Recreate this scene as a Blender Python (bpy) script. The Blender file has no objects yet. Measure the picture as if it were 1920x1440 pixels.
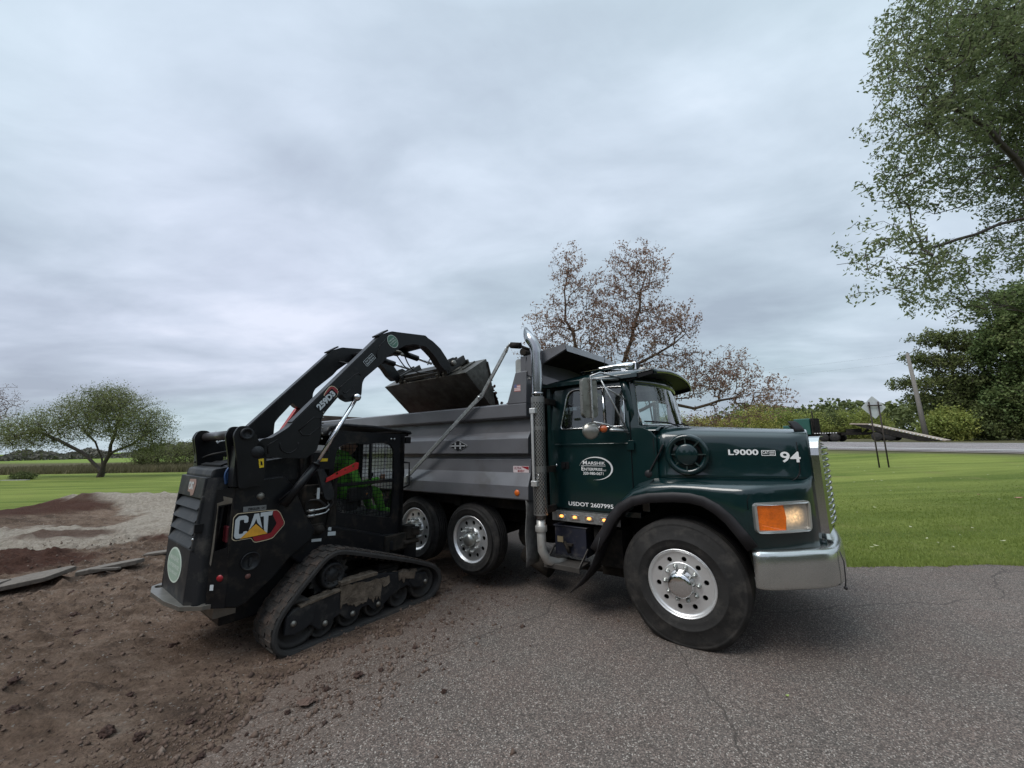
import bpy, bmesh, math, random
import numpy as np
from mathutils import Vector, Matrix, geometry, noise
R = math.radians
PI = math.pi
scene = bpy.context.scene
col = scene.collection

# ------------------------------------------------------------------ camera, sky, sun, exposure
CAM_H = 1.82
cam_d = bpy.data.cameras.new("camera")
cam_d.sensor_width = 36.0
cam_d.lens = 36.0 * 722.0 / 1920.0
cam_d.clip_start = 0.05
cam_d.clip_end = 5000.0
cam = bpy.data.objects.new("camera", cam_d)
col.objects.link(cam)
_p, _r = R(9.05), R(1.0)
_F = Vector((0, math.cos(_p), math.sin(_p)))
_U0 = Vector((0, -math.sin(_p), math.cos(_p)))
_R0 = Vector((1, 0, 0))
_Rt = _R0 * math.cos(_r) - _U0 * math.sin(_r)
_Up = _U0 * math.cos(_r) + _R0 * math.sin(_r)
cam.matrix_world = Matrix(((_Rt.x, _Up.x, -_F.x, 0), (_Rt.y, _Up.y, -_F.y, 0), (_Rt.z, _Up.z, -_F.z, CAM_H), (0, 0, 0, 1)))
scene.camera = cam
scene.view_settings.view_transform = 'Standard'
scene.view_settings.look = 'None'
scene.view_settings.gamma = 1.0
scene.view_settings.exposure = 0.40
scene.cycles.max_bounces = 6
scene.cycles.transparent_max_bounces = 12

SUN_EL, SUN_AZ = 52.0, -125.0      # azimuth clockwise from +Y
world = bpy.data.worlds.new("World")
scene.world = world
world.use_nodes = True
wt = world.node_tree
for n in list(wt.nodes):
    wt.nodes.remove(n)


def build_sky():
    N = wt.nodes.new
    L = wt.links.new
    out = N('ShaderNodeOutputWorld')
    bg = N('ShaderNodeBackground')
    L(bg.outputs[0], out.inputs[0])
    sky = N('ShaderNodeTexSky')
    sky.sky_type = 'NISHITA'
    sky.sun_disc = False
    sky.sun_elevation = R(SUN_EL)
    sky.sun_rotation = R(SUN_AZ)
    sky.dust_density = 2.0
    tc = N('ShaderNodeTexCoord')
    sep = N('ShaderNodeSeparateXYZ')
    L(tc.outputs['Generated'], sep.inputs[0])

    def m(op, a, b=None, c=None):
        n = N('ShaderNodeMath'); n.operation = op
        for i, q in enumerate((a, b, c)):
            if q is None:
                continue
            if isinstance(q, (int, float)):
                n.inputs[i].default_value = q
            else:
                L(q, n.inputs[i])
        return n.outputs[0]
    z = m('ADD', m('MAXIMUM', sep.outputs[2], 0.0), 0.17)
    cx = m('DIVIDE', sep.outputs[0], z)
    cy = m('DIVIDE', sep.outputs[1], z)
    comb = N('ShaderNodeCombineXYZ')
    L(cx, comb.inputs[0]); L(cy, comb.inputs[1])

    def noi(scale, det, rough, off, dist=0.0):
        mp = N('ShaderNodeMapping'); L(comb.outputs[0], mp.inputs[0])
        mp.inputs['Location'].default_value = off
        mp.inputs['Rotation'].default_value = (0, 0, R(28))
        mp.inputs['Scale'].default_value = (0.75, 1.15, 1)
        t = N('ShaderNodeTexNoise'); L(mp.outputs[0], t.inputs[0])
        t.inputs['Scale'].default_value = scale
        t.inputs['Detail'].default_value = det
        t.inputs['Roughness'].default_value = rough
        t.inputs['Distortion'].default_value = dist
        return t.outputs[0]
    a = noi(0.62, 5, 0.5, (3.1, 7.7, 0), 0.3)
    b = noi(2.1, 6, 0.55, (11, 2.3, 0), 0.25)
    c = noi(0.35, 2, 0.4, (-5, 1.4, 0))
    v = m('ADD', m('MULTIPLY', a, 0.62), m('MULTIPLY', b, 0.38))
    rmp = N('ShaderNodeValToRGB')
    L(v, rmp.inputs[0])
    e = rmp.color_ramp.elements
    e[0].position = 0.36; e[0].color = (0.352, 0.408, 0.480, 1)
    e[1].position = 0.63; e[1].color = (0.68, 0.748, 0.828, 1)
    q = e.new(0.46); q.color = (0.445, 0.518, 0.592, 1)
    q = e.new(0.55); q.color = (0.555, 0.632, 0.715, 1)
    # slow drift of hue between lavender and blue green cloud
    hue = N('ShaderNodeMixRGB'); hue.blend_type = 'MULTIPLY'
    h2 = N('ShaderNodeValToRGB'); L(c, h2.inputs[0])
    h2.color_ramp.elements[0].position = 0.40; h2.color_ramp.elements[0].color = (1.03, 0.99, 1.04, 1)
    h2.color_ramp.elements[1].position = 0.60; h2.color_ramp.elements[1].color = (0.96, 1.015, 0.995, 1)
    hue.inputs[0].default_value = 1.0
    L(rmp.outputs[0], hue.inputs[1]); L(h2.outputs[0], hue.inputs[2])
    # clear sky behind the overcast
    sc = N('ShaderNodeMixRGB'); sc.blend_type = 'MULTIPLY'; sc.inputs[0].default_value = 1.0
    L(sky.outputs[0], sc.inputs[1]); sc.inputs[2].default_value = (0.1, 0.1, 0.1, 1)
    mx = N('ShaderNodeMixRGB'); mx.inputs[0].default_value = 0.90
    L(sc.outputs[0], mx.inputs[1]); L(hue.outputs[0], mx.inputs[2])
    # cloud deck is brighter overhead, as an overcast sky is
    up = N('ShaderNodeMapRange'); L(sep.outputs[2], up.inputs[0])
    up.inputs[1].default_value = 0.10; up.inputs[2].default_value = 0.70
    up.inputs[3].default_value = 0.88; up.inputs[4].default_value = 1.06
    u2 = N('ShaderNodeMapRange'); L(sep.outputs[2], u2.inputs[0])
    u2.inputs[1].default_value = 0.80; u2.inputs[2].default_value = 1.0
    u2.inputs[3].default_value = 1.0; u2.inputs[4].default_value = 2.6
    up_out = m('MULTIPLY', up.outputs[0], u2.outputs[0])
    L(mx.outputs[0], bg.inputs[0]); L(up_out, bg.inputs[1])


build_sky()
sun_d = bpy.data.lights.new("sun", 'SUN')
sun_d.energy = 1.5
sun_d.angle = R(28)
sun_d.color = (1.0, 0.965, 0.92)
sun = bpy.data.objects.new("sun", sun_d)
col.objects.link(sun)
_az, _el = R(SUN_AZ), R(SUN_EL)
sdir = Vector((math.sin(_az) * math.cos(_el), math.cos(_az) * math.cos(_el), math.sin(_el)))
sun.rotation_euler = sdir.to_track_quat('Z', 'Y').to_euler()
sun.location = (-10, -10, 30)

# ------------------------------------------------------------------ helpers: objects and tags


def tag(o, label=None, cat=None, group=None, kind=None):
    if label: o['label'] = label
    if cat: o['category'] = cat
    if group: o['group'] = group
    if kind: o['kind'] = kind
    return o


def empty(name, loc=(0, 0, 0), rz=0.0, parent=None):
    o = bpy.data.objects.new(name, None)
    col.objects.link(o)
    o.location = loc
    o.rotation_euler = (0, 0, rz)
    o.empty_display_size = 0.2
    if parent: o.parent = parent
    return o


class MB:
    """collects shapes, builds ONE mesh object"""
    def __init__(s):
        s.v = []; s.f = []; s.mi = []; s.sm = []; s.M = None; s.mat = 0

    def add(s, verts, faces, smooth=False, mat=None):
        k = len(s.v)
        if s.M is not None:
            verts = [s.M @ Vector(p) for p in verts]
        s.v.extend([tuple(p) for p in verts])
        mm = s.mat if mat is None else mat
        for f in faces:
            s.f.append(tuple(i + k for i in f)); s.mi.append(mm); s.sm.append(smooth)
        return s

    def box(s, a, b, **kw):
        x0, y0, z0 = a; x1, y1, z1 = b
        vs = [(x0, y0, z0), (x1, y0, z0), (x1, y1, z0), (x0, y1, z0), (x0, y0, z1), (x1, y0, z1), (x1, y1, z1), (x0, y1, z1)]
        return s.add(vs, [(0, 3, 2, 1), (4, 5, 6, 7), (0, 1, 5, 4), (1, 2, 6, 5), (2, 3, 7, 6), (3, 0, 4, 7)], **kw)

    def obox(s, c, size, M3, **kw):
        hx, hy, hz = size[0] / 2, size[1] / 2, size[2] / 2
        vs = []
        for z in (-hz, hz):
            for x, y in ((-hx, -hy), (hx, -hy), (hx, hy), (-hx, hy)):
                vs.append(Vector(c) + M3 @ Vector((x, y, z)))
        return s.add(vs, [(0, 3, 2, 1), (4, 5, 6, 7), (0, 1, 5, 4), (1, 2, 6, 5), (2, 3, 7, 6), (3, 0, 4, 7)], **kw)

    def bar(s, p, q, w, h, up=(0, 0, 1), **kw):
        p = Vector(p); q = Vector(q); d = (q - p); L_ = d.length; d.normalize()
        y = Vector(up).cross(d)
        if y.length < 1e-4: y = Vector((0, 1, 0)).cross(d)
        y.normalize(); z = d.cross(y)
        M3 = Matrix((d, y, z)).transposed()
        return s.obox((p + q) / 2, (L_, w, h), M3, **kw)

    def tube(s, path, r, n=12, cap=True, smooth=True, **kw):
        path = [Vector(p) for p in path]
        rs = r if isinstance(r, (list, tuple)) else [r] * len(path)
        vs = []; fs = []
        prev = None
        for i, p in enumerate(path):
            if i == 0: d = path[1] - p
            elif i == len(path) - 1: d = p - path[i - 1]
            else: d = (path[i + 1] - p).normalized() + (p - path[i - 1]).normalized()
            if d.length < 1e-9: d = Vector((0, 0, 1))
            d.normalize()
            if prev is None:
                a = Vector((0, 0, 1)) if abs(d.z) < 0.9 else Vector((1, 0, 0))
                x = d.cross(a).normalized()
            else:
                x = prev - d * prev.dot(d)
                x.normalize()
            prev = x
            y = d.cross(x)
            for k in range(n):
                t = 2 * PI * k / n
                vs.append(p + (x * math.cos(t) + y * math.sin(t)) * rs[i])
        for i in range(len(path) - 1):
            for k in range(n):
                a = i * n + k; b = i * n + (k + 1) % n
                fs.append((a, b, b + n, a + n))
        s.add(vs, fs, smooth=smooth, **kw)
        if cap:
            m = len(path)
            s.f.append(tuple(len(s.v) - m * n + k for k in range(n))[::-1]); s.mi.append(s.mat if kw.get('mat') is None else kw['mat']); s.sm.append(False)
            s.f.append(tuple(len(s.v) - n + k for k in range(n))); s.mi.append(s.mat if kw.get('mat') is None else kw['mat']); s.sm.append(False)
        return s

    def lathe(s, prof, c, axis, n=48, smooth=True, **kw):
        """prof: list of (radius, height along axis)"""
        axis = Vector(axis).normalized()
        a = Vector((0, 0, 1)) if abs(axis.z) < 0.9 else Vector((1, 0, 0))
        x = axis.cross(a).normalized(); y = axis.cross(x)
        c = Vector(c); vs = []; fs = []
        for (r, h) in prof:
            for k in range(n):
                t = 2 * PI * k / n
                vs.append(c + axis * h + (x * math.cos(t) + y * math.sin(t)) * max(r, 1e-5))
        for i in range(len(prof) - 1):
            for k in range(n):
                p = i * n + k; q = i * n + (k + 1) % n
                fs.append((p, p + n, q + n, q))
        return s.add(vs, fs, smooth=smooth, **kw)

    def plate(s, outer, fn, thick, holes=(), single=False, **kw):
        """2D polygon with holes; fn(a,b)->point on front face; thick: vector from front to back"""
        loops = [[Vector((a, b, 0)) for a, b in outer]] + [[Vector((a, b, 0)) for a, b in h] for h in holes]
        tris = geometry.tessellate_polygon(loops)
        flat = [p for l in loops for p in l]
        n = len(flat); T = Vector(thick)
        fr = [Vector(fn(p.x, p.y)) for p in flat]
        bk = [p + T for p in fr]
        fs = []
        for t in tris:
            # orient so that the front normal opposes thick
            nn = (fr[t[1]] - fr[t[0]]).cross(fr[t[2]] - fr[t[0]])
            if nn.length < 1e-12: continue
            if nn.dot(T) > 0: t = (t[0], t[2], t[1])
            fs.append(tuple(t))
            if not single: fs.append((t[0] + n, t[2] + n, t[1] + n))
        if single: return s.add(fr, fs, **kw)
        k = 0
        for l in loops:
            m = len(l)
            for i in range(m):
                a = k + i; b = k + (i + 1) % m
                fs.append((a, b, b + n, a + n))
            k += m
        return s.add(fr + bk, fs, **kw)

    def grid(s, rows, closed_u=False, smooth=True, **kw):
        """rows: list of lists of points"""
        n = len(rows[0]); vs = [p for r in rows for p in r]; fs = []
        for i in range(len(rows) - 1):
            for k in range(n if closed_u else n - 1):
                a = i * n + k; b = i * n + (k + 1) % n
                fs.append((a, b, b + n, a + n))
        return s.add(vs, fs, smooth=smooth, **kw)

    def ball(s, c, r, n=12, m=8, sc=(1, 1, 1), **kw):
        rows = []
        for j in range(m + 1):
            ph = PI * j / m
            rows.append([(c[0] + r * sc[0] * math.sin(ph) * math.cos(2 * PI * k / n), c[1] + r * sc[1] * math.sin(ph) * math.sin(2 * PI * k / n), c[2] + r * sc[2] * math.cos(ph)) for k in range(n)])
        return s.grid(rows, closed_u=True, **kw)

    def parts(s):
        """one MB for every separate piece"""
        par = list(range(len(s.v)))
        def find(a):
            while par[a] != a:
                par[a] = par[par[a]]; a = par[a]
            return a
        for f in s.f:
            r0 = find(f[0])
            for i in f[1:]: par[find(i)] = r0
        out = {}
        for f, mi, sm in zip(s.f, s.mi, s.sm):
            m_, ix = out.setdefault(find(f[0]), (MB(), {}))
            g = []
            for i in f:
                if i not in ix: ix[i] = len(m_.v); m_.v.append(s.v[i])
                g.append(ix[i])
            m_.f.append(tuple(g)); m_.mi.append(mi); m_.sm.append(sm)
        return [m_ for m_, ix in out.values()]

    def build_each(s, name, mats, parent=None, **k):
        return [m_.build(name, mats, parent, **k) for m_ in s.parts()]

    def build(s, name, mats, parent=None, bevel=0.0, seg=2, recalc=True, solid=0.0, sub=0, auto=False):
        me = bpy.data.meshes.new(name)
        me.from_pydata(s.v, [], s.f)
        if not isinstance(mats, (list, tuple)): mats = [mats]
        for m in mats: me.materials.append(m)
        me.polygons.foreach_set('material_index', s.mi)
        me.polygons.foreach_set('use_smooth', s.sm)
        me.update()
        if recalc:
            bm = bmesh.new(); bm.from_mesh(me)
            bmesh.ops.remove_doubles(bm, verts=bm.verts, dist=1e-5)
            bmesh.ops.recalc_face_normals(bm, faces=bm.faces)
            bm.to_mesh(me); bm.free()
        o = bpy.data.objects.new(name, me)
        col.objects.link(o)
        if parent: o.parent = parent
        if solid:
            md = o.modifiers.new('solid', 'SOLIDIFY'); md.thickness = solid; md.offset = 0
        if bevel:
            md = o.modifiers.new('bevel', 'BEVEL'); md.width = bevel; md.segments = seg; md.limit_method = 'ANGLE'; md.angle_limit = R(35)
            md.harden_normals = False
        if sub:
            md = o.modifiers.new('sub', 'SUBSURF'); md.levels = sub; md.render_levels = sub
        return o


def np_mesh(name, verts, faces, mat, parent=None, attr=None, smooth=False):
    """fast mesh from numpy; faces (M,k)"""
    me = bpy.data.meshes.new(name)
    V = np.asarray(verts, dtype=np.float32); Fc = np.asarray(faces, dtype=np.int32)
    me.vertices.add(len(V)); me.vertices.foreach_set('co', V.ravel())
    m, k = Fc.shape
    me.loops.add(m * k); me.loops.foreach_set('vertex_index', Fc.ravel())
    me.polygons.add(m)
    me.polygons.foreach_set('loop_start', np.arange(0, m * k, k, dtype=np.int32))
    me.polygons.foreach_set('loop_total', np.full(m, k, dtype=np.int32))
    if smooth: me.polygons.foreach_set('use_smooth', np.ones(m, dtype=bool))
    me.update(calc_edges=True)
    if attr is not None:
        at = me.attributes.new('rnd', 'FLOAT', 'FACE')
        at.data.foreach_set('value', np.asarray(attr, dtype=np.float32))
    me.materials.append(mat)
    me.validate()
    o = bpy.data.objects.new(name, me)
    col.objects.link(o)
    if parent: o.parent = parent
    return o


def rrect(x0, y0, x1, y1, r, n=4):
    pts = []
    for cx, cy, a0 in ((x1 - r, y1 - r, 0), (x0 + r, y1 - r, 90), (x0 + r, y0 + r, 180), (x1 - r, y0 + r, 270)):
        for i in range(n + 1):
            t = R(a0 + 90 * i / n)
            pts.append((cx + r * math.cos(t), cy + r * math.sin(t)))
    return pts


def roundpoly(pts, r, n=4):
    """round the corners of a 2D polygon"""
    out = []
    m = len(pts)
    for i in range(m):
        p0 = Vector(pts[i - 1]); p = Vector(pts[i]); p1 = Vector(pts[(i + 1) % m])
        rr = r[i] if isinstance(r, (list, tuple)) else r
        a = (p0 - p); b = (p1 - p)
        la = min(rr, a.length * 0.45); lb = min(rr, b.length * 0.45)
        A = p + a.normalized() * la; B = p + b.normalized() * lb
        if rr <= 0:
            out.append(tuple(p)); continue
        for k in range(n + 1):
            t = k / n
            q = A * (1 - t) ** 2 + p * 2 * t * (1 - t) + B * t ** 2
            out.append((q.x, q.y))
    return out


def circ(cx, cy, r, n=24, ry=None, a0=0):
    ry = ry or r
    return [(cx + r * math.cos(a0 + 2 * PI * k / n), cy + ry * math.sin(a0 + 2 * PI * k / n)) for k in range(n)]


def lerp(a, b, t): return a + (b - a) * t


def interp(x, tab):
    if x <= tab[0][0]: return tab[0][1]
    for (a, va), (b, vb) in zip(tab, tab[1:]):
        if x <= b: return va + (vb - va) * (x - a) / (b - a)
    return tab[-1][1]


def text_geo(s, height=1.0, width=None, bold=0.02, ext=0.0, font_shear=0.0, spacing=1.0, smallcaps=None):
    """returns (verts, faces) of a text laid in XY, cap height = height, left bottom at 0,0"""
    cu = bpy.data.curves.new('t', 'FONT')
    cu.body = s; cu.size = 1.0; cu.offset = bold; cu.extrude = ext; cu.shear = font_shear; cu.space_character = spacing
    cu.resolution_u = 3
    ob = bpy.data.objects.new('t', cu)
    col.objects.link(ob)
    bpy.context.view_layer.update()
    dg = bpy.context.evaluated_depsgraph_get()
    me = bpy.data.meshes.new_from_object(ob.evaluated_get(dg))
    V = [v.co.copy() for v in me.vertices]; Fc = [tuple(p.vertices) for p in me.polygons]
    bpy.data.objects.remove(ob); bpy.data.curves.remove(cu); bpy.data.meshes.remove(me)
    if not V: return [], []
    x0 = min(v.x for v in V); x1 = max(v.x for v in V)
    y0 = min(v.y for v in V); y1 = max(v.y for v in V)
    sy = height / (y1 - y0); sx = (width / (x1 - x0)) if width else sy
    return [Vector(((v.x - x0) * sx, (v.y - y0) * sy, v.z)) for v in V], Fc


# ------------------------------------------------------------------ materials
def newmat(name):
    m = bpy.data.materials.new(name); m.use_nodes = True
    nt = m.node_tree
    b = nt.nodes['Principled BSDF']
    return m, nt, b


def mat(name, color, rough=0.5, metal=0.0, coat=0.0, spec=0.5, var=0.0, vscale=6.0, dirt=None, dirt_amt=0.0, dscale=3.0, bump=0.0, bscale=60.0, rvar=0.0, emis=None, emis_s=0.0):
    m, nt, b = newmat(name)
    N = nt.nodes.new; L = nt.links.new
    c = (*color, 1)
    b.inputs['Base Color'].default_value = c
    b.inputs['Roughness'].default_value = rough
    b.inputs['Metallic'].default_value = metal
    b.inputs['Coat Weight'].default_value = coat
    b.inputs['Coat Roughness'].default_value = 0.06
    b.inputs['Specular IOR Level'].default_value = spec
    tc = N('ShaderNodeTexCoord')
    src = None
    if var > 0 or rvar > 0:
        n1 = N('ShaderNodeTexNoise'); n1.inputs['Scale'].default_value = vscale; n1.inputs['Detail'].default_value = 8; n1.inputs['Roughness'].default_value = 0.6
        L(tc.outputs['Object'], n1.inputs[0])
        if var > 0:
            r = N('ShaderNodeValToRGB'); L(n1.outputs[0], r.inputs[0])
            r.color_ramp.elements[0].position = 0.3; r.color_ramp.elements[1].position = 0.7
            r.color_ramp.elements[0].color = (*[x * (1 - var) for x in color], 1)
            r.color_ramp.elements[1].color = (*[min(1, x * (1 + var)) for x in color], 1)
            src = r.outputs[0]
        if rvar > 0:
            mr = N('ShaderNodeMapRange'); L(n1.outputs[0], mr.inputs[0])
            mr.inputs[1].default_value = 0.3; mr.inputs[2].default_value = 0.7
            mr.inputs[3].default_value = max(0.02, rough - rvar); mr.inputs[4].default_value = min(1, rough + rvar)
            L(mr.outputs[0], b.inputs['Roughness'])
    if dirt is not None:
        n2 = N('ShaderNodeTexNoise'); n2.inputs['Scale'].default_value = dscale; n2.inputs['Detail'].default_value = 10; n2.inputs['Roughness'].default_value = 0.68
        L(tc.outputs['Object'], n2.inputs[0])
        mr = N('ShaderNodeMapRange'); L(n2.outputs[0], mr.inputs[0])
        mr.inputs[1].default_value = 0.62 - dirt_amt * 0.35; mr.inputs[2].default_value = 0.72 - dirt_amt * 0.2
        mr.inputs[3].default_value = 0; mr.inputs[4].default_value = min(1.0, 0.35 + dirt_amt)
        mx = N('ShaderNodeMixRGB'); L(mr.outputs[0], mx.inputs[0])
        if src is not None: L(src, mx.inputs[1])
        else: mx.inputs[1].default_value = c
        mx.inputs[2].default_value = (*dirt, 1)
        src = mx.outputs[0]
    if src is not None: L(src, b.inputs['Base Color'])
    if bump > 0:
        n3 = N('ShaderNodeTexNoise'); n3.inputs['Scale'].default_value = bscale; n3.inputs['Detail'].default_value = 6
        L(tc.outputs['Object'], n3.inputs[0])
        bp = N('ShaderNodeBump'); bp.inputs['Strength'].default_value = bump; bp.inputs['Distance'].default_value = 0.01
        L(n3.outputs[0], bp.inputs['Height']); L(bp.outputs[0], b.inputs['Normal'])
    if emis:
        b.inputs['Emission Color'].default_value = (*emis, 1); b.inputs['Emission Strength'].default_value = emis_s
    return m


def leafmat(name, cols, rough=0.6, trans=0.25, nscale=0.6):
    """leaf colour from the per-leaf random attribute and a slow drift through the crown"""
    m, nt, b = newmat(name)
    N = nt.nodes.new; L = nt.links.new
    at = N('ShaderNodeAttribute'); at.attribute_name = 'rnd'
    tc = N('ShaderNodeTexCoord')
    no = N('ShaderNodeTexNoise'); no.inputs['Scale'].default_value = nscale; no.inputs['Detail'].default_value = 3
    L(tc.outputs['Object'], no.inputs[0])
    ma = N('ShaderNodeMath'); ma.operation = 'MULTIPLY_ADD'; L(no.outputs[0], ma.inputs[0]); ma.inputs[1].default_value = 1.3; ma.inputs[2].default_value = -0.35
    mm = N('ShaderNodeMath'); mm.operation = 'MULTIPLY_ADD'; L(at.outputs['Fac'], mm.inputs[0]); mm.inputs[1].default_value = 0.5
    L(ma.outputs[0], mm.inputs[2])
    ms = N('ShaderNodeMath'); ms.operation = 'MULTIPLY'; L(mm.outputs[0], ms.inputs[0]); ms.inputs[1].default_value = 0.85
    r = N('ShaderNodeValToRGB'); L(ms.outputs[0], r.inputs[0])
    els = r.color_ramp.elements
    n = len(cols)
    els[0].position = 0.05; els[0].color = (*cols[0], 1)
    els[1].position = 0.95; els[1].color = (*cols[-1], 1)
    for i in range(1, n - 1):
        e = els.new(0.05 + 0.9 * i / (n - 1)); e.color = (*cols[i], 1)
    L(r.outputs[0], b.inputs['Base Color'])
    b.inputs['Roughness'].default_value = rough
    b.inputs['Specular IOR Level'].default_value = 0.3
    tr = N('ShaderNodeBsdfTranslucent'); L(r.outputs[0], tr.inputs[0])
    mx = N('ShaderNodeMixShader'); mx.inputs[0].default_value = trans
    out = nt.nodes['Material Output']
    L(b.outputs[0], mx.inputs[1]); L(tr.outputs[0], mx.inputs[2]); L(mx.outputs[0], out.inputs[0])
    return m


def glassmat(name, tint=(0.8, 0.85, 0.85), refl=1.0, dark=0.0, top=0.95):
    m, nt, b = newmat(name)
    N = nt.nodes.new; L = nt.links.new
    out = nt.nodes['Material Output']
    t = N('ShaderNodeBsdfTransparent'); t.inputs[0].default_value = (*tint, 1)
    g = N('ShaderNodeBsdfGlossy'); g.inputs['Roughness'].default_value = 0.02; g.inputs[0].default_value = (refl, refl, refl, 1)
    fr = N('ShaderNodeFresnel'); fr.inputs[0].default_value = 1.5
    mr = N('ShaderNodeMapRange'); L(fr.outputs[0], mr.inputs[0]); mr.inputs[1].default_value = 0; mr.inputs[2].default_value = 0.7
    mr.inputs[3].default_value = 0.05 + dark; mr.inputs[4].default_value = top
    mx = N('ShaderNodeMixShader'); L(mr.outputs[0], mx.inputs[0]); L(t.outputs[0], mx.inputs[1]); L(g.outputs[0], mx.inputs[2])
    L(mx.outputs[0], out.inputs[0])
    return m


DUST = (0.10, 0.075, 0.055)
M = {}
M['green'] = mat('green_paint', (0.0018, 0.0155, 0.0168), 0.3, 0, coat=1.0, spec=0.25, var=0.10, vscale=2.0)
M['bed'] = mat('bed_grey_paint', (0.130, 0.131, 0.143), 0.38, 0.15, coat=0.6, spec=0.4, var=0.10, vscale=1.3, dirt=(0.09, 0.085, 0.08), dirt_amt=0.25, dscale=1.8, rvar=0.1)
M['bedin'] = mat('bed_inside_steel', (0.12, 0.085, 0.065), 0.7, 0.2, var=0.3, vscale=4, dirt=(0.07, 0.045, 0.03), dirt_amt=0.5)
M['black'] = mat('black_plastic', (0.008, 0.008, 0.009), 0.55, spec=0.2, var=0.2)
M['rubber'] = mat('flare_rubber', (0.017, 0.016, 0.018), 0.5, spec=0.35, var=0.25, vscale=8)
M['tyre'] = mat('tyre_rubber', (0.019, 0.018, 0.0175), 0.75, spec=0.3, var=0.25, vscale=9, dirt=(0.055, 0.05, 0.045), dirt_amt=0.35, dscale=6, bump=0.15, bscale=40)
M['chrome'] = mat('chrome', (0.80, 0.80, 0.80), 0.10, 1.0)
M['alu'] = mat('polished_aluminium', (0.86, 0.86, 0.86), 0.38, 0.85, var=0.05, vscale=3)
M['dull'] = mat('dull_steel', (0.42, 0.43, 0.41), 0.34, 0.85, var=0.15, vscale=5, rvar=0.12, dirt=(0.25, 0.27, 0.24), dirt_amt=0.3, dscale=4)
M['bumper'] = mat('bumper_steel', (0.60, 0.615, 0.595), 0.22, 0.95, var=0.08, vscale=2, dirt=(0.36, 0.38, 0.36), dirt_amt=0.25, dscale=2.2)
M['galv'] = mat('galvanised', (0.45, 0.46, 0.46), 0.35, 0.8, var=0.2, vscale=30, rvar=0.1)
M['frame'] = mat('frame_black', (0.012, 0.011, 0.010), 0.8, spec=0.2, var=0.3, dirt=(0.045, 0.036, 0.028), dirt_amt=0.4, dscale=4)
M['white'] = mat('white_vinyl', (0.78, 0.78, 0.78), 0.4)
M['amber'] = mat('amber_lens', (0.60, 0.115, 0.004), 0.2, coat=1, var=0.4, vscale=14, bump=0.5, bscale=70, emis=(1.0, 0.20, 0.005), emis_s=0.07)
M['amberlit'] = mat('amber_lamp_lit', (0.8, 0.25, 0.04), 0.2, emis=(1.0, 0.42, 0.10), emis_s=1.6)
M['interior'] = mat('cab_interior', (0.03, 0.03, 0.032), 0.8, var=0.3)
M['seat'] = mat('seat_cloth', (0.09, 0.09, 0.095), 0.9, var=0.3, bump=0.3)
M['glass'] = glassmat('window_glass', (0.62, 0.68, 0.68))
M['wglass'] = glassmat('windshield_glass', (0.72, 0.80, 0.80))
M['cglass'] = glassmat('dusty_cab_glass', (0.88, 0.90, 0.89), refl=0.35, top=0.25)
M['mirror'] = mat('mirror_back', (0.32, 0.31, 0.28), 0.32, 0.85, var=0.2, vscale=8, rvar=0.1)
M['cat'] = mat('loader_black_paint', (0.0065, 0.007, 0.0085), 0.40, 0, spec=0.25, var=0.25, vscale=3, dirt=(0.036, 0.030, 0.024), dirt_amt=0.28, dscale=7, rvar=0.12)
M['catarm'] = mat('loader_arm_paint', (0.006, 0.006, 0.007), 0.36, 0, spec=0.28, var=0.25, vscale=4, dirt=(0.025, 0.022, 0.020), dirt_amt=0.18, dscale=6, rvar=0.10)
M['catgrey'] = mat('loader_hood_grey', (0.015, 0.016, 0.0185), 0.5, 0, spec=0.3, var=0.2, vscale=4, dirt=(0.07, 0.065, 0.058), dirt_amt=0.3, dscale=6)
M['track'] = mat('track_rubber', (0.032, 0.030, 0.029), 0.8, var=0.3, vscale=7, dirt=(0.065, 0.05, 0.04), dirt_amt=0.25, dscale=3, bump=0.3, bscale=30)
M['tread'] = mat('muddy_tread', (0.030, 0.026, 0.023), 0.9, var=0.35, vscale=9, dirt=(0.075, 0.050, 0.038), dirt_amt=0.45, dscale=9, bump=0.8, bscale=45)
M['mud'] = mat('caked_mud', (0.135, 0.105, 0.078), 0.95, var=0.35, vscale=14, dirt=(0.05, 0.035, 0.025), dirt_amt=0.4, dscale=12, bump=0.9, bscale=50)
M['bucket'] = mat('bucket_steel', (0.105, 0.102, 0.092), 0.45, 0.5, var=0.5, vscale=7, dirt=(0.050, 0.045, 0.036), dirt_amt=0.55, dscale=5, rvar=0.15, bump=0.08)
M['worn'] = mat('worn_steel', (0.21, 0.20, 0.18), 0.42, 0.7, var=0.25, vscale=7, dirt=(0.12, 0.10, 0.08), dirt_amt=0.4)
M['rod'] = mat('chromed_rod', (0.75, 0.75, 0.77), 0.12, 1.0)
M['red'] = mat('red_paint', (0.42, 0.012, 0.012), 0.4, var=0.25, vscale=9, dirt=(0.12, 0.04, 0.03), dirt_amt=0.2)
M['reddec'] = mat('red_vinyl', (0.26, 0.010, 0.018), 0.4)
M['yellow'] = mat('yellow_vinyl', (0.72, 0.50, 0.015), 0.4)
M['gold'] = mat('gold_vinyl', (0.70, 0.34, 0.03), 0.4, var=0.25, vscale=10)
M['cream'] = mat('cream_vinyl', (0.62, 0.52, 0.36), 0.4)
M['catwhite'] = mat('silver_white_vinyl', (0.52, 0.56, 0.58), 0.4)
M['grndec'] = mat('green_round_decal', (0.07, 0.17, 0.12), 0.45, var=0.2)
M['greydec'] = mat('pale_green_decal', (0.28, 0.38, 0.31), 0.45, var=0.1)
M['hose'] = mat('hydraulic_hose', (0.015, 0.015, 0.016), 0.5)
M['blue'] = mat('blue_hose', (0.02, 0.06, 0.16), 0.5)
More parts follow.
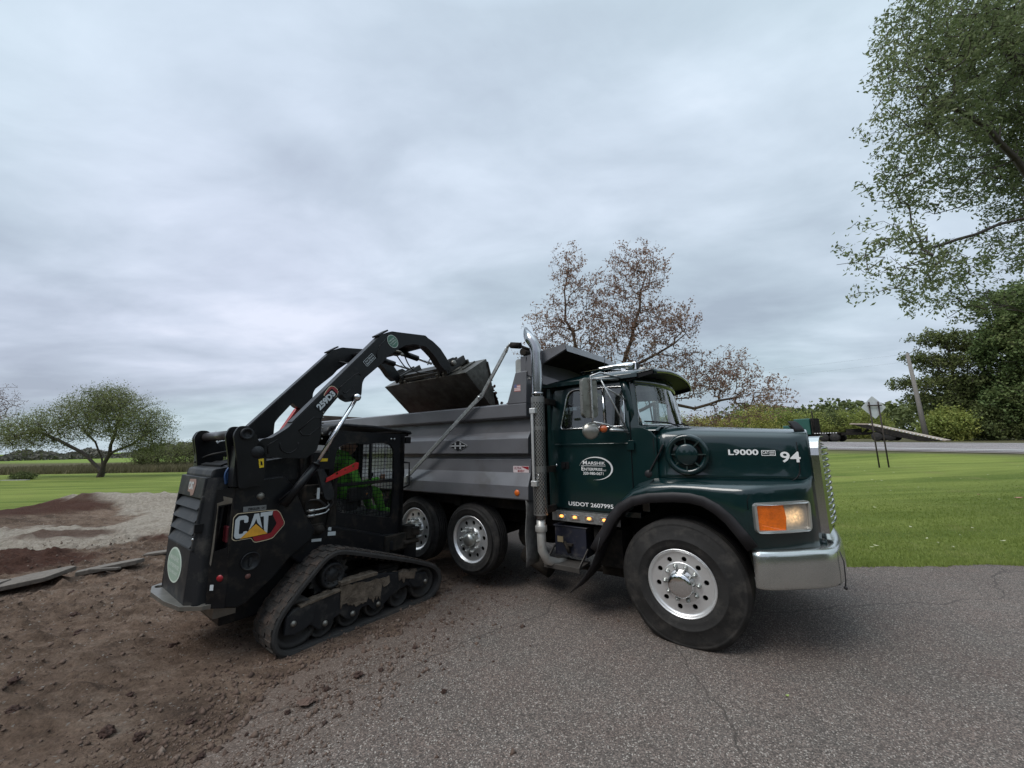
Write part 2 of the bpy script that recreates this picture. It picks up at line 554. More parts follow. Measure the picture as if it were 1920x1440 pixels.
M['hiviz'] = mat('hi_vis_green_cloth', (0.15, 0.48, 0.06), 0.85, var=0.2, vscale=9, bump=0.4, bscale=12)
M['skin'] = mat('skin', (0.45, 0.24, 0.17), 0.55)
M['hair'] = mat('dark_hair', (0.03, 0.02, 0.015), 0.7)
M['jean'] = mat('work_trousers', (0.03, 0.035, 0.045), 0.9, var=0.3)
M['soil'] = mat('dug_soil', (0.062, 0.032, 0.024), 0.95, var=0.4, vscale=8, dirt=(0.10, 0.055, 0.042), dirt_amt=0.5, dscale=6, bump=0.9, bscale=25)
M['bark'] = mat('tree_bark', (0.060, 0.048, 0.040), 0.9, var=0.4, vscale=12, bump=0.6, bscale=20)
M['barkr'] = mat('reddish_bark', (0.105, 0.070, 0.050), 0.9, var=0.4, vscale=6, bump=0.6, bscale=20)
M['post'] = mat('rusty_post', (0.035, 0.025, 0.022), 0.8, var=0.4, vscale=10)
M['signback'] = mat('sign_back_aluminium', (0.52, 0.53, 0.57), 0.6, 0.1, var=0.06, vscale=3)
M['pole'] = mat('weathered_pole', (0.19, 0.175, 0.16), 0.9, var=0.2, vscale=9)
M['deck'] = mat('weathered_deck_planks', (0.36, 0.30, 0.25), 0.9, var=0.3, vscale=4)
M['asphbit'] = mat('broken_asphalt', (0.135, 0.115, 0.098), 0.92, var=0.3, vscale=20, bump=0.6, bscale=60)

# ------------------------------------------------------------------ terrain
def sstep(a, b, x):
    t = min(1.0, max(0.0, (x - a) / (b - a)))
    return t * t * (3 - 2 * t)


def hground(x, y):
    s = 0.84 * x + 0.54 * y
    t = -0.54 * x + 0.84 * y
    h = 0.64 * sstep(8.5, 40, s) * 0.8 + interp(s, [(20, 0), (42.8, 0.13), (57, 0.59), (80, 0.85), (120, 1.1), (400, 1.4)])
    h += 0.024 * (min(max(t, -12), 40) - 3) * sstep(15, 42, s)
    if s > 12:
        h += 0.12 * sstep(10, 20, s) * math.sin(x * 0.12 + y * 0.62 + 1.0) * (0.6 + 0.4 * math.sin(x * 0.3)) * (1 - sstep(36, 42, s))
    if x < -6:
        h += 0.05 * math.sin(x * 0.2) * math.sin(y * 0.17) * sstep(18, 30, y)
    return h


def poly_dist(px, py, poly):
    """signed distance, positive inside"""
    inside = False; dm = 1e9
    n = len(poly)
    for i in range(n):
        x0, y0 = poly[i]; x1, y1 = poly[(i + 1) % n]
        if (y0 > py) != (y1 > py) and px < (x1 - x0) * (py - y0) / (y1 - y0) + x0: inside = not inside
        dx, dy = x1 - x0, y1 - y0
        t = max(0, min(1, ((px - x0) * dx + (py - y0) * dy) / (dx * dx + dy * dy)))
        d = math.hypot(px - x0 - t * dx, py - y0 - t * dy)
        dm = min(dm, d)
    return dm if inside else -dm


def axis_vals(segs):
    out = [segs[0][0]]
    for a, b, st in segs:
        n = max(1, int(round((b - a) / st)))
        out += [a + (b - a) * (i + 1) / n for i in range(n)]
    return out


def heightfield(name, xs, ys, hf, material, attrs=None, kind='structure', keep=None, smooth=True):
    V = []; idx = {}
    A = {k: [] for k in (attrs or {})}
    nx, ny = len(xs), len(ys)
    Z = [[hf(x, y) for x in xs] for y in ys]
    for j, y in enumerate(ys):
        for i, x in enumerate(xs):
            V.append((x, y, Z[j][i]))
    Fc = []
    for j in range(ny - 1):
        for i in range(nx - 1):
            if keep and not keep(0.5 * (xs[i] + xs[i + 1]), 0.5 * (ys[j] + ys[j + 1])): continue
            a = j * nx + i
            Fc.append((a, a + 1, a + nx + 1, a + nx))
    me = bpy.data.meshes.new(name)
    V = np.array(V, dtype=np.float32); Fc = np.array(Fc, dtype=np.int32)
    me.vertices.add(len(V)); me.vertices.foreach_set('co', V.ravel())
    m = len(Fc)
    me.loops.add(m * 4); me.loops.foreach_set('vertex_index', Fc.ravel())
    me.polygons.add(m); me.polygons.foreach_set('loop_start', np.arange(0, m * 4, 4, dtype=np.int32)); me.polygons.foreach_set('loop_total', np.full(m, 4, dtype=np.int32))
    me.polygons.foreach_set('use_smooth', np.full(m, smooth, dtype=bool))
    me.update(calc_edges=True)
    for k, fn in (attrs or {}).items():
        at = me.attributes.new(k, 'FLOAT', 'POINT')
        at.data.foreach_set('value', np.array([fn(float(p[0]), float(p[1])) for p in V], dtype=np.float32))
    me.materials.append(material)
    o = bpy.data.objects.new(name, me); col.objects.link(o)
    if kind: o['kind'] = kind
    return o


def grass_material():
    m, nt, b = newmat('mown_lawn')
    N = nt.nodes.new; L = nt.links.new
    tc = N('ShaderNodeTexCoord')

    def noi(scale, det=6, rough=0.6, sc=(1, 1, 1), rot=0):
        mp = N('ShaderNodeMapping'); L(tc.outputs['Object'], mp.inputs[0]); mp.inputs['Scale'].default_value = sc; mp.inputs['Rotation'].default_value = (0, 0, rot)
        t = N('ShaderNodeTexNoise'); L(mp.outputs[0], t.inputs[0]); t.inputs['Scale'].default_value = scale; t.inputs['Detail'].default_value = det; t.inputs['Roughness'].default_value = rough
        return t.outputs[0]

    def ramp(src, *stops):
        r = N('ShaderNodeValToRGB'); L(src, r.inputs[0]); e = r.color_ramp.elements
        e[0].position = stops[0][0]; e[0].color = (*stops[0][1], 1); e[1].position = stops[-1][0]; e[1].color = (*stops[-1][1], 1)
        for p_, c_ in stops[1:-1]:
            q = e.new(p_); q.color = (*c_, 1)
        return r.outputs[0]

    def mix(fac, a, c, mode='MIX'):
        x = N('ShaderNodeMixRGB'); x.blend_type = mode
        for i, q in enumerate((fac, a, c)):
            if isinstance(q, float): x.inputs[i].default_value = q
            elif isinstance(q, tuple): x.inputs[i].default_value = (*q, 1)
            else: L(q, x.inputs[i])
        return x.outputs[0]
    # fine blades + patchy lawn + mowing streaks
    big = noi(0.35, 5, 0.55)
    streak = noi(0.8, 6, 0.62, (0.10, 1.0, 1), R(-10))
    fine = noi(38, 5, 0.75, (1, 1, 1))
    c1 = ramp(big, (0.3, (0.105, 0.142, 0.028)), (0.5, (0.142, 0.185, 0.036)), (0.7, (0.190, 0.225, 0.052)))
    c2 = mix(0.6, c1, ramp(streak, (0.36, (0.070, 0.108, 0.020)), (0.62, (0.235, 0.270, 0.070))))
    c3 = mix(0.75, c2, ramp(fine, (0.3, (0.45, 0.48, 0.40)), (0.7, (1.5, 1.45, 1.4))), 'MULTIPLY')
    # dry yellow patches
    dry = noi(0.8, 5, 0.65)
    md = N('ShaderNodeMapRange'); L(dry, md.inputs[0]); md.inputs[1].default_value = 0.58; md.inputs[2].default_value = 0.72; md.inputs[3].default_value = 0; md.inputs[4].default_value = 0.45
    c4 = mix(md.outputs[0], c3, (0.20, 0.17, 0.07))
    # unmown strip and far crop field on the left, verge along the road on the right
    at = N('ShaderNodeAttribute'); at.attribute_name = 'rough_grass'
    rg = mix(0.9, ramp(noi(0.5, 7, 0.7, (1, 3, 1)), (0.3, (0.062, 0.060, 0.028)), (0.7, (0.125, 0.110, 0.060))), ramp(fine, (0.3, (0.6, 0.6, 0.6)), (0.7, (1.3, 1.3, 1.3))), 'MULTIPLY')
    c5 = mix(at.outputs['Fac'], c4, rg)
    a2 = N('ShaderNodeAttribute'); a2.attribute_name = 'field'
    c6 = mix(a2.outputs['Fac'], c5, ramp(noi(0.05, 5, 0.6, (1, 4, 1)), (0.35, (0.135, 0.22, 0.035)), (0.65, (0.17, 0.20, 0.05))))
    L(c6, b.inputs['Base Color'])
    b.inputs['Roughness'].default_value = 0.95
    b.inputs['Specular IOR Level'].default_value = 0.15
    bp = N('ShaderNodeBump'); bp.inputs['Strength'].default_value = 0.9; bp.inputs['Distance'].default_value = 0.04
    L(fine, bp.inputs['Height']); L(bp.outputs[0], b.inputs['Normal'])
    return m


DIRT = [(-2.05, -6), (-2.05, 2.4), (-1.72, 3.3), (-1.38, 4.03), (-0.86, 4.89), (-0.5, 6.2), (-1.5, 9), (-6, 12.2), (-10, 14.2), (-12.5, 14.4), (-15.2, 14.0), (-15.0, 12.2), (-15.3, 11.0), (-20, 9.6), (-30, 8.5), (-30, -6)]
GRAVEL = [(-15.4, 12.6), (-14.8, 13.9), (-12, 14.2), (-9.6, 13.6), (-8.0, 12.3), (-7.6, 10.6), (-8.9, 10.0), (-7.6, 9.1), (-7.0, 8.4), (-7.9, 7.6), (-8.6, 7.0), (-9.6, 6.9), (-13, 8.4), (-14, 9.4), (-10.0, 9.5), (-9.9, 10.4), (-11.2, 11.6)]


def dirt_d(x, y):
    n = noise.noise(Vector((x * 1.3, y * 1.3, 3.0))) * 0.45 + noise.noise(Vector((x * 5, y * 5, 8.0))) * 0.14 + noise.noise(Vector((x * 15, y * 15, 1.0))) * 0.05
    return poly_dist(x, y, DIRT) + n


def gauss(x, y, cx, cy, rx, ry, a=0.0):
    dx, dy = x - cx, y - cy
    ca, sa = math.cos(a), math.sin(a)
    u, v = (dx * ca + dy * sa) / rx, (-dx * sa + dy * ca) / ry
    return math.exp(-(u * u + v * v))


def hdirt(x, y):
    d = dirt_d(x, y)
    base = min(0.018, d * 0.05)
    n = 0.0
    amp = sstep(0.0, 1.6, d)
    # wheel and blade ruts run away from the pavement edge
    ux, uy = (x * 0.86 + y * 0.5), (-x * 0.5 + y * 0.86)
    n += 0.060 * noise.noise(Vector((ux * 0.8, uy * 2.8, 0.0)))
    n += 0.050 * (0.5 - abs(noise.noise(Vector((ux * 1.6, uy * 6.0, 4.0))))) - 0.012
    n += 0.020 * noise.noise(Vector((x * 6.5, y * 8.5, 7.0)))
    q_ = noise.noise(Vector((x * 15, y * 15, 2.0)))
    lump = max(0.0, noise.noise(Vector((x * 5.5, y * 7.5, 12.0))) - 0.12)
    n += 0.11 * lump + 0.06 * max(0.0, q_ - 0.05) + 0.012 * noise.noise(Vector((x * 30, y * 30, 2.0)))
    # flat under the loader's tracks
    keep = 1 - 0.75 * gauss(x, y, -2.27, 4.77, 1.6, 1.6)
    z = base + n * amp * 1.2 * keep + 0.02 * amp
    bumps = 0.33 * min(1.0, 2.0 * gauss(x, y, -12.3, 12.7, 1.9, 0.62, 0.25)) + 0.22 * min(1.0, 1.5 * gauss(x, y, -13.6, 10.9, 1.9, 1.1, 0.6)) + 0.26 * gauss(x, y, -8.1, 6.25, 0.9, 0.5, 0.5) + 0.12 * gauss(x, y, -9.4, 8.4, 1.0, 0.25, 0.4)
    bumps += 0.10 * gauss(x, y, -5.4, 7.4, 1.6, 0.35, 0.35) + 0.16 * gauss(x, y, -6.6, 8.8, 1.4, 0.5, 0.5)
    z += bumps * (1 + 0.25 * noise.noise(Vector((x * 2.2, y * 2.2, 5.0))))
    z += 0.045 * noise.noise(Vector((x * 4, y * 4, 9.0))) * min(1, bumps * 5) + 0.022 * noise.noise(Vector((x * 11, y * 11, 9.0))) * min(1, bumps * 5)
    z += gmask(x, y) * 0.035
    if d > 0.12: z = max(z, 0.008 + 0.01 * min(1, d - 0.12))
    return z


def gmask(x, y):
    d = poly_dist(x, y, GRAVEL) + noise.noise(Vector((x * 2.0, y * 2.0, 13.0))) * 0.5 + noise.noise(Vector((x * 7, y * 7, 11.0))) * 0.16
    return sstep(-0.10, 0.12, d)


def dirt_material():
    m, nt, b = newmat('scraped_dirt')
    N = nt.nodes.new; L = nt.links.new
    tc = N('ShaderNodeTexCoord')

    def tex(kind, scale, det=6, rough=0.6, sc=(1, 1, 1), rot=0):
        mp = N('ShaderNodeMapping'); L(tc.outputs['Object'], mp.inputs[0]); mp.inputs['Scale'].default_value = sc; mp.inputs['Rotation'].default_value = (0, 0, rot)
        if kind == 'n':
            t = N('ShaderNodeTexNoise'); t.inputs['Detail'].default_value = det; t.inputs['Roughness'].default_value = rough
            o = t.outputs[0]
        else:
            t = N('ShaderNodeTexVoronoi'); o = t.outputs['Color']
        L(mp.outputs[0], t.inputs[0]); t.inputs['Scale'].default_value = scale
        return o

    def ramp(src, *stops):
        r = N('ShaderNodeValToRGB'); L(src, r.inputs[0]); e = r.color_ramp.elements
        e[0].position = stops[0][0]; e[0].color = (*stops[0][1], 1); e[1].position = stops[-1][0]; e[1].color = (*stops[-1][1], 1)
        for p_, c_ in stops[1:-1]:
            q = e.new(p_); q.color = (*c_, 1)
        return r.outputs[0]

    def mix(fac, a, c, mode='MIX'):
        x = N('ShaderNodeMixRGB'); x.blend_type = mode
        for i, q in enumerate((fac, a, c)):
            if isinstance(q, float): x.inputs[i].default_value = q
            elif isinstance(q, tuple): x.inputs[i].default_value = (*q, 1)
            else: L(q, x.inputs[i])
        return x.outputs[0]
    big = tex('n', 0.55, 6, 0.6, (0.6, 1.8, 1), R(-30))
    mid = tex('n', 3.2, 8, 0.7, (0.6, 1.5, 1), R(-30))
    fine = tex('n', 34, 6, 0.8)
    c = ramp(big, (0.34, (0.105, 0.076, 0.058)), (0.46, (0.200, 0.143, 0.105)), (0.58, (0.265, 0.186, 0.138)), (0.7, (0.215, 0.175, 0.140)))
    c = mix(0.65, c, ramp(mid, (0.34, (0.045, 0.032, 0.027)), (0.45, (0.120, 0.082, 0.063)), (0.56, (0.215, 0.155, 0.120)), (0.68, (0.29, 0.235, 0.195))))
    c = mix(0.8, c, ramp(fine, (0.28, (0.38, 0.38, 0.38)), (0.72, (1.65, 1.6, 1.55))), 'MULTIPLY')
    vo = tex('v', 75)
    sp = N('ShaderNodeSeparateColor'); L(vo, sp.inputs[0])
    mr = N('ShaderNodeMapRange'); L(sp.outputs[0], mr.inputs[0]); mr.inputs[1].default_value = 0.982; mr.inputs[2].default_value = 0.992
    c = mix(mr.outputs[0], c, (0.30, 0.27, 0.24))
    # dark freshly dug soil and pale gravel by what the ground is made of
    so = N('ShaderNodeAttribute'); so.attribute_name = 'soil'
    sc_ = mix(0.8, (0.085, 0.045, 0.034), ramp(fine, (0.3, (0.45, 0.45, 0.45)), (0.7, (1.6, 1.5, 1.45))), 'MULTIPLY')
    c = mix(so.outputs['Fac'], c, sc_)
    gr = N('ShaderNodeAttribute'); gr.attribute_name = 'gravel'
    v2 = tex('v', 22)
    g2 = N('ShaderNodeSeparateColor'); L(v2, g2.inputs[0])
    gc = mix(0.5, ramp(g2.outputs[0], (0.0, (0.24, 0.205, 0.165)), (1.0, (0.52, 0.455, 0.385))), ramp(fine, (0.3, (0.24, 0.20, 0.16)), (0.7, (0.50, 0.435, 0.365))))
    c = mix(gr.outputs['Fac'], c, gc)
    L(c, b.inputs['Base Color'])
    b.inputs['Roughness'].default_value = 0.97
    b.inputs['Specular IOR Level'].default_value = 0.15
    bp = N('ShaderNodeBump'); bp.inputs['Strength'].default_value = 1.0; bp.inputs['Distance'].default_value = 0.05
    s2 = N('ShaderNodeMath'); s2.operation = 'MULTIPLY_ADD'; L(sp.outputs[1], s2.inputs[0]); s2.inputs[1].default_value = 0.35; L(fine, s2.inputs[2])
    L(s2.outputs[0], bp.inputs['Height']); L(bp.outputs[0], b.inputs['Normal'])
    return m


def asphalt_material(name, base, scale, specks=(0.40, 0.37, 0.34), amount=0.84, tint=0.25, crack=True):
    m, nt, b = newmat(name)
    N = nt.nodes.new; L = nt.links.new
    tc = N('ShaderNodeTexCoord')

    def vor(s):
        t = N('ShaderNodeTexVoronoi'); t.inputs['Scale'].default_value = s; L(tc.outputs['Object'], t.inputs[0]); return t

    def noi(s, d=6, r=0.6):
        t = N('ShaderNodeTexNoise'); t.inputs['Scale'].default_value = s; t.inputs['Detail'].default_value = d; t.inputs['Roughness'].default_value = r; L(tc.outputs['Object'], t.inputs[0]); return t.outputs[0]

    def ramp(src, *stops):
        r = N('ShaderNodeValToRGB'); L(src, r.inputs[0]); e = r.color_ramp.elements
        e[0].position = stops[0][0]; e[0].color = (*stops[0][1], 1); e[1].position = stops[-1][0]; e[1].color = (*stops[-1][1], 1)
        for p_, c_ in stops[1:-1]:
            q = e.new(p_); q.color = (*c_, 1)
        return r.outputs[0]

    def mix(fac, a, c, mode='MIX'):
        x = N('ShaderNodeMixRGB'); x.blend_type = mode
        for i, q in enumerate((fac, a, c)):
            if isinstance(q, float): x.inputs[i].default_value = q
            elif isinstance(q, tuple): x.inputs[i].default_value = (*q, 1)
            else: L(q, x.inputs[i])
        return x.outputs[0]
    big = noi(0.35, 4, 0.6)
    c = ramp(big, (0.35, tuple(x * 0.80 for x in base)), (0.65, tuple(x * 1.16 for x in base)))
    c = mix(tint, c, ramp(noi(1.7, 5, 0.7), (0.35, (base[0] * 1.15, base[1] * 0.92, base[2] * 0.9)), (0.65, (base[0] * 0.9, base[1], base[2] * 1.05))))
    v1 = vor(scale); s1 = N('ShaderNodeSeparateColor'); L(v1.outputs['Color'], s1.inputs[0])
    c = mix(0.85, c, ramp(s1.outputs[0], (0.0, (0.35, 0.35, 0.35)), (0.6, (1.0, 0.98, 0.97)), (1.0, (1.9, 1.8, 1.75))), 'MULTIPLY')
    mr = N('ShaderNodeMapRange'); L(s1.outputs[1], mr.inputs[0]); mr.inputs[1].default_value = amount; mr.inputs[2].default_value = min(1, amount + 0.06)
    v2 = vor(scale * 0.62); s2 = N('ShaderNodeSeparateColor'); L(v2.outputs['Color'], s2.inputs[0])
    d2 = N('ShaderNodeMath'); d2.operation = 'LESS_THAN'; L(v2.outputs['Distance'], d2.inputs[0]); d2.inputs[1].default_value = 0.32
    m2 = N('ShaderNodeMath'); m2.operation = 'GREATER_THAN'; L(s2.outputs[2], m2.inputs[0]); m2.inputs[1].default_value = 0.90
    m3 = N('ShaderNodeMath'); m3.operation = 'MULTIPLY'; L(d2.outputs[0], m3.inputs[0]); L(m2.outputs[0], m3.inputs[1])
    mf = N('ShaderNodeMath'); mf.operation = 'MULTIPLY'; L(mr.outputs[0], mf.inputs[0]); mf.inputs[1].default_value = 0.55
    c = mix(mf.outputs[0], c, specks)
    mg = N('ShaderNodeMath'); mg.operation = 'MULTIPLY'; L(m3.outputs[0], mg.inputs[0]); mg.inputs[1].default_value = 0.8
    c = mix(mg.outputs[0], c, tuple(min(1, x * 1.35) for x in specks))
    if crack:
        # earth tracked onto the pavement beside the dug ground
        sx = N('ShaderNodeSeparateXYZ'); L(tc.outputs['Object'], sx.inputs[0])
        m1 = N('ShaderNodeMath'); m1.operation = 'MULTIPLY_ADD'; L(sx.outputs[1], m1.inputs[0]); m1.inputs[1].default_value = -0.40; m1.inputs[2].default_value = 3.15
        m4 = N('ShaderNodeMath'); m4.operation = 'ADD'; L(sx.outputs[0], m4.inputs[0]); L(m1.outputs[0], m4.inputs[1])
        m5 = N('ShaderNodeMath'); m5.operation = 'MULTIPLY_ADD'; L(noi(2.6, 7, 0.7), m5.inputs[0]); m5.inputs[1].default_value = -1.6; L(m4.outputs[0], m5.inputs[2])
        mq = N('ShaderNodeMapRange'); L(m5.outputs[0], mq.inputs[0]); mq.inputs[1].default_value = -0.75; mq.inputs[2].default_value = 0.35; mq.inputs[3].default_value = 0.6; mq.inputs[4].default_value = 0.0
        c = mix(mq.outputs[0], c, (0.105, 0.070, 0.052))
        wv = N('ShaderNodeTexVoronoi'); wv.feature = 'DISTANCE_TO_EDGE'; wv.inputs['Scale'].default_value = 0.22
        nn = N('ShaderNodeTexNoise'); nn.inputs['Scale'].default_value = 1.2; nn.inputs['Detail'].default_value = 8; L(tc.outputs['Object'], nn.inputs[0])
        va = N('ShaderNodeMixRGB'); va.inputs[0].default_value = 0.35; L(tc.outputs['Object'], va.inputs[1]); L(nn.outputs['Color'], va.inputs[2]); L(va.outputs[0], wv.inputs[0])
        lt = N('ShaderNodeMath'); lt.operation = 'LESS_THAN'; L(wv.outputs['Distance'], lt.inputs[0]); lt.inputs[1].default_value = 0.0011
        lm = N('ShaderNodeMath'); lm.operation = 'MULTIPLY'; L(lt.outputs[0], lm.inputs[0]); lm.inputs[1].default_value = 0.6
        c = mix(lm.outputs[0], c, tuple(x * 0.35 for x in base))
    L(c, b.inputs['Base Color'])
    b.inputs['Roughness'].default_value = 0.88
    b.inputs['Specular IOR Level'].default_value = 0.3
    bp = N('ShaderNodeBump'); bp.inputs['Strength'].default_value = 0.75; bp.inputs['Distance'].default_value = 0.008
    L(s1.outputs[0], bp.inputs['Height']); L(bp.outputs[0], b.inputs['Normal'])
    return m


# --- ground sheet to the horizon
GX = axis_vals([(-2500, -400, 150), (-400, -80, 20), (-80, -40, 2), (-40, 75, 0.9), (75, 160, 5), (160, 800, 60), (800, 2500, 200)])
GY = axis_vals([(-120, -10, 15), (-10, 75, 0.9), (75, 150, 4), (150, 600, 30), (600, 4000, 200)])


def f_rough(x, y):
    n = noise.noise(Vector((x * 0.12, y * 0.12, 0))) * 2.5
    s = 0.84 * x + 0.54 * y
    a = sstep(33.5, 35, y + n * 0.4 - x * 0.0) if x < 8 else 0
    if x < 8:
        a = sstep(34.0, 35.5, y + 0.03 * (x + 30) + n * 0.3)
    b = sstep(36.5, 41, s + n * 0.7) * 0.8 + (0.2 if s > 57 else 0)
    return max(a, min(1, b) if x > 5 else 0)


def f_field(x, y):
    if x > 5: return 0
    d = y - 0.35 * (-x - 30)
    return sstep(52, 56, d + noise.noise(Vector((x * 0.05, y * 0.05, 4))) * 4)


DX = lambda x, y: dirt_d(x, y)
ground = heightfield('ground', GX, GY, hground, grass_material(), attrs={'rough_grass': f_rough, 'field': f_field})

# --- driveway (asphalt sheet, ragged edge against the lawn)
def drive_edge(x):
    return 5.93 - 0.028 * (x - 4.6) + 0.07 * noise.noise(Vector((x * 1.7, 0.3, 0))) + 0.05 * noise.noise(Vector((x * 6, 4.3, 0)))


mb = MB()
top = []; bot = []
for i in range(0, 361):
    x = 4.3 + i * 0.1 if i < 300 else 4.3 + 30 + (i - 300) * 0.6
    top.append((x, drive_edge(x)))
outl = [(-4.5, -12), (70, -12), (70, drive_edge(70))] + top[::-1] + [(3.9, 6.2), (3.6, 7.0), (3.5, 10.5), (3.0, 12), (-4.5, 12)]
M['drive'] = asphalt_material('old_chip_asphalt', (0.122, 0.103, 0.091), 135, specks=(0.52, 0.47, 0.42), amount=0.90)
mb.plate(outl, lambda a, b_: (a, b_, 0.006), (0, 0, -0.05))
drive = mb.build('driveway', M['drive'], recalc=False)
drive['kind'] = 'structure'

# --- dug-up ground
XS = axis_vals([(-27, -12, 0.22), (-12, -8.5, 0.11), (-8.5, 0.3, 0.034)])
YS = axis_vals([(-5, 1.8, 0.3), (1.8, 8.2, 0.034), (8.2, 9, 0.06), (9, 16, 0.12)])


def f_soil(x, y):
    n = noise.noise(Vector((x * 1.5, y * 1.5, 21))) * 0.4
    a = max(gauss(x, y, -13.8, 10.8, 2.2, 0.95, 0.62) * 1.5, gauss(x, y, -8.1, 6.1, 1.3, 0.7, 0.5) * 1.5, gauss(x, y, -6.6, 9.0, 1.6, 0.8, 0.5) * 1.3, gauss(x, y, -11.0, 14.3, 3.2, 0.35, -0.1) * 1.4, gauss(x, y, -9.2, 8.3, 1.0, 0.25, 0.4) * 1.3)
    a = max(a, 0.55 * gauss(x, y, -1.3, 3.7, 0.5, 0.9, -0.4) + 0.3 * noise.noise(Vector((x * 2.2, y * 2.2, 31))))
    return sstep(0.35, 0.75, a + n * 0.5)


def f_gravel(x, y):
    return gmask(x, y) * (1 - sstep(0.5, 0.9, gauss(x, y, -13.8, 10.8, 2.2, 0.95, 0.62) * 1.4)) * (1 - 0.8 * sstep(0.4, 0.8, gauss(x, y, -9.3, 8.35, 1.1, 0.22, 0.4)))


dirt = heightfield('dirt_ground', XS, YS, hdirt, dirt_material(), attrs={'soil': f_soil, 'gravel': f_gravel}, keep=lambda x, y: dirt_d(x, y) > -0.35)

# --- highway on the rise
def road_pt(s, t):
    x = 0.84 * s - 0.54 * t; y = 0.54 * s + 0.84 * t
    nrm = math.hypot(0.84, 0.54) ** 2
    return x / nrm, y / nrm


def strip(name, s0, s1, t0, t1, st, dz, m, kind='structure', ns=6):
    mb = MB(); rows = []
    n = int((t1 - t0) / st)
    for i in range(n + 1):
        t = t0 + (t1 - t0) * i / n
        row = []
        for k in range(ns + 1):
            x, y = road_pt(lerp(s0, s1, k / ns), t)
            row.append((x, y, hground(x, y) + dz))
        rows.append(row)
    mb.grid(rows)
    o = mb.build(name, m, recalc=False); o['kind'] = kind
    return o


M['road'] = asphalt_material('highway_asphalt', (0.235, 0.22, 0.22), 60, specks=(0.3, 0.29, 0.28), amount=0.95, crack=False)
M['shoulder'] = mat('gravel_shoulder', (0.22, 0.19, 0.16), 0.95, var=0.25, vscale=2)
M['paint'] = mat('road_paint', (0.70, 0.70, 0.68), 0.6, var=0.1)
strip('road_shoulder', 42.4, 58.2, -60, 120, 1.5, 0.05, M['shoulder'], ns=12)
strip('road', 43.3, 57.0, -60, 120, 1.5, 0.09, M['road'], ns=12)
strip('road_edge_line', 45.2, 45.55, -60, 120, 1.5, 0.115, M['paint'], ns=1)
strip('road_edge_line', 56.0, 56.2, -60, 120, 1.5, 0.115, M['paint'], ns=1)

# --- real blades where the lawn is near enough to show them
def blades():
    rng = np.random.default_rng(5)
    n = 88000
    # right-hand lawn beyond the driveway edge
    d = 5.7 + 10.5 * rng.random(n) ** 1.5
    xx = rng.uniform(0.50, 2.3, n) * d
    yy = d.copy()
    edge = np.array([drive_edge(float(a)) for a in xx])
    ok = (yy > edge - 0.03) & (rng.random(n) < np.clip((2.3 - xx / d) / 0.7, 0, 1))
    xx, yy = xx[ok], yy[ok]
    zz = np.array([hground(float(a), float(b_)) for a, b_ in zip(xx, yy)])
    n = len(xx)
    h = rng.uniform(0.02, 0.05, n) * (1 + 0.5 * (yy < edge[ok] + 0.15)) * np.clip((16.5 - yy) / 7, 0.15, 1)
    w = rng.uniform(0.003, 0.007, n) * (1 + yy / 9)
    a = rng.uniform(0, 2 * PI, n); ln = rng.uniform(-0.02, 0.02, (n, 2))
    dx, dy = np.cos(a) * w, np.sin(a) * w
    V = np.empty((n, 3, 3), dtype=np.float32)
    V[:, 0] = np.stack([xx - dx, yy - dy, zz], 1); V[:, 1] = np.stack([xx + dx, yy + dy, zz], 1)
    V[:, 2] = np.stack([xx + ln[:, 0], yy + ln[:, 1], zz + h], 1)
    o = np_mesh('grass', V.reshape(-1, 3), np.arange(n * 3).reshape(-1, 3), leafmat('grass_blades', [(0.150, 0.200, 0.042), (0.220, 0.270, 0.065), (0.32, 0.350, 0.13)], 0.8, 0.42, 0.5), attr=rng.random(n))
    tag(o, 'short mown lawn grass right of the green truck', kind='stuff')


blades()


# ------------------------------------------------------------------ trees
def rand_blobs(rng, blobs, n, surf=0.35):
    vols = np.array([b_[3] * b_[4] * b_[5] * b_[6] for b_ in blobs]) ** 0.8
    vols /= vols.sum()
    cnt = rng.multinomial(n, vols)
    out = []
    for b_, k in zip(blobs, cnt):
        v = rng.normal(size=(k, 3)); v /= np.linalg.norm(v, axis=1)[:, None]
        r = rng.random(k) ** surf
        out.append(np.array(b_[:3]) + v * r[:, None] * np.array(b_[3:6]))
    return np.concatenate(out)


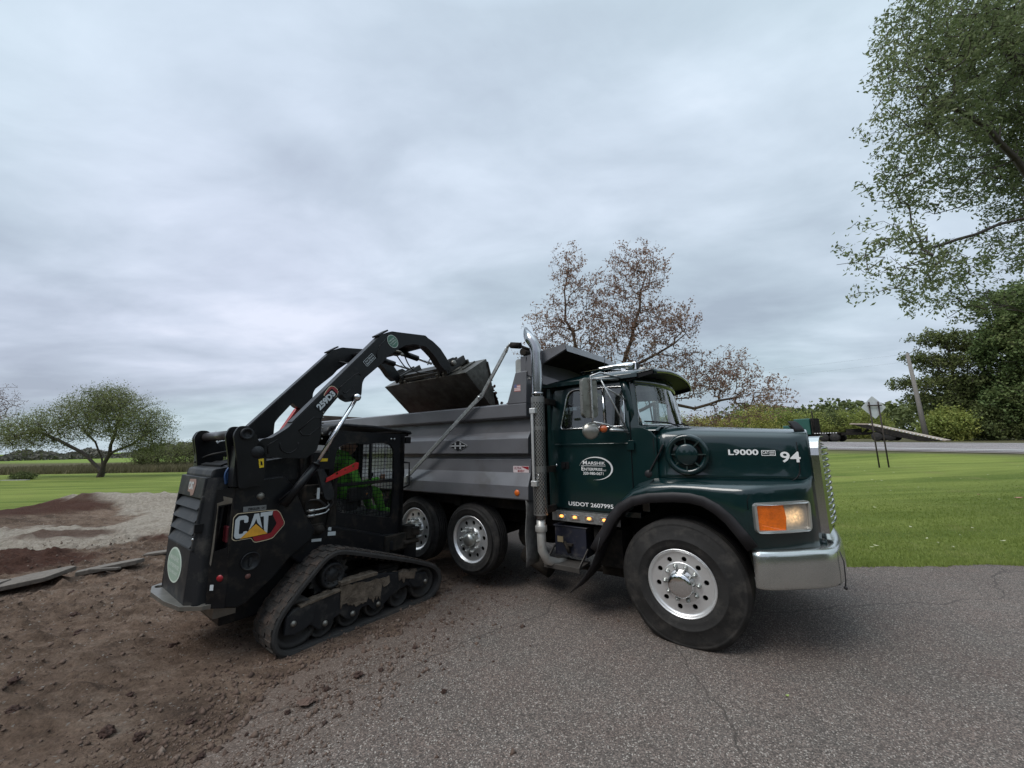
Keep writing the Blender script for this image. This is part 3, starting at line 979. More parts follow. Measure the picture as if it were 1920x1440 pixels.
def make_tree(name, label, cat, base, trunks, blobs, n_att, r_trunk, n_leaf, leaf, lmat, bmat, seed=1, spread=0.25, group=None, aspect=0.5, rtip=0.006, tubes=4, power=0.46, droop=0.0, surf=0.4, minr=0.0, straight=0.0, hub=None):
    """skeleton grown towards points spread through the crown; tubes for the wood, small bent quads for the leaves"""
    rng = np.random.default_rng(seed)
    base = np.array(base, dtype=float)
    nodes = []; par = []
    for path in trunks:
        path = [np.array(p, dtype=float) for p in path]
        prev = None
        if nodes:
            dd = [np.linalg.norm(q - path[0]) for q in nodes]
            prev = int(np.argmin(dd))
            if dd[prev] > 1e-3:
                nodes.append(path[0]); par.append(prev); prev = len(nodes) - 1
        else:
            nodes.append(path[0]); par.append(-1); prev = 0
        for a, b_ in zip(path, path[1:]):
            k = max(1, int(np.linalg.norm(b_ - a) / 0.5))
            for i in range(1, k + 1):
                q = a + (b_ - a) * i / k + (rng.normal(size=3) * 0.03 * np.linalg.norm(b_ - a) if i < k else 0)
                nodes.append(q); par.append(prev); prev = len(nodes) - 1
    att = rand_blobs(rng, blobs, n_att, surf)
    nd = np.array(nodes)
    dist0 = np.array([np.min(np.linalg.norm(nd - a, axis=1)) for a in att])
    order = np.argsort(dist0)
    cap = len(nodes) + n_att * 5
    NA = np.zeros((cap, 3)); NA[:len(nodes)] = nd; n = len(nodes)
    depth = [0] * n
    tips = []
    hub = np.array(hub if hub is not None else nd[0])
    for idx in order:
        a = att[idx]
        dv = NA[:n] - a
        dd = np.linalg.norm(dv, axis=1)
        # prefer nodes that lie below / inward
        pen = dd + 0.35 * np.maximum(0, NA[:n, 2] - a[2])
        if straight: pen = pen + straight * np.maximum(0, np.linalg.norm(NA[:n] - hub, axis=1) - np.linalg.norm(a - hub))
        j = int(np.argmin(pen))
        L_ = dd[j]
        k = min(4, max(1, int(L_ / 0.35)))
        prev = j
        p0 = NA[j].copy()
        mid = (p0 + a) / 2 + rng.normal(size=3) * (0.035 if straight else 0.10) * L_ + np.array([0, 0, 0.06 * L_ * (-1 if straight else 1)])
        for i in range(1, k + 1):
            t = i / k
            q = p0 * (1 - t) ** 2 + mid * 2 * t * (1 - t) + a * t * t
            if n >= cap: break
            NA[n] = q; par.append(prev); prev = n; n += 1
        tips.append((j, prev))
    P = NA[:n]; par = np.array(par)
    cnt = np.zeros(n)
    haschild = np.zeros(n, dtype=bool)
    for i in range(n - 1, 0, -1):
        if not haschild[i]: cnt[i] += 1
        if par[i] >= 0:
            cnt[par[i]] += cnt[i]; haschild[par[i]] = True
    rad = np.maximum(minr, rtip * cnt ** power)
    rad *= 1.0
    sc = r_trunk / rad[0]
    rad = np.maximum(rtip * 0.7, rad * (1 + (sc - 1) * np.clip(cnt / cnt[0], 0, 1) ** 0.35))
    # tubes
    V = []; Fc = []
    ci = np.arange(1, n); pi_ = par[1:]
    ok = pi_ >= 0
    ci, pi_ = ci[ok], pi_[ok]
    d = P[ci] - P[pi_]; ln = np.linalg.norm(d, axis=1); ln[ln < 1e-6] = 1e-6; d = d / ln[:, None]
    ref = np.where(np.abs(d[:, 2:3]) < 0.9, np.array([[0, 0, 1.0]]), np.array([[1.0, 0, 0]]))
    x = np.cross(d, ref); x /= np.linalg.norm(x, axis=1)[:, None]; y = np.cross(d, x)
    m = len(ci); T_ = tubes
    ang = 2 * PI * np.arange(T_) / T_
    r0 = np.minimum(rad[pi_], rad[ci] * 1.35); r1 = rad[ci]
    ring = x[:, None, :] * np.cos(ang)[None, :, None] + y[:, None, :] * np.sin(ang)[None, :, None]
    A = (P[pi_] - d * (rad[ci] * 0.3)[:, None])[:, None, :] + ring * r0[:, None, None]
    B = P[ci][:, None, :] + ring * r1[:, None, None]
    V = np.concatenate([A, B], 1).reshape(-1, 3)
    k = np.arange(T_); kn = (k + 1) % T_
    f0 = np.stack([k, kn, kn + T_, k + T_], 1)
    Fc = (f0[None] + (np.arange(m) * 2 * T_)[:, None, None]).reshape(-1, 4)
    root_o = empty(name, tuple(base))
    tag(root_o, label, cat, group)
    np_mesh('trunk', V - base, Fc, bmat, root_o, smooth=True)
    # leaves near the tips and along the last twigs
    if n_leaf:
        js = np.array([t[0] for t in tips]); ts = np.array([t[1] for t in tips])
        pick = rng.integers(0, len(ts), n_leaf)
        tt = rng.random(n_leaf) ** 0.6
        c = P[js[pick]] * (1 - tt)[:, None] + P[ts[pick]] * tt[:, None] + rng.normal(size=(n_leaf, 3)) * spread
        c[:, 2] -= droop * rng.random(n_leaf)
        dirv = rng.normal(size=(n_leaf, 3)); dirv[:, 2] -= 0.5; dirv /= np.linalg.norm(dirv, axis=1)[:, None]
        side = np.cross(dirv, rng.normal(size=(n_leaf, 3))); side /= np.linalg.norm(side, axis=1)[:, None]
        s = leaf * rng.uniform(0.6, 1.3, n_leaf)[:, None]
        nrm = np.cross(dirv, side)
        V = np.stack([c - dirv * s * 0.5, c + side * s * aspect * 0.5 + nrm * s * 0.08, c + dirv * s * 0.5, c - side * s * aspect * 0.5 + nrm * s * 0.08], 1).reshape(-1, 3)
        np_mesh('crown', V - base, np.arange(n_leaf * 4).reshape(-1, 4), lmat, root_o, attr=rng.random(n_leaf))
    return root_o


L_elm = leafmat('elm_leaves', [(0.10, 0.135, 0.055), (0.150, 0.190, 0.078), (0.215, 0.250, 0.115), (0.29, 0.315, 0.18)], 0.55, 0.5, 0.8)
L_oak = leafmat('oak_leaves', [(0.055, 0.075, 0.026), (0.088, 0.112, 0.038), (0.130, 0.155, 0.052), (0.18, 0.185, 0.072)], 0.7, 0.2, 0.25)
L_brown = leafmat('withered_oak_leaves', [(0.17, 0.095, 0.070), (0.25, 0.145, 0.110), (0.34, 0.225, 0.175), (0.32, 0.25, 0.17)], 0.75, 0.45, 1.0)
L_olive = leafmat('olive_leaves', [(0.115, 0.140, 0.050), (0.165, 0.190, 0.070), (0.225, 0.240, 0.105), (0.27, 0.24, 0.15)], 0.7, 0.4, 0.4)
L_bush = leafmat('bush_leaves', [(0.15, 0.20, 0.055), (0.23, 0.275, 0.070), (0.32, 0.34, 0.09), (0.42, 0.39, 0.11)], 0.7, 0.35, 0.15)
L_yel = leafmat('yellowing_leaves', [(0.24, 0.25, 0.08), (0.36, 0.33, 0.09), (0.46, 0.40, 0.13)], 0.7, 0.3, 0.3)

# brown oak behind the truck
BR = [(3.4, 14.3, 7.3, 1.1, 1.0, 1.3, .8), (2.25, 14.17, 8.35, 0.8, 0.9, 1.45, 1), (1.71, 14.43, 6.5, 1.35, 1.1, 1.1, 1), (3.14, 14.56, 5.77, 1.2, 1.1, 1.1, .7), (4.95, 14.17, 8.5, 1.45, 1.25, 1.3, 1), (4.5, 14.47, 6.36, 2.1, 1.5, 1.5, 1), (6.2, 14.44, 6.45, 1.3, 1.1, 1.0, 1), (5.62, 14.76, 4.49, 2.4, 1.2, 1.2, 1), (7.69, 14.77, 4.2, 1.2, 0.93, 0.8, 1), (8.55, 14.87, 4.5, 1.2, 1.1, 1.2, 1), (9.5, 14.38, 3.5, 1.1, 1.0, 1.0, 1), (7.87, 15.03, 2.7, 1.87, 0.7, 0.6, .6), (1.33, 15.04, 5.6, 1.4, 0.8, 0.7, 1), (6.9, 14.8, 5.2, .8, .8, .7, .5)]
make_tree('oak_tree', 'large oak with sparse brown leaves rising behind the dump truck', 'tree', (4.15, 15.2, 0.02),
          [[(4.15, 15.2, -0.1), (4.1, 15.05, 1.6), (4.0, 14.9, 3.4), (4.3, 14.7, 4.6), (4.8, 14.5, 6.4), (5.3, 14.3, 8.2)],
           [(4.0, 14.9, 3.4), (3.2, 14.8, 4.6), (2.5, 14.6, 5.6), (2.15, 14.4, 7.2), (2.3, 14.2, 8.8)],
           [(4.05, 14.95, 2.6), (5.6, 14.8, 3.4), (7.0, 14.8, 3.1), (8.7, 14.8, 3.5)],
           [(4.3, 14.7, 4.6), (5.6, 14.6, 5.2), (6.8, 14.5, 6.0)],
           [(4.1, 15.0, 2.0), (5.6, 15.0, 2.5), (7.6, 15.0, 2.4)]],
          BR, 3800, 0.15, 21000, 0.09, L_brown, M['barkr'], seed=3, spread=0.07, aspect=0.55, rtip=0.0046, tubes=4, power=0.38, surf=0.5, straight=1.2, hub=(4.2, 14.8, 3.6))

# multi-stemmed tree on the left lawn
LB = [(-35.2, 29.2, 2.4, 2.2, 1.2, 0.6, .5), (-30.2, 28.7, 5.6, 1.5, 1.2, 1.2, .6), (-27.0, 29.2, 2.6, 1.5, 1.2, 1.1, .6), (-36.2, 29.05, 3.6, 2.4, 1.6, 1.3, 1), (-38.0, 29.1, 3.0, 1.8, 1.6, 1.1, 1), (-33.78, 28.99, 4.3, 2.4, 1.6, 1.2, 1), (-31.15, 28.81, 5.3, 2.6, 1.8, 1.3, 1.2), (-29.2, 29.0, 4.4, 2.7, 2.2, 1.9, 1.2), (-27.4, 29.13, 3.4, 1.8, 1.8, 1.6, 1), (-32.59, 29.12, 3.5, 3.0, 1.2, 0.8, .6), (-28.3, 29.38, 2.2, 1.6, 1.0, 0.8, .8), (-30.33, 28.65, 6.2, 1.6, 1.0, 0.8, 1)]
make_tree('lawn_tree', 'olive green tree with low spreading limbs alone on left lawn', 'tree', (-31.1, 29.6, 0),
          [[(-31.1, 29.6, -0.1), (-30.9, 29.5, 0.35), (-30.4, 29.4, 1.7), (-30.0, 29.2, 3.1), (-29.6, 28.9, 4.9)],
           [(-30.9, 29.5, 0.35), (-31.7, 29.5, 1.1), (-32.6, 29.4, 1.9), (-34.2, 29.2, 2.8), (-36.2, 29.1, 3.6)],
           [(-30.9, 29.5, 0.35), (-30.95, 29.4, 1.4), (-31.4, 29.2, 2.6), (-32.3, 29.0, 3.6)],
           [(-30.4, 29.4, 1.7), (-29.0, 29.4, 2.3), (-27.9, 29.3, 3.0)]],
          LB, 2600, 0.22, 46000, 0.13, L_olive, M['bark'], seed=8, spread=0.24, aspect=0.32, rtip=0.010, tubes=4, power=0.40, surf=0.45)
make_tree('bare_tree', 'thin leafless reddish tree cut by the left picture edge', 'tree', (-53.0, 38, 0),
          [[(-53, 38, -0.1), (-52.6, 38, 2), (-52.0, 37.9, 4.5)]],
          [(-50.6, 37.72, 6.4, 1.9, 1.7, 2.6, 1), (-53, 37.8, 6.1, 2.6, 2.1, 3.0, 1), (-49.6, 37.97, 4.8, 1.2, 1.0, 1.6, .6), (-55, 38, 5, 2, 2, 2, 1)], 900, 0.2, 2500, 0.12,
          leafmat('russet_twigs', [(0.16, 0.10, 0.09), (0.22, 0.15, 0.13)], 0.8, 0.1), mat('russet_bark', (0.17, 0.125, 0.115), 0.9), seed=4, spread=0.2, rtip=0.012)

# elm overhanging from the right, trunk outside the picture
RB = [(9.63, 6.78, 10.3, 1.86, 1.22, 1.49, 1), (11.72, 7.94, 9.19, 2.23, 1.25, 1.38, 1), (8.28, 6.43, 9.3, 1.12, 1.0, 1.21, 0.8), (8.38, 6.81, 8.04, 1.23, 0.85, 0.88, 0.8), (7.68, 6.79, 6.86, 0.84, 0.6, 0.61, 0.5), (7.08, 6.2, 7.96, 0.45, 0.4, 0.66, 0.3), (9.53, 7.74, 7.35, 1.12, 0.71, 0.66, 0.6), (12.36, 8.59, 8.3, 1.32, 1.05, 1.16, 1), (6.58, 6.33, 5.28, 0.95, 0.47, 0.4, 0.5), (5.83, 6.12, 4.75, 0.56, 0.4, 0.4, 0.35), (7.99, 7.07, 5.1, 1.23, 0.6, 0.55, 0.45), (9.43, 7.49, 5.5, 1.18, 0.66, 0.55, 0.4), (7.23, 6.87, 4.55, 0.95, 0.4, 0.33, 0.45), (10.21, 8.41, 4.9, 1.23, 0.61, 0.55, 0.5), (13.2, 7.81, 10.3, 2.24, 1.9, 2.53, 1), (13.1, 8.33, 6.9, 1.68, 1.5, 1.87, 0.7), (14.4, 8, 12, 2.8, 2.2, 1.65, 1)]
make_tree('elm_tree', 'tall elm overhanging the picture from the upper right corner', 'tree', (13.6, 8.3, 0.05),
          [[(13.6, 8.3, -0.1), (13.5, 8.2, 2.5), (13.2, 8.0, 4.8), (13.0, 7.9, 7.5), (12.6, 7.6, 10.0)],
           [(13.3, 8.05, 4.4), (12.2, 7.7, 5.6), (10.7, 7.39, 6.29), (9.69, 7.44, 5.98), (8.69, 7.3, 5.66), (7.9, 6.9, 5.4)],
           [(13.2, 8.0, 4.8), (11.8, 7.6, 6.6), (10.7, 7.3, 7.6), (9.84, 7.0, 8.1), (8.8, 6.8, 8.5)],
           [(13.4, 8.1, 3.6), (12.2, 8.1, 4.3), (11.0, 8.0, 4.5), (9.4, 7.5, 4.7)],
           [(13.0, 7.9, 7.5), (11.6, 7.3, 9.0), (10.4, 6.9, 10.0)]],
          RB, 7000, 0.20, 82000, 0.088, L_elm, M['bark'], seed=12, spread=0.065, aspect=0.42, rtip=0.0035, tubes=4, power=0.40, droop=0.09, surf=0.5)

# trees beyond the road
L_bush2 = leafmat('olive_oak_leaves', [(0.060, 0.078, 0.028), (0.100, 0.125, 0.042), (0.150, 0.175, 0.060), (0.21, 0.21, 0.08)], 0.7, 0.3, 0.2)
OB = [(55.6, 48.66, 14.6, 3.8, 2.2, 1.2, 1), (52.9, 48.98, 12.2, 2.4, 1.7, 0.9, .8), (52.2, 49.58, 8.9, 2.7, 2.2, 1.1, 1), (52.4, 49.6, 7.0, 2.0, 1.9, 0.8, .6), (56.5, 49.32, 11.4, 4.0, 3.0, 1.3, 1), (57.0, 49.2, 9.0, 3.8, 3.0, 1.2, 1), (60.32, 48.78, 13.6, 3.9, 3.2, 2.2, 1), (56.4, 49.97, 6.2, 4.0, 3.1, 2.4, 1), (61.6, 49.76, 7.25, 5.0, 4.1, 4.1, 1)]
make_tree('spreading_oak', 'tall dark oak with layered limbs behind the utility pole', 'tree', (57.5, 49.7, 1.5),
          [[(57.5, 49.7, 1.3), (57.4, 49.5, 5), (57.2, 49.3, 9), (57.0, 49, 13)], [(57.4, 49.5, 6), (54.5, 49.5, 7.8), (52.2, 49.5, 8.4)], [(57.2, 49.3, 9), (55, 49, 11), (53, 49, 12)], [(57.4, 49.5, 7), (60.5, 49.4, 9)]],
          OB, 2600, 0.42, 30000, 0.30, L_bush2, M['bark'], seed=21, spread=0.22, aspect=0.6, rtip=0.016, power=0.42, surf=0.6)
RT = [(59.2, 44.19, 16.6, 3.1, 3.1, 3.4, 1), (60.9, 44.99, 11.79, 3.8, 3.8, 4.4, 1), (60.4, 45.99, 5.9, 4.4, 3.8, 3.6, 1), (58.6, 44.78, 12.6, 2.8, 3.0, 3.0, 1), (63.6, 44.4, 15.52, 3.8, 3.8, 5.7, 1), (64, 45.8, 6.7, 4.4, 4.4, 5.7, 1)]
make_tree('dense_tree', 'very tall dense dark tree at right edge beyond the road', 'tree', (62, 45, 1.3),
          [[(62, 45, 1.1), (61.8, 45, 6), (61.5, 45, 11), (61.3, 44.7, 17)]], RT, 2400, 0.5, 60000, 0.33, leafmat('dark_canopy_leaves', [(0.048, 0.080, 0.028), (0.085, 0.128, 0.042), (0.135, 0.175, 0.060), (0.20, 0.22, 0.085)], 0.7, 0.2, 0.25), M['bark'], seed=22, spread=0.28, aspect=0.6, rtip=0.02, power=0.42)
bl = {'brush': ['leafy bush at the foot of the dark oak', 'broad dark bush between the oak and the right picture edge', 'tall bush under the dense tree at the right picture edge']}
for i, (x, y, z, rx, rz, nm) in enumerate([(53.6, 47.6, 3.4, 3.2, 1.9, 0), (58.3, 47.0, 3.7, 3.6, 2.3, 1), (63.0, 46.5, 3.8, 3.9, 2.7, 2)]):
    make_tree('bush', bl['brush'][nm], 'bush', (x, y, 1.3), [[(x, y, 1.1), (x, y, 2.6)]], [(x, y, z, rx, rx * .6, rz, 1)], 300, 0.1, 11000, 0.30, L_oak if i else L_bush, M['bark'], seed=40 + i, spread=0.35, aspect=0.6, rtip=0.02, group='bushes at the wood edge right of the pole')
BU = [(27.5, 62.4, 4.9, 3.6, 2.2), (31.66, 62.26, 4.6, 3.6, 1.9), (36.6, 62.34, 4.5, 3.6, 1.9), (41.12, 62.22, 5.3, 3.6, 2.6), (46.27, 62.23, 5.2, 4.0, 2.5), (51.42, 62.25, 4.9, 4.0, 2.3), (54.85, 62.8, 4.7, 3.4, 2.3), (58.6, 62.33, 4.8, 3.4, 2.7), (62.3, 62.34, 4.7, 3.2, 2.9)]
BL = ['pale green bush seen behind the windshield edge', 'yellow green bush low behind the truck hood', 'small yellowing bush above the hood centre', 'rounded mid green bush left of the green truck cab', 'tall light green bush behind the green flatbed cab', 'green bush behind the raised flatbed deck', 'darker green bush left of the diamond sign', 'green bush directly behind the diamond sign', 'green bush between diamond sign and utility pole']
for i, (x, y, z, rx, rz) in enumerate(BU):
    lm = (L_bush, L_yel, L_yel, L_bush, L_bush, L_bush, L_oak, L_bush, L_bush)[i]
    make_tree('bush', BL[i], 'bush', (x, y + 5, 1.5), [[(x, y + 5, 1.2), (x, y + 5, 3.0)]], [(x, y + 5, z - .4, rx, rx * .6, rz, 1), (x + rx * .4, y + 5, z - 1.5, rx * .8, rx * .5, rz * .8, 1), (x - rx * .5, y + 5, z - 1.6, rx * .7, rx * .5, rz * .7, 1)], 420, 0.10, 11000, 0.25, lm, M['bark'], seed=60 + i, spread=0.38, aspect=0.6, rtip=0.02, group='row of bushes beyond the road')
make_tree('sapling', 'thin yellowing sapling behind the truck hood', 'tree', (14.1, 22.2, 0.35), [[(14.1, 22.2, 0.2), (14.15, 22.1, 2.2), (14.1, 22.0, 3.6)]],
          [(13.9, 22.0, 3.3, .9, .8, .7, 1), (14.4, 22.1, 2.7, .9, .7, .5, 1)], 160, 0.035, 1500, 0.11, L_yel, M['bark'], seed=71, spread=0.12, rtip=0.006)
SH = [(-38.64, 40.66, 0.95, 1.0, 1.3), (-36.9, 40.64, 1.15, 1.2, 1.6), (-35.0, 40.61, 1.3, 1.2, 1.8), (-33.1, 40.59, 1.35, 1.3, 1.9), (-31.2, 40.55, 1.6, 1.4, 2.1), (-29.2, 40.55, 1.5, 1.4, 2.0)]
SL = ['low grey green shrub just right of the lawn tree', 'second shrub from the lawn tree in the hedge line', 'third shrub from the lawn tree, with olive twigs', 'twiggy shrub midway between lawn tree and loader', 'taller bare shrub left of the loader tower', 'grey shrub seen beside the loader tower']
for i, (x, y, z, rx, rz) in enumerate(SH):
    make_tree('shrub', SL[i], 'shrub', (x, y, 0), [[(x, y, -0.1), (x, y, 0.5)]], [(x, y, z + .2, rx, rx * .7, rz * 0.9, 1)], 420, 0.07, 2600, 0.13, L_olive if i < 4 else leafmat('grey_twigs', [(0.10, 0.085, 0.065), (0.15, 0.13, 0.095)], 0.9, 0.1), M['bark'], seed=80 + i, spread=0.16, rtip=0.011, group='shrubs along the far lawn edge')
make_tree('low_bush', 'small dark bush on the lawn at far left', 'bush', (-34.8, 27.9, 0), [[(-34.8, 27.9, -0.05), (-34.8, 27.9, 0.2)]], [(-34.8, 27.9, 0.25, 0.95, 0.5, 0.28, 1)], 120, 0.03, 2200, 0.1, L_oak, M['bark'], seed=90, spread=0.07, rtip=0.006)


def far_wood():
    """hedgerow and woods on the horizon, one mass"""
    rng = np.random.default_rng(3)
    Vs = []; at = []
    n = 52000
    # left horizon belt, at 170-330 m, and belts behind the truck
    a = rng.uniform(-1.45, 0.62, n)
    dist = rng.choice([175., 240., 330.], n) + rng.normal(0, 4, n)
    x = np.sin(a) * dist; y = np.cos(a) * dist
    cl = np.array([noise.noise(Vector((float(t) * 28, 0.5, 0))) + 0.5 * noise.noise(Vector((float(t) * 90, 3.5, 0))) for t in a])
    hmax = (dist / 175.) * (1.5 + 1.6 * cl + 1.6 * (a > -0.75))
    z = rng.random(n) ** 0.8 * hmax
    c = np.stack([x, y, z], 1)
    d = rng.normal(size=(n, 3)); d /= np.linalg.norm(d, axis=1)[:, None]
    s_ = np.cross(d, rng.normal(size=(n, 3))); s_ /= np.linalg.norm(s_, axis=1)[:, None]
    sz = rng.uniform(0.7, 1.5, n)[:, None] * (dist / 200)[:, None]
    V = np.stack([c - d * sz * .5, c + s_ * sz * .4, c + d * sz * .5, c - s_ * sz * .4], 1).reshape(-1, 3)
    o = np_mesh('distant_woods', V, np.arange(n * 4).reshape(-1, 4), leafmat('distant_foliage', [(0.075, 0.072, 0.062), (0.105, 0.098, 0.080), (0.14, 0.125, 0.10)], 0.9, 0.1, 0.02), attr=rng.random(n))
    tag(o, 'dark belt of distant trees along the horizon', kind='stuff')
    # wooded rise beyond the road
    n = 30000
    t = rng.uniform(-60, 60, n); s = rng.uniform(95, 120, n)
    x = 0.84 * s - 0.54 * t; y = 0.54 * s + 0.84 * t
    cl = np.array([noise.noise(Vector((float(q) * 0.09, 7.5, 0))) for q in t])
    z = 1.5 + rng.random(n) ** 0.8 * (7.5 + 3 * cl)
    c = np.stack([x, y, z], 1)
    d = rng.normal(size=(n, 3)); d /= np.linalg.norm(d, axis=1)[:, None]
    s_ = np.cross(d, rng.normal(size=(n, 3))); s_ /= np.linalg.norm(s_, axis=1)[:, None]
    sz = rng.uniform(0.5, 1.0, n)[:, None]
    V = np.stack([c - d * sz * .5, c + s_ * sz * .4, c + d * sz * .5, c - s_ * sz * .4], 1).reshape(-1, 3)
    o = np_mesh('woods', V, np.arange(n * 4).reshape(-1, 4), L_oak, attr=rng.random(n))
    tag(o, 'mass of trees behind the bushes beyond the road', kind='stuff')


far_wood()


def wood_behind():
    """the wood that stands behind the photographer and mirrors in glass and paint"""
    rng = np.random.default_rng(31)
    n = 26000
    a = rng.uniform(R(100), R(285), n)
    d = 21 + rng.normal(0, 1.6, n) + 2 * np.sin(a * 9)
    x = np.sin(a) * d; y = np.cos(a) * d
    z = rng.random(n) ** 0.85 * (7.5 + 2.2 * np.sin(a * 13) + 1.2 * np.sin(a * 31))
    c = np.stack([x, y, z], 1)
    dv = rng.normal(size=(n, 3)); dv /= np.linalg.norm(dv, axis=1)[:, None]
    sv = np.cross(dv, rng.normal(size=(n, 3))); sv /= np.linalg.norm(sv, axis=1)[:, None]
    sz = rng.uniform(0.35, 0.8, n)[:, None]
    V = np.stack([c - dv * sz * .5, c + sv * sz * .4, c + dv * sz * .5, c - sv * sz * .4], 1).reshape(-1, 3)
    o = np_mesh('woods', V, np.arange(n * 4).reshape(-1, 4), L_oak, attr=rng.random(n))
    tag(o, 'dark wood mirrored in the truck windshield and paint', kind='stuff')


wood_behind()


def rough_strip():
    rng = np.random.default_rng(9)
    n = 60000
    a = rng.uniform(-1.2, -0.3, n)
    d = rng.uniform(43.5, 66, n)
    x = np.sin(a) * d; y = np.cos(a) * d
    ok = (y > 34.5)
    x, y = x[ok], y[ok]; n = len(x)
    h = rng.uniform(0.25, 0.75, n); w = rng.uniform(0.03, 0.07, n)
    b_ = rng.uniform(0, 2 * PI, n)
    dx, dy = np.cos(b_) * w, np.sin(b_) * w
    V = np.empty((n, 3, 3), dtype=np.float32)
    z0 = np.zeros(n) - 0.02
    V[:, 0] = np.stack([x - dx, y - dy, z0], 1); V[:, 1] = np.stack([x + dx, y + dy, z0], 1)
    V[:, 2] = np.stack([x + rng.normal(0, .15, n), y + rng.normal(0, .15, n), h], 1)
    o = np_mesh('tall_grass', V.reshape(-1, 3), np.arange(n * 3).reshape(-1, 3), leafmat('dry_grass', [(0.095, 0.088, 0.048), (0.145, 0.128, 0.070), (0.20, 0.175, 0.105)], 0.9, 0.3, 0.2), attr=rng.random(n))
    tag(o, 'uncut brownish grass strip beyond the left lawn', kind='stuff')


rough_strip()

# ------------------------------------------------------------------ things beyond the lawn
sg = empty('road_sign', (18.75, 19.95, hground(18.6, 19.95)))
tag(sg, 'back of a diamond road sign on two dark posts', 'sign')
mb = MB(); mb.M = Matrix.Rotation(R(-6), 4, 'Z')
g0 = hground(18.6, 19.95)
for dx in (-0.22, 0.22):
    mb2 = MB(); mb2.M = mb.M
    mb2.tube([(dx, 0, -0.3), (dx, 0, 3.35)], 0.032, 6)
    mb2.build('post', M['post'], sg)
mb.bar((-0.33, -0.045, 3.15), (0.33, -0.045, 3.15), 0.04, 0.06)
mb.build('crossbar', M['post'], sg)
mb = MB(); mb.M = Matrix.Rotation(R(-6), 4, 'Z')
dm = roundpoly([(0, 0.60), (-0.60, 0), (0, -0.60), (0.60, 0)], 0.06)
mb.plate([(a, b_ + 3.06) for a, b_ in dm], lambda a, b_: (a, 0.04, b_), (0, 0.005, 0))
mb.build('diamond_panel', M['signback'], sg)

pz = hground(48.4, 45.6)
pl = tag(empty('utility_pole', (48.37, 45.6, pz)), 'leaning pale utility pole standing before the dark oak', 'pole')
mb = MB()
mb.tube([(0, 0, -0.5), (-0.2, 0, 5), (-0.45, 0, 10.6)], [0.27, 0.22, 0.16], 12)
mb.build('pole_shaft', M['pole'], pl)
mb = MB()
mb.tube([(-0.45, 0.25, 10.3), (-0.45, -0.9, 10.75)], 0.04, 6)
mb.ball((-0.45, -0.95, 10.8), 0.14, 8, 6)
mb.build('insulator', M['galv'], pl)
mb = MB()
for zz, e in ((10.5, 0), (9.5, 0.05)):
    pts = []
    for i in range(25):
        t = i / 24
        pts.append((-0.5 - 60 * t, 14 * t, zz - 1.2 * math.sin(PI * t) - 0.8 * t + e))
    mb.tube(pts, 0.006, 4)
mb.build('wire', mat('power_wire', (0.30, 0.31, 0.33), 0.6), pl)

# tilt-bed truck parked on the far shoulder
fb = tag(empty('flatbed_truck', (39.8, 49.3, hground(39.8, 49.3) + 0.05), R(-57)), 'green cab truck with its long plank deck tilted to the road', 'truck')
mb = MB()
mb.box((-3.2, -0.5, 0.75), (6.6, 0.5, 1.05)); mb.box((-1.0, -1.2, 0.98), (1.6, 1.2, 1.14)); mb.box((2.0, -0.2, 1.0), (3.4, 0.2, 1.5)); mb.bar((3.6, 0, 1.0), (4.4, 0, 1.75), 0.2, 0.2)
for k in range(9): mb.box((-0.9 + k * 0.27, -1.215, 1.02), (-0.76 + k * 0.27, -1.2, 1.10), mat=1)
mb.build('chassis', [M['frame'], M['white']], fb)
mb = MB()
mb.box((-3.1, -1.1, 0.9), (-1.3, 1.1, 3.0)); mb.box((-4.6, -0.8, 0.8), (-3.1, 0.8, 2.2))
mb.build('cab', mat('dark_green_cab', (0.012, 0.07, 0.055), 0.4), fb, bevel=0.12, seg=3)
mb = MB(); mb.box((-1.15, -1.15, 1.0), (-1.0, 1.15, 3.0)); mb.tube([(-0.9, -1.1, 1.0), (-0.9, -1.1, 3.9)], 0.07, 8)
mb.build('headboard', M['frame'], fb)
mb = MB()
mb.plate([(3.3, 2.02), (3.5, 2.14), (5.0, 2.02), (10.9, -0.02), (10.8, -0.10), (5.0, 1.88)], lambda a, b_: (a - 0.6, -1.25, b_), (0, 2.5, 0))
mb.build('tilted_deck', M['deck'], fb)
mb = MB()
mb.plate([(3.6, 1.98), (5.0, 1.86), (10.6, -0.12), (9.0, -0.1), (7, 0.5), (4.2, 1.7)], lambda a, b_: (a - 0.6, -1.27, b_), (0, 0.1, 0))
for k in range(21):
    a = 4.5 + k * 0.27
    mb.box((a, -1.30, 1.90 - (a - 4.4) * 0.345), (a + 0.12, -1.27, 1.97 - (a - 4.4) * 0.345), mat=1)
mb.build('side_rail', [M['frame'], M['white']], fb)
for x in (-3.9, 0.0, 1.1, 5.0, 6.1):
    for s_ in (-1, 1):
        mb = MB()
        mb.lathe([(0.0, 0.02), (0.26, 0.02), (0.30, 0.0), (0.5, 0.0), (0.52, -0.06), (0.52, -0.3), (0.3, -0.34), (0, -0.34)], (x, s_ * 1.2, 0.5), (0, s_, 0), 20)
        mb.build('wheel', M['tyre'], fb)

# ================================================================== DUMP TRUCK (x forward, -y is the side seen)
T = tag(empty('dump_truck', (2.2115, 4.7569, 0.0), R(-35.5)), 'dark green dump truck with grey dump bed and chrome stack', 'truck')
TP = lambda n, mb, m, p=None, **k: mb.build(n, m, p or T, **k)


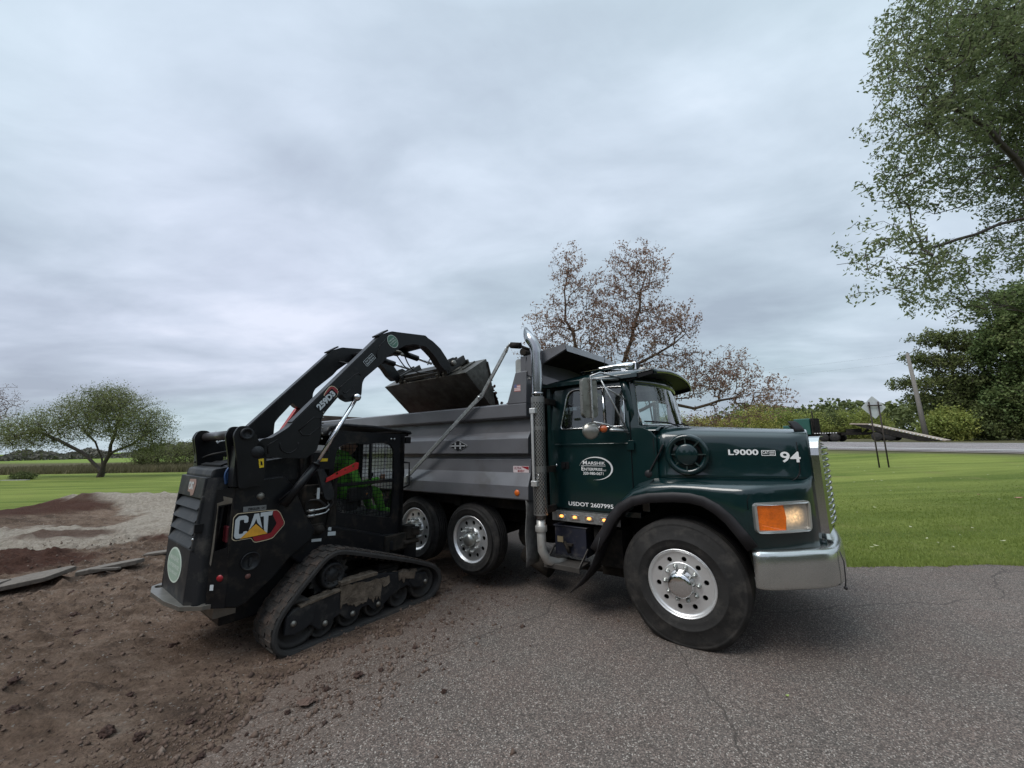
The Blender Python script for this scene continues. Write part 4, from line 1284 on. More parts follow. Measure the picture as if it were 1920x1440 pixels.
def put_text(mb, s, x, y, z, h, w=None, bold=0.02, mat=0, slope=0.0, nrm=-1, shear=0.0, spacing=1.0, fn=None):
    """lettering on a side plane: text x runs along +x, up along z, proud of y"""
    V, Fc = text_geo(s, h, w, bold, 0, shear, spacing)
    if fn is None: fn = lambda a, b_: (x + a, y, z + b_ + slope * a)
    mb.add([fn(v.x, v.y) for v in V], Fc, mat=mat)


# ---- chassis
mb = MB()
for s_ in (-1, 1):
    mb.box((-6.7, s_ * 0.43 - 0.04, 0.74), (0.95, s_ * 0.43 + 0.04, 1.0))
for x in (-6.5, -5.7, -4.4, -3.2, -2.1, -0.9, 0.5): mb.box((x - 0.05, -0.42, 0.78), (x + 0.05, 0.42, 0.96))
mb.box((-0.09, -0.95, 0.44), (0.09, 0.95, 0.58))
for x in (-2.63, -3.72, -5.0, -6.3): mb.tube([(x, -0.95, 0.6 if x > -4 else 0.52), (x, 0.95, 0.6 if x > -4 else 0.52)], 0.075, 10)
for x in (-5.0, -6.3): mb.ball((x, 0, 0.52), 0.24, 12, 8)
mb.box((-1.6, -0.5, 0.5), (0.6, 0.5, 1.1)); mb.tube([(-4.8, 0, 0.6), (-1.6, 0, 0.75)], 0.06, 8)
mb.box((-6.55, -0.95, 1.0), (-1.75, 0.95, 1.13))
for x in (-5.6, -4.3, -3.0): mb.box((x - .06, -1.0, 0.98), (x + .06, 1.0, 1.12))
TP('chassis_frame', mb, M['frame'], bevel=0.008)
mb = MB()
mb.tube([(-2.05, -0.62, 0.62), (-2.05, 0.62, 0.62)], 0.16, 14); mb.tube([(-1.55, -0.95, 0.42), (-0.5, -0.5, 0.36)], 0.03, 6)
mb.tube([(-2.0, -0.75, 0.45), (-1.62, -0.75, 0.30)], 0.12, 10)
TP('air_tank', mb, M['frame'])
mb = MB(); mb.tube([(-0.55, -0.62, 0.55), (-0.85, -0.62, 0.44)], 0.03, 6); mb.box((-0.95, -0.75, 0.35), (-0.6, -0.4, 0.5)); mb.tube([(-0.52, -0.8, 0.86), (-0.52, -0.8, 0.5)], 0.04, 8)
TP('spring_hanger', mb, M['frame'])


def wheel(x, z, Rt, wdt, yo, side, parent, front=False):
    """yo = lateral position of outer sidewall; side -1 right, 1 left"""
    ax = (0, side, 0)
    c = (x, side * abs(yo), z)
    r0 = 0.292
    tb = MB()
    w = wdt
    prof = [(r0, -0.03), (r0 + 0.01, 0.004), (r0 + 0.05, 0.016), (r0 + 0.09, 0.022), (r0 + 0.095, 0.026), (r0 + 0.10, 0.021), (Rt - 0.09, 0.012), (Rt - 0.06, 0.0), (Rt - 0.045, -0.006), (Rt - 0.04, -0.004), (Rt - 0.028, -0.016), (Rt - 0.008, -0.034)]
    grooves = 4
    y0 = -0.034; y1 = -w + 0.034
    for g in range(grooves + 1):
        a = y0 + (y1 - y0) * (g / (grooves + 1)); b_ = y0 + (y1 - y0) * ((g + 1) / (grooves + 1))
        prof += [(Rt, a - 0.004 if g else a - 0.01), (Rt, b_ + 0.006)]
        if g < grooves: prof += [(Rt - 0.014, b_ + 0.004), (Rt - 0.014, b_ - 0.004)]
    prof += [(Rt - 0.01, -w + 0.03), (Rt - 0.05, -w), (r0 + 0.06, -w - 0.01), (r0, -w + 0.03), (r0 - 0.02, -w + 0.06)]
    tb.lathe(prof, c, ax, 72)
    # flatten against the ground
    nv = []
    for v in tb.v:
        if v[2] < 0.0:
            k = -v[2]
            nv.append((v[0] * 1.0, v[1] + side * 0.35 * k, 0.0))
        else: nv.append(v)
    if z < Rt:
        tb.v = [((vx - x) * (1 + 0.10 * max(0, (0.16 - vz)) / 0.16) + x, vy + (side * 0.03 * max(0, (0.2 - vz)) / 0.2 if (vy - c[1]) * side > -0.1 else 0), vz) for vx, vy, vz in nv]
    # hub = wheel object itself
    hb = MB()
    hx = 0.035 if front else 0.01
    if front:
        hb.lathe([(0.0, hx + 0.050), (0.07, hx + 0.048), (0.098, hx + 0.041), (0.108, hx + 0.026), (0.111, hx - 0.01), (0.116, hx - 0.02), (0.118, hx - 0.05)], c, ax, 40)
    else:
        hb.lathe([(0.0, 0.075), (0.045, 0.07), (0.075, 0.055), (0.088, 0.03), (0.092, -0.02), (0.112, -0.024), (0.118, -0.05)], c, ax, 40)
    wh = hb.build('wheel', M['chrome'] if front else M['dull'], parent)
    tb.build('tyre', M['tyre'], wh)
    # rim with hand holes
    rb = MB()
    disc_y = 0.005 if front else -0.035
    ring = []
    rb.lathe([(0.298, -0.04), (0.302, -0.005), (0.298, 0.006), (0.290, 0.004), (0.284, -0.018), (0.272, -0.028), (0.262, -0.030)], c, ax, 72)
    outer = circ(0, 0, 0.264, 60); inner = circ(0, 0, 0.085, 30)
    holes = [circ(0.212 * math.cos(2 * PI * (k + 0.25) / 10), 0.212 * math.sin(2 * PI * (k + 0.25) / 10), 0.0225 if front else 0.027, 14) for k in range(10)]
    yface = c[1] + side * (-0.030 if front else -0.034)
    rb.plate(outer, lambda a, b_: (c[0] + a, yface, c[2] + b_), (0, -side * 0.016, 0), holes=[inner] + holes)
    rb.lathe([(0.180, -0.0315), (0.177, -0.026), (0.172, -0.0245), (0.10, -0.0245)] if front else [(0.150, -0.036), (0.146, -0.012), (0.138, -0.006), (0.10, -0.004)], c, ax, 60)
    rb.lathe([(0.285, -0.03), (0.275, -w * 0.6), (0.25, -w * 0.62), (0.0, -w * 0.62)], c, ax, 40, mat=1)
    rb.build('rim', [M['alu'], M['frame']], wh)
    lb = MB()
    for k in range(10):
        t = 2 * PI * k / 10
        px, pz = c[0] + 0.148 * math.cos(t), c[2] + 0.148 * math.sin(t)
        yb = -0.028 if front else -0.004
        rr = 0.0175
        lb.lathe([(rr + 0.004, yb), (rr + 0.004, yb + 0.008), (rr, yb + 0.010), (rr, yb + 0.032), (rr * 0.75, yb + 0.042), (rr * 0.3, yb + 0.048), (0, yb + 0.049)], (px, c[1], pz), ax, 12)
    lb.build_each('lug_nut', M['dull'], wh)
    return wh


for s_ in (-1, 1):
    wheel(0.0, 0.535, 0.56, 0.40, 1.175, s_, T, True)
    wheel(-2.63, 0.60, 0.462, 0.26, 1.14, s_, T)
    wheel(-3.72, 0.62, 0.462, 0.26, 1.14, s_, T)
    wheel(-5.0, 0.50, 0.52, 0.56, 1.20, s_, T)
    wheel(-6.25, 0.50, 0.52, 0.56, 1.20, s_, T)

# ---- dump bed
X0, X1 = -6.62, -1.64
prof = [(1.06, 2.36), (1.20, 2.345), (1.22, 2.33), (1.22, 2.175), (1.20, 2.16), (1.125, 2.15), (1.135, 1.985), (1.195, 1.905), (1.20, 1.72), (1.115, 1.705), (1.11, 1.655), (1.14, 1.645), (1.15, 1.485), (1.215, 1.33), (1.22, 1.18), (1.20, 1.165), (1.05, 1.16), (1.04, 1.2), (1.04, 2.3)]
for s_ in (-1, 1):
    mb = MB(); n = len(prof)
    rows = []
    for x in (X0, X1): rows.append([(x, s_ * a, b_) for a, b_ in prof])
    V = rows[0] + rows[1]
    Fc = [(i, (i + 1) % n, (i + 1) % n + n, i + n) for i in range(n)] + [tuple(range(n))[::-1], tuple(range(n, 2 * n))]
    mb.add(V, Fc)
    if s_ < 0:
        pass
    TP('bed_side', mb, M['bed'], bevel=0.006)
mb = MB()
mb.box((X0, -1.05, 1.14), (X1 + 0.02, 1.05, 1.2))
mb.box((X1 - 0.10, -1.02, 1.16), (X1 - 0.04, 1.02, 2.95))
TP('bed_floor_and_front', mb, M['frame'])  # near-black colour puts the shade behind the cab into the front wall
mb = MB(); mb.box((X0 - 0.09, -1.12, 1.16), (X0 - 0.01, 1.12, 2.46)); mb.box((X0 - 0.12, -1.1, 2.3), (X0 - 0.01, 1.1, 2.48))
TP('tailgate', mb, M['bedin'], bevel=0.01)
# corner pillar and cab shield
for s_ in (-1, 1):
    mb = MB()
    mb.plate([(-1.93, 2.335), (-1.79, 2.73), (-1.62, 2.735), (-1.635, 2.335)], lambda a, b_: (a, s_ * 1.222, b_), (0, -s_ * 0.20, 0))
    TP('bed_corner_post', mb, M['bed'], bevel=0.008)
mb = MB()
for s_ in (-1, 1):
    mb.plate([(-1.66, 2.70), (-1.62, 2.93), (-1.08, 2.995), (-1.075, 2.93), (-1.40, 2.80), (-1.56, 2.66)], lambda a, b_: (a, s_ * 1.20, b_), (0, -s_ * 0.04, 0))
rows = []
for x, z in ((-1.70, 2.90), (-1.08, 2.985)):
    rows.append([(x, v, z + 0.05 * (1 - abs(v) / 1.2)) for v in (-1.2, -0.6, 0, 0.6, 1.2)])
mb.grid(rows, smooth=False)
mb.grid([[(x - 0.004, y, z - 0.035) for x, y, z in r] for r in rows], smooth=False, mat=1)  # second, near-black sheet: painted shade on the shield's underside
# front lip
mb.grid([[(-1.08, v, 2.985 + 0.05 * (1 - abs(v) / 1.2)) for v in (-1.2, -0.6, 0, 0.6, 1.2)], [(-1.06, v, 2.90 + 0.05 * (1 - abs(v) / 1.2)) for v in (-1.2, -0.6, 0, 0.6, 1.2)]], smooth=False)
mb.box((-1.72, -1.2, 2.62), (-1.64, 1.2, 2.93))
TP('cab_shield', mb, [M['bed'], M['frame']])
# bed decals
mb = MB(); y = -1.206
dia = [(-2.96, 1.825), (-2.79, 1.90), (-2.62, 1.825), (-2.79, 1.75)]
def ring_poly(pts, k, cx, cz): return [((a - cx) * k + cx, (b_ - cz) * k + cz) for a, b_ in pts]
mb.plate(roundpoly(ring_poly(dia, 1.08, -2.79, 1.825), 0.03), lambda a, b_: (a, y, b_), (0, 0.002, 0), mat=1)
mb.plate(roundpoly(dia, 0.03), lambda a, b_: (a, y - 0.0045, b_), (0, 0.002, 0), mat=0)
for p in ([(-2.93, 1.833), (-2.65, 1.833), (-2.65, 1.817), (-2.93, 1.817)], [(-2.85, 1.865), (-2.825, 1.873), (-2.825, 1.778), (-2.85, 1.785)], [(-2.755, 1.873), (-2.73, 1.865), (-2.73, 1.785), (-2.755, 1.778)]):
    mb.plate(p, lambda a, b_: (a, y - 0.009, b_), (0, 0.002, 0), mat=1)
TP('diamond_emblem', mb, [M['black'], mat('grey_vinyl', (0.34, 0.35, 0.36), 0.4)])
mb = MB(); y = -1.150
mb.plate(rrect(-1.90, 1.487, -1.665, 1.565, 0.008), lambda a, b_: (a, y, b_), (0, 0.004, 0), mat=0)
mb.plate([(-1.78, 1.56), (-1.67, 1.56), (-1.67, 1.52)], lambda a, b_: (a, y - .002, b_), (0, 0.001, 0), mat=1)
put_text(mb, 'ULTRA', -1.885, y - 0.003, 1.527, 0.028, 0.11, 0.02, mat=2)
put_text(mb, 'BODY', -1.83, y - 0.003, 1.494, 0.024, 0.10, 0.02, mat=1)
TP('red_sticker', mb, [mat('sticker_ground', (0.55, 0.47, 0.48), 0.4), M['reddec'], mat('sticker_letter', (0.30, 0.12, 0.15), 0.4)])
mb = MB(); y = -1.224
for k in range(7):
    mb.plate([(-1.81, 2.49 + k * .0115), (-1.715, 2.485 + k * .0115), (-1.715, 2.497 + k * .0115), (-1.81, 2.502 + k * .0115)], lambda a, b_: (a, y, b_), (0, 0.001, 0), mat=k % 2)
mb.plate([(-1.81, 2.535), (-1.77, 2.533), (-1.77, 2.574), (-1.81, 2.576)], lambda a, b_: (a, y - 0.002, b_), (0, 0.001, 0), mat=2)
TP('flag_decal', mb, [mat('faded_red', (0.45, 0.17, 0.16), 0.5), mat('faded_white', (0.6, 0.57, 0.57), 0.5), mat('faded_blue', (0.12, 0.13, 0.25), 0.5)])
mb = MB(); mb.lathe([(0.0, 0.014), (0.025, 0.012), (0.036, 0.004), (0.038, 0)], (-1.80, -1.220, 1.25), (0, -1, 0), 20)
TP('marker_light', mb, mat('orange_marker', (0.55, 0.11, 0.01), 0.35))
# tarp arm
mb = MB()
mb.bar((-3.82, -1.27, 1.34), (-2.30, -1.27, 2.49), 0.022, 0.055); mb.bar((-2.32, -1.27, 2.46), (-1.88, -1.27, 3.05), 0.022, 0.048)
mb.box((-3.88, -1.29, 1.30), (-3.76, -1.14, 1.38))
mb.tube([(-1.90, -1.27, 3.0), (-1.87, -1.27, 3.07), (-1.83, -1.27, 3.10), (-1.78, -1.25, 3.09)], 0.02, 8)
for t in (0.05, 0.97): mb.ball((lerp(-3.82, -2.3, t), -1.285, lerp(1.34, 2.49, t)), 0.022, 8, 6)
TP('tarp_arm', mb, M['galv'], bevel=0.004)
mb = MB(); mb.tube([(-1.82, -1.26, 3.085), (-1.68, -1.26, 3.055)], 0.04, 12); mb.tube([(-1.68, -1.25, 3.05), (-1.58, -1.2, 3.0)], 0.018, 8); mb.tube([(-1.75, -1.1, 3.02), (-1.75, 1.1, 3.02)], 0.05, 12)
TP('tarp_roller', mb, M['frame'])
mb = MB()
hol = [circ(-1.74 + 0.05 * ((k * 37) % 5 - 2) / 2.2, 2.83 + 0.05 * ((k * 53) % 7 - 3) / 3.0, 0.006 + 0.003 * (k % 3), 8) for k in (0, 1, 2, 3)]
mb.plate(rrect(-1.87, 2.60, -1.63, 2.93, 0.035), lambda a, b_: (a, -1.10, b_), (0, 0.008, 0), holes=hol)
TP('splash_plate', mb, mat('pale_plate', (0.40, 0.41, 0.40), 0.5, 0.3, var=0.15))
# mudguards ahead of the lifted axle
mb = MB()
for s_ in (-1, 1):
    rows = []
    for k in range(9):
        z = lerp(1.2, 0.42, k / 8)
        xx = -1.685 + 0.012 * math.sin(k * 1.1) - 0.04 * max(0, k / 8 - .6)
        rows.append([(xx, s_ * 1.21, z), (xx + 0.006 * math.sin(k * 2), s_ * 1.08, z), (xx, s_ * 0.93, z)])
    mb.grid(rows)
mb.build_each('mudguard', mat('grey_mud_flap', (0.11, 0.11, 0.107), 0.8, var=0.3, vscale=14, dirt=(0.05, 0.045, 0.04), dirt_amt=0.4), T, solid=0.012)
mb = MB()
for s_ in (-1, 1): mb.box((-4.42, s_ * 1.18 - .01, 0.4), (-4.40, s_ * 0.66, 1.1))
mb.build_each('rear_mud_flap', M['rubber'], T)

# ---- exhaust stack
SX, SY = -1.425, -1.295
mb = MB()
pth = [(SX, SY, 1.0), (SX, SY, 2.45), (SX, SY, 2.90)]
for k in range(1, 9):
    t = k / 8 * R(40)
    pth.append((SX - 0.28 * (1 - math.cos(t)), SY, 2.90 + 0.28 * math.sin(t)))
pth.append((pth[-1][0] - 0.06, SY, pth[-1][2] + 0.072))
mb.tube(pth, [0.066] * 12, 24, cap=False)
def slant(m_):
    # the outlet is cut off upright, facing rearward
    xe = pth[-1][0] - 0.01; d_ = Vector((-math.sin(R(40)), 0, math.cos(R(40))))
    for i_ in range(len(m_.v) - 24, len(m_.v)):
        v_ = Vector(m_.v[i_]); v_ += d_ * ((xe - v_.x) / d_.x); m_.v[i_] = tuple(v_)
slant(mb)
mb.lathe([(0.066, 0), (0.073, 0.004), (0.073, 0.03), (0.066, 0.034)], (SX, SY, 2.40), (0, 0, 1), 24)
e = mb.build('exhaust_stack', mat('stack_chrome', (0.40, 0.40, 0.41), 0.12, 1.0), T)
mb = MB(); mb.tube([pth[-6], pth[-4], pth[-2], pth[-1]], 0.0615, 24, cap=False); slant(mb); mb.lathe([(0.0, 0.0), (0.0612, 0.0)], pth[-5], (0, 0, 1), 24); mb.build('stack_bore', M['black'], e)
md = e.modifiers.new('s', 'SOLIDIFY'); md.thickness = 0.003; md.offset = -1
mb = MB()
mb.tube([(SX, SY, 1.04), (SX, SY, 0.80), (SX + 0.005, SY, 0.66), (SX + 0.03, SY + 0.06, 0.55), (SX + 0.08, SY + 0.20, 0.49), (SX + 0.12, SY + 0.4, 0.46)], 0.050, 16)
mb.lathe([(0.062, 0), (0.066, 0.01), (0.066, 0.06), (0.062, 0.07)], (SX, SY, 0.86), (0, 0, 1), 20)
mb.build('exhaust_elbow', mat('aluminised_pipe', (0.50, 0.49, 0.46), 0.45, 0.6, var=0.12, dirt=(0.25, 0.13, 0.07), dirt_amt=0.2, dscale=6), e)
mb = MB()
nr, nc = 62, 30
z0, z1 = 1.04, 2.38
rr = 0.080
for j in range(nr):
    solid_row = j in (0, 22, 23, 24, 44, 45) or j >= nr - 3
    for i in range(nc):
        ca, cb = 2 * PI * i / nc, 2 * PI * (i + 1) / nc
        za, zb = lerp(z0, z1, j / nr), lerp(z0, z1, (j + 1) / nr)
        P_ = lambda a, z: (SX + rr * math.cos(a), SY + rr * math.sin(a), z)
        if solid_row or (i + j) % 2:
            mb.add([P_(ca, za), P_(cb, za), P_(cb, zb), P_(ca, zb)], [(0, 1, 2, 3)], smooth=True)
        else:
            cm, zm = (ca + cb) / 2, (za + zb) / 2
            o_ = []; q_ = []
            for k in range(8):
                t = 2 * PI * (k + 0.5) / 8
                ax_, az_ = math.cos(t), math.sin(t)
                m_ = max(abs(ax_), abs(az_))
                o_.append(P_(cm + (cb - ca) / 2 * ax_ / m_, zm + (zb - za) / 2 * az_ / m_))
                q_.append(P_(cm + (cb - ca) / 2 * ax_ * 0.86, zm + (zb - za) / 2 * az_ * 0.86))
            mb.add(o_ + q_, [(k, (k + 1) % 8, 8 + (k + 1) % 8, 8 + k) for k in range(8)], smooth=True)
sh = mb.build('perforated_heat_shield', mat('heat_shield_steel', (0.34, 0.335, 0.325), 0.36, 0.85, var=0.12), e, recalc=False)
mb = MB(); mb.tube([(SX, SY, 1.0), (SX, SY, 2.40)], 0.062, 16)
mb.build('muffler_core', M['frame'], e)
mb = MB()
mb.box((SX - 0.03, SY - 0.115, 1.40), (SX + 0.0, SY - 0.10, 2.22)); mb.box((SX - 0.045, SY - 0.12, 2.18), (SX + 0.03, SY - 0.07, 2.24)); mb.box((SX - 0.045, SY - 0.12, 1.36), (SX + 0.03, SY - 0.07, 1.42))
mb.build('grab_bar', M['alu'], e, bevel=0.004)
mb = MB()
for z in (2.30, 1.5, 1.05): mb.box((SX + 0.0, -1.28, z), (SX + 0.05, -0.95, z + 0.07))
mb.build_each('stack_bracket', M['frame'], e)

# ---- cab
yv = lambda z: 1.0 - 0.045 * max(0, (z - 1.0)) / 1.5 - (0.05 * (z - 2.0) / 0.5 if z > 2.0 else 0)
CO = [(-1.46, 1.06), (-1.45, 2.0), (-1.44, 2.44), (-1.38, 2.55), (-0.60, 2.57), (-0.42, 2.55), (-0.395, 2.45), (-0.36, 2.02), (-0.30, 1.975), (-0.23, 1.94), (-0.185, 1.88), (-0.18, 1.45), (-0.40, 1.30), (-0.55, 1.06)]
WIN = roundpoly([(-1.30, 2.00), (-0.505, 2.01), (-0.515, 2.46), (-1.21, 2.48)], [0.04, 0.04, 0.06, 0.11])
DOOR = roundpoly([(-1.385, 1.09), (-1.385, 2.0), (-1.285, 2.53), (-0.48, 2.52), (-0.452, 2.0), (-0.452, 1.14), (-0.58, 1.09)], [0.05, 0.0, 0.13, 0.04, 0.0, 0.04, 0.04])
W2 = roundpoly([(-1.34, 1.97), (-0.49, 1.97), (-0.50, 2.485), (-1.23, 2.50)], [0.05, 0.03, 0.05, 0.12])


def side_fn(s_, off=0.0):
    def fn(a, b_): return (a, s_ * (yv(b_) + off), b_)
    return fn


def split_plate(mb, outer, fn, thick, holes=(), **kw):
    mb.plate(outer, fn, thick, holes, **kw)


mb = MB()
for s_ in (-1, 1):
    mb.plate(CO, side_fn(s_), (0, -s_ * 0.05, 0), holes=[W2])
mb.box((-1.49, -0.97, 1.06), (-1.44, 0.97, 1.95)); mb.box((-1.49, -0.97, 2.4), (-1.44, 0.97, 2.52))
mb.box((-1.49, -0.97, 1.95), (-1.44, -0.6, 2.4)); mb.box((-1.49, 0.6, 1.95), (-1.44, 0.97, 2.4))
mb.box((-1.45, -0.96, 1.04), (-0.40, 0.96, 1.10)); mb.box((-0.40, -0.9, 1.10), (-0.32, 0.9, 1.95))
cab = TP('cab', mb, M['green'], bevel=0.006)
# roof
rows = []
for i in range(15):
    x = lerp(-1.52, -0.34, i / 14)
    r = []
    rise = 0.145 * min(1, (i / 14) / 0.35) ** 0.6 * (1 - 0.25 * max(0, (i / 14 - 0.6) / 0.4) ** 2)
    for k in range(21):
        v = lerp(-0.985, 0.985, k / 20); t = abs(v) / 0.985
        r.append((x, v, 2.555 + (0.02 + rise) * (1 - t ** 2.6) ** 0.75 + (0.012 if i not in (0,) else -0.01)))
    rows.append(r)
mb = MB(); mb.grid(rows)
for s_ in (-1, 1):
    mb.bar((-1.53, s_ * 0.97, 2.545), (-0.34, s_ * 0.97, 2.56), 0.035, 0.03)
roof = mb.build('roof', M['green'], cab, solid=0.02)
# windshield frame pieces: curved header and cowl, A pillars
wx = lambda v, z: -0.13 - 0.235 * (abs(v) / 0.9) ** 2 + 0.10 * (2.02 - z) / 0.5
mb = MB()
def wrow(z, dv=0.9, n=20, off=0.0): return [(wx(lerp(-dv, dv, k / n), z) + off, lerp(-dv, dv, k / n), z) for k in range(n + 1)]
mb.grid([wrow(2.58, 0.9), wrow(2.48, 0.9)]); mb.grid([wrow(2.02, 0.93), wrow(1.96, 0.95, off=0.02)])
for s_ in (-1, 1):
    mb.grid([[(wx(0.9, z), s_ * 0.90, z), (wx(0.9, z) - 0.02, s_ * 0.945, z), (wx(.9, z) - 0.08, s_ * 0.955, z)] for z in (1.96, 2.2, 2.4, 2.56)])
mb.build('windshield_surround', M['green'], cab, solid=0.02)
mb = MB(); mb.grid([wrow(z, 0.885, off=-0.005) for z in (2.03, 2.15, 2.3, 2.49)])
mb.build('windshield', M['wglass'], cab, recalc=False)
mb = MB(); mb.grid([wrow(2.585, 0.9, off=0.003), wrow(2.49, 0.9, off=0.003)]); mb.build('windshield_header', M['black'], cab)
mb = MB()
fr = [(wx(v, z) + 0.008, v, z) for v, z in [(lerp(-0.88, 0.88, k / 20), 2.02) for k in range(21)]]
mb.tube(fr, 0.011, 6); mb.tube([(wx(0.88, z) + 0.006, -0.885, z) for z in (2.02, 2.1, 2.3, 2.5)], 0.011, 6); mb.tube([(wx(0.88, z) + 0.006, 0.885, z) for z in (2.02, 2.1, 2.3, 2.5)], 0.011, 6)
mb.build('windshield_trim', M['chrome'], cab)
mb = MB(); mb.plate(roundpoly([(-0.6, 2.0), (0.6, 2.0), (0.6, 2.38), (-0.6, 2.38)], 0.05), lambda a, b_: (-1.465, a, b_), (0.004, 0, 0))
mb.build('rear_window', M['glass'], cab)
# sun visor
def visor_rows(dz, lip=True):
    rows = []
    for i in range(6):
        q = i / 5; r = []
        for k in range(25):
            v = lerp(-0.965, 0.965, k / 24); t = abs(v) / 0.965
            x0_ = wx(min(0.9, abs(v)), 2.5) - 0.01; x1_ = -0.095 - 0.07 * t ** 2
            z0_ = 2.60 - 0.035 * t ** 2; z1_ = 2.665 - 0.06 * t ** 2.5
            r.append((lerp(x0_, x1_, q), v, lerp(z0_, z1_, q) + dz))
        rows.append(r)
    rows.append([(x + 0.012, y, z - 0.018) for x, y, z in rows[-1]]); rows.append([(x - 0.004, y, z - 0.028) for x, y, z in rows[-1]])
    if not lip: rows[-3:] = [[(x - 0.014, y, z) for x, y, z in r] for r in rows[-3:]]
    return rows
mb = MB(); mb.grid(visor_rows(0)); vis = mb.build('sun_visor', [M['green']], cab, solid=0.008)
mb = MB(); mb.grid(visor_rows(-0.010, False))  # black sheet paints in the shade beneath the green visor
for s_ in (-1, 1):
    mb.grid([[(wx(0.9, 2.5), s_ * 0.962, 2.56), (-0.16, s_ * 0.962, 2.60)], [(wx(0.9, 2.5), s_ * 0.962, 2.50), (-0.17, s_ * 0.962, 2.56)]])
mb.build('visor_shade', M['black'], vis)
# cowl between windshield and hood
mb = MB(); rows = []
for x in (-0.40, -0.30, -0.20, -0.16):
    rows.append([(x, v, (1.985 if x > -0.25 else 1.99) + 0.02 * (1 - (abs(v) / 0.95) ** 2) - (0.04 if abs(v) > 0.93 else 0)) for v in [lerp(-0.955, 0.955, k / 16) for k in range(17)]])
mb.grid(rows); mb.build('cowl', M['green'], cab, solid=0.01)
# doors
for s_ in (-1, 1):
    mb = MB(); mb.plate(DOOR, side_fn(s_, 0.016), (0, -s_ * 0.03, 0), holes=[WIN])
    door = mb.build('door', M['green'], cab, bevel=0.007, seg=3)
    mb = MB(); lp = [side_fn(s_, 0.004)(a, b_) for a, b_ in DOOR]; mb.tube(lp + [lp[0]], 0.006, 6, cap=False); mb.build('door_seal', M['black'], door)
    mb = MB(); mb.plate(WIN, side_fn(s_, -0.004), (0, -s_ * 0.004, 0), single=True); mb.build('side_window', M['glass'], door)
    mb = MB(); loop = [side_fn(s_, 0.018)(a, b_) for a, b_ in WIN]; loop.append(loop[0]); mb.tube(loop, 0.009, 6, cap=False)
    mb.tube([side_fn(s_, 0.012)(a, b_) for a, b_ in ((-0.735, 2.01), (-0.765, 2.46))], 0.012, 6); mb.build('window_trim', M['chrome'] if s_ < 0 else M['black'], door)
    mb = MB(); mb.plate(rrect(-1.30, 1.535, -1.195, 1.615, 0.015), side_fn(s_, 0.026), (0, -s_ * 0.012, 0)); mb.box((-1.27, s_ * 1.010, 1.55), (-1.235, s_ * 1.026, 1.60)); mb.build('door_handle', M['black'], door, bevel=0.004)
    mb = MB(); mb.ball((-1.365, s_ * 1.0, 1.575), 0.014, 10, 6); mb.build('door_lock', M['chrome'], door)
    mb = MB()
    for z in (1.80, 1.22): mb.plate(rrect(-0.49, z - .05, -0.41, z + .05, 0.01), side_fn(s_, 0.035), (0, -s_ * 0.03, 0))
    mb.build('door_hinge', M['green'], door, bevel=0.006)
# swage line on the door
mb = MB()
mb.box((-1.37, -1.018, 1.815), (-0.47, -1.008, 1.825)); mb.build('door_crease', M['green'], cab, bevel=0.003)
# lettering on the door
mb = MB(); Y = -1.015
def dfn(x, z): return lambda a, b_: (x + a, -(yv(z) + 0.0195) - 0.0, z + b_)
def dtext(s, x, z, h, w, bold): put_text(mb, s, 0, 0, 0, h, w, bold, fn=lambda a, b_: (x + a, -(yv(z + b_) + 0.0185), z + b_))
dtext('M', -1.018, 1.588, 0.044, 0.050, 0.015); dtext('ARSHIK', -0.962, 1.588, 0.034, 0.215, 0.012)
dtext('E', -1.038, 1.520, 0.043, 0.030, 0.012); dtext('NTERPRISE', -1.003, 1.520, 0.032, 0.220, 0.010); dtext('LLC', -0.777, 1.520, 0.015, 0.038, 0.02)
dtext('320-980-0671', -1.018, 1.475, 0.031, 0.245, 0.012)
mb.plate([(-1.04, 1.5725), (-0.745, 1.5725), (-0.745, 1.577), (-1.04, 1.577)], lambda a, b_: (a, -(yv(b_) + 0.0185), b_), (0, 0.001, 0))
# swoosh
cx, cz, ra, rb_ = -0.862, 1.548, 0.202, 0.128
A0, A1 = R(168), R(-100)
o_ = []; i_ = []
for k in range(49):
    t = k / 48; a = lerp(A0, A1, t)
    wdt_ = 0.020 * math.sin(PI * min(1, t * 1.02)) ** 0.8 + 0.0008
    o_.append((cx + (ra) * math.cos(a), cz + (rb_) * math.sin(a)))
    i_.append((cx - 0.004 * (1 - t) + (ra - wdt_) * math.cos(a), cz + (rb_ - wdt_ * 0.62) * math.sin(a)))
mb.plate(o_ + i_[::-1], lambda a, b_: (a, -(yv(b_) + 0.0188), b_), (0, 0.001, 0))
dtext('USDOT 2607995', -1.215, 1.122, 0.045, 0.54, 0.015)
mb.build('door_lettering', M['white'], cab, recalc=False)
# light strip under the door
mb = MB(); mb.box((-1.425, -1.035, 0.945), (-0.60, -1.02, 1.055)); mb.box((-1.43, -1.03, 1.04), (-0.6, -0.9, 1.056))
mb = mb
ls = TP('light_strip', mb, M['galv'])
for k, x in enumerate((-1.30, -1.13, -0.955, -0.775)):
    mb = MB(); mb.plate(rrect(x - 0.05, 0.976, x + 0.05, 1.024, 0.012), lambda a, b_: (a, -1.047, b_), (0, 0.012, 0), holes=[rrect(x - 0.036, 0.983, x + 0.036, 1.017, 0.008)])
    sl = mb.build('step_light', M['chrome'], ls)
    mb = MB(); mb.ball((x, -1.043, 1.0), 0.020, 10, 8, sc=(1.2, 0.7, 0.8)); mb.build('bulb', M['amberlit'], sl)
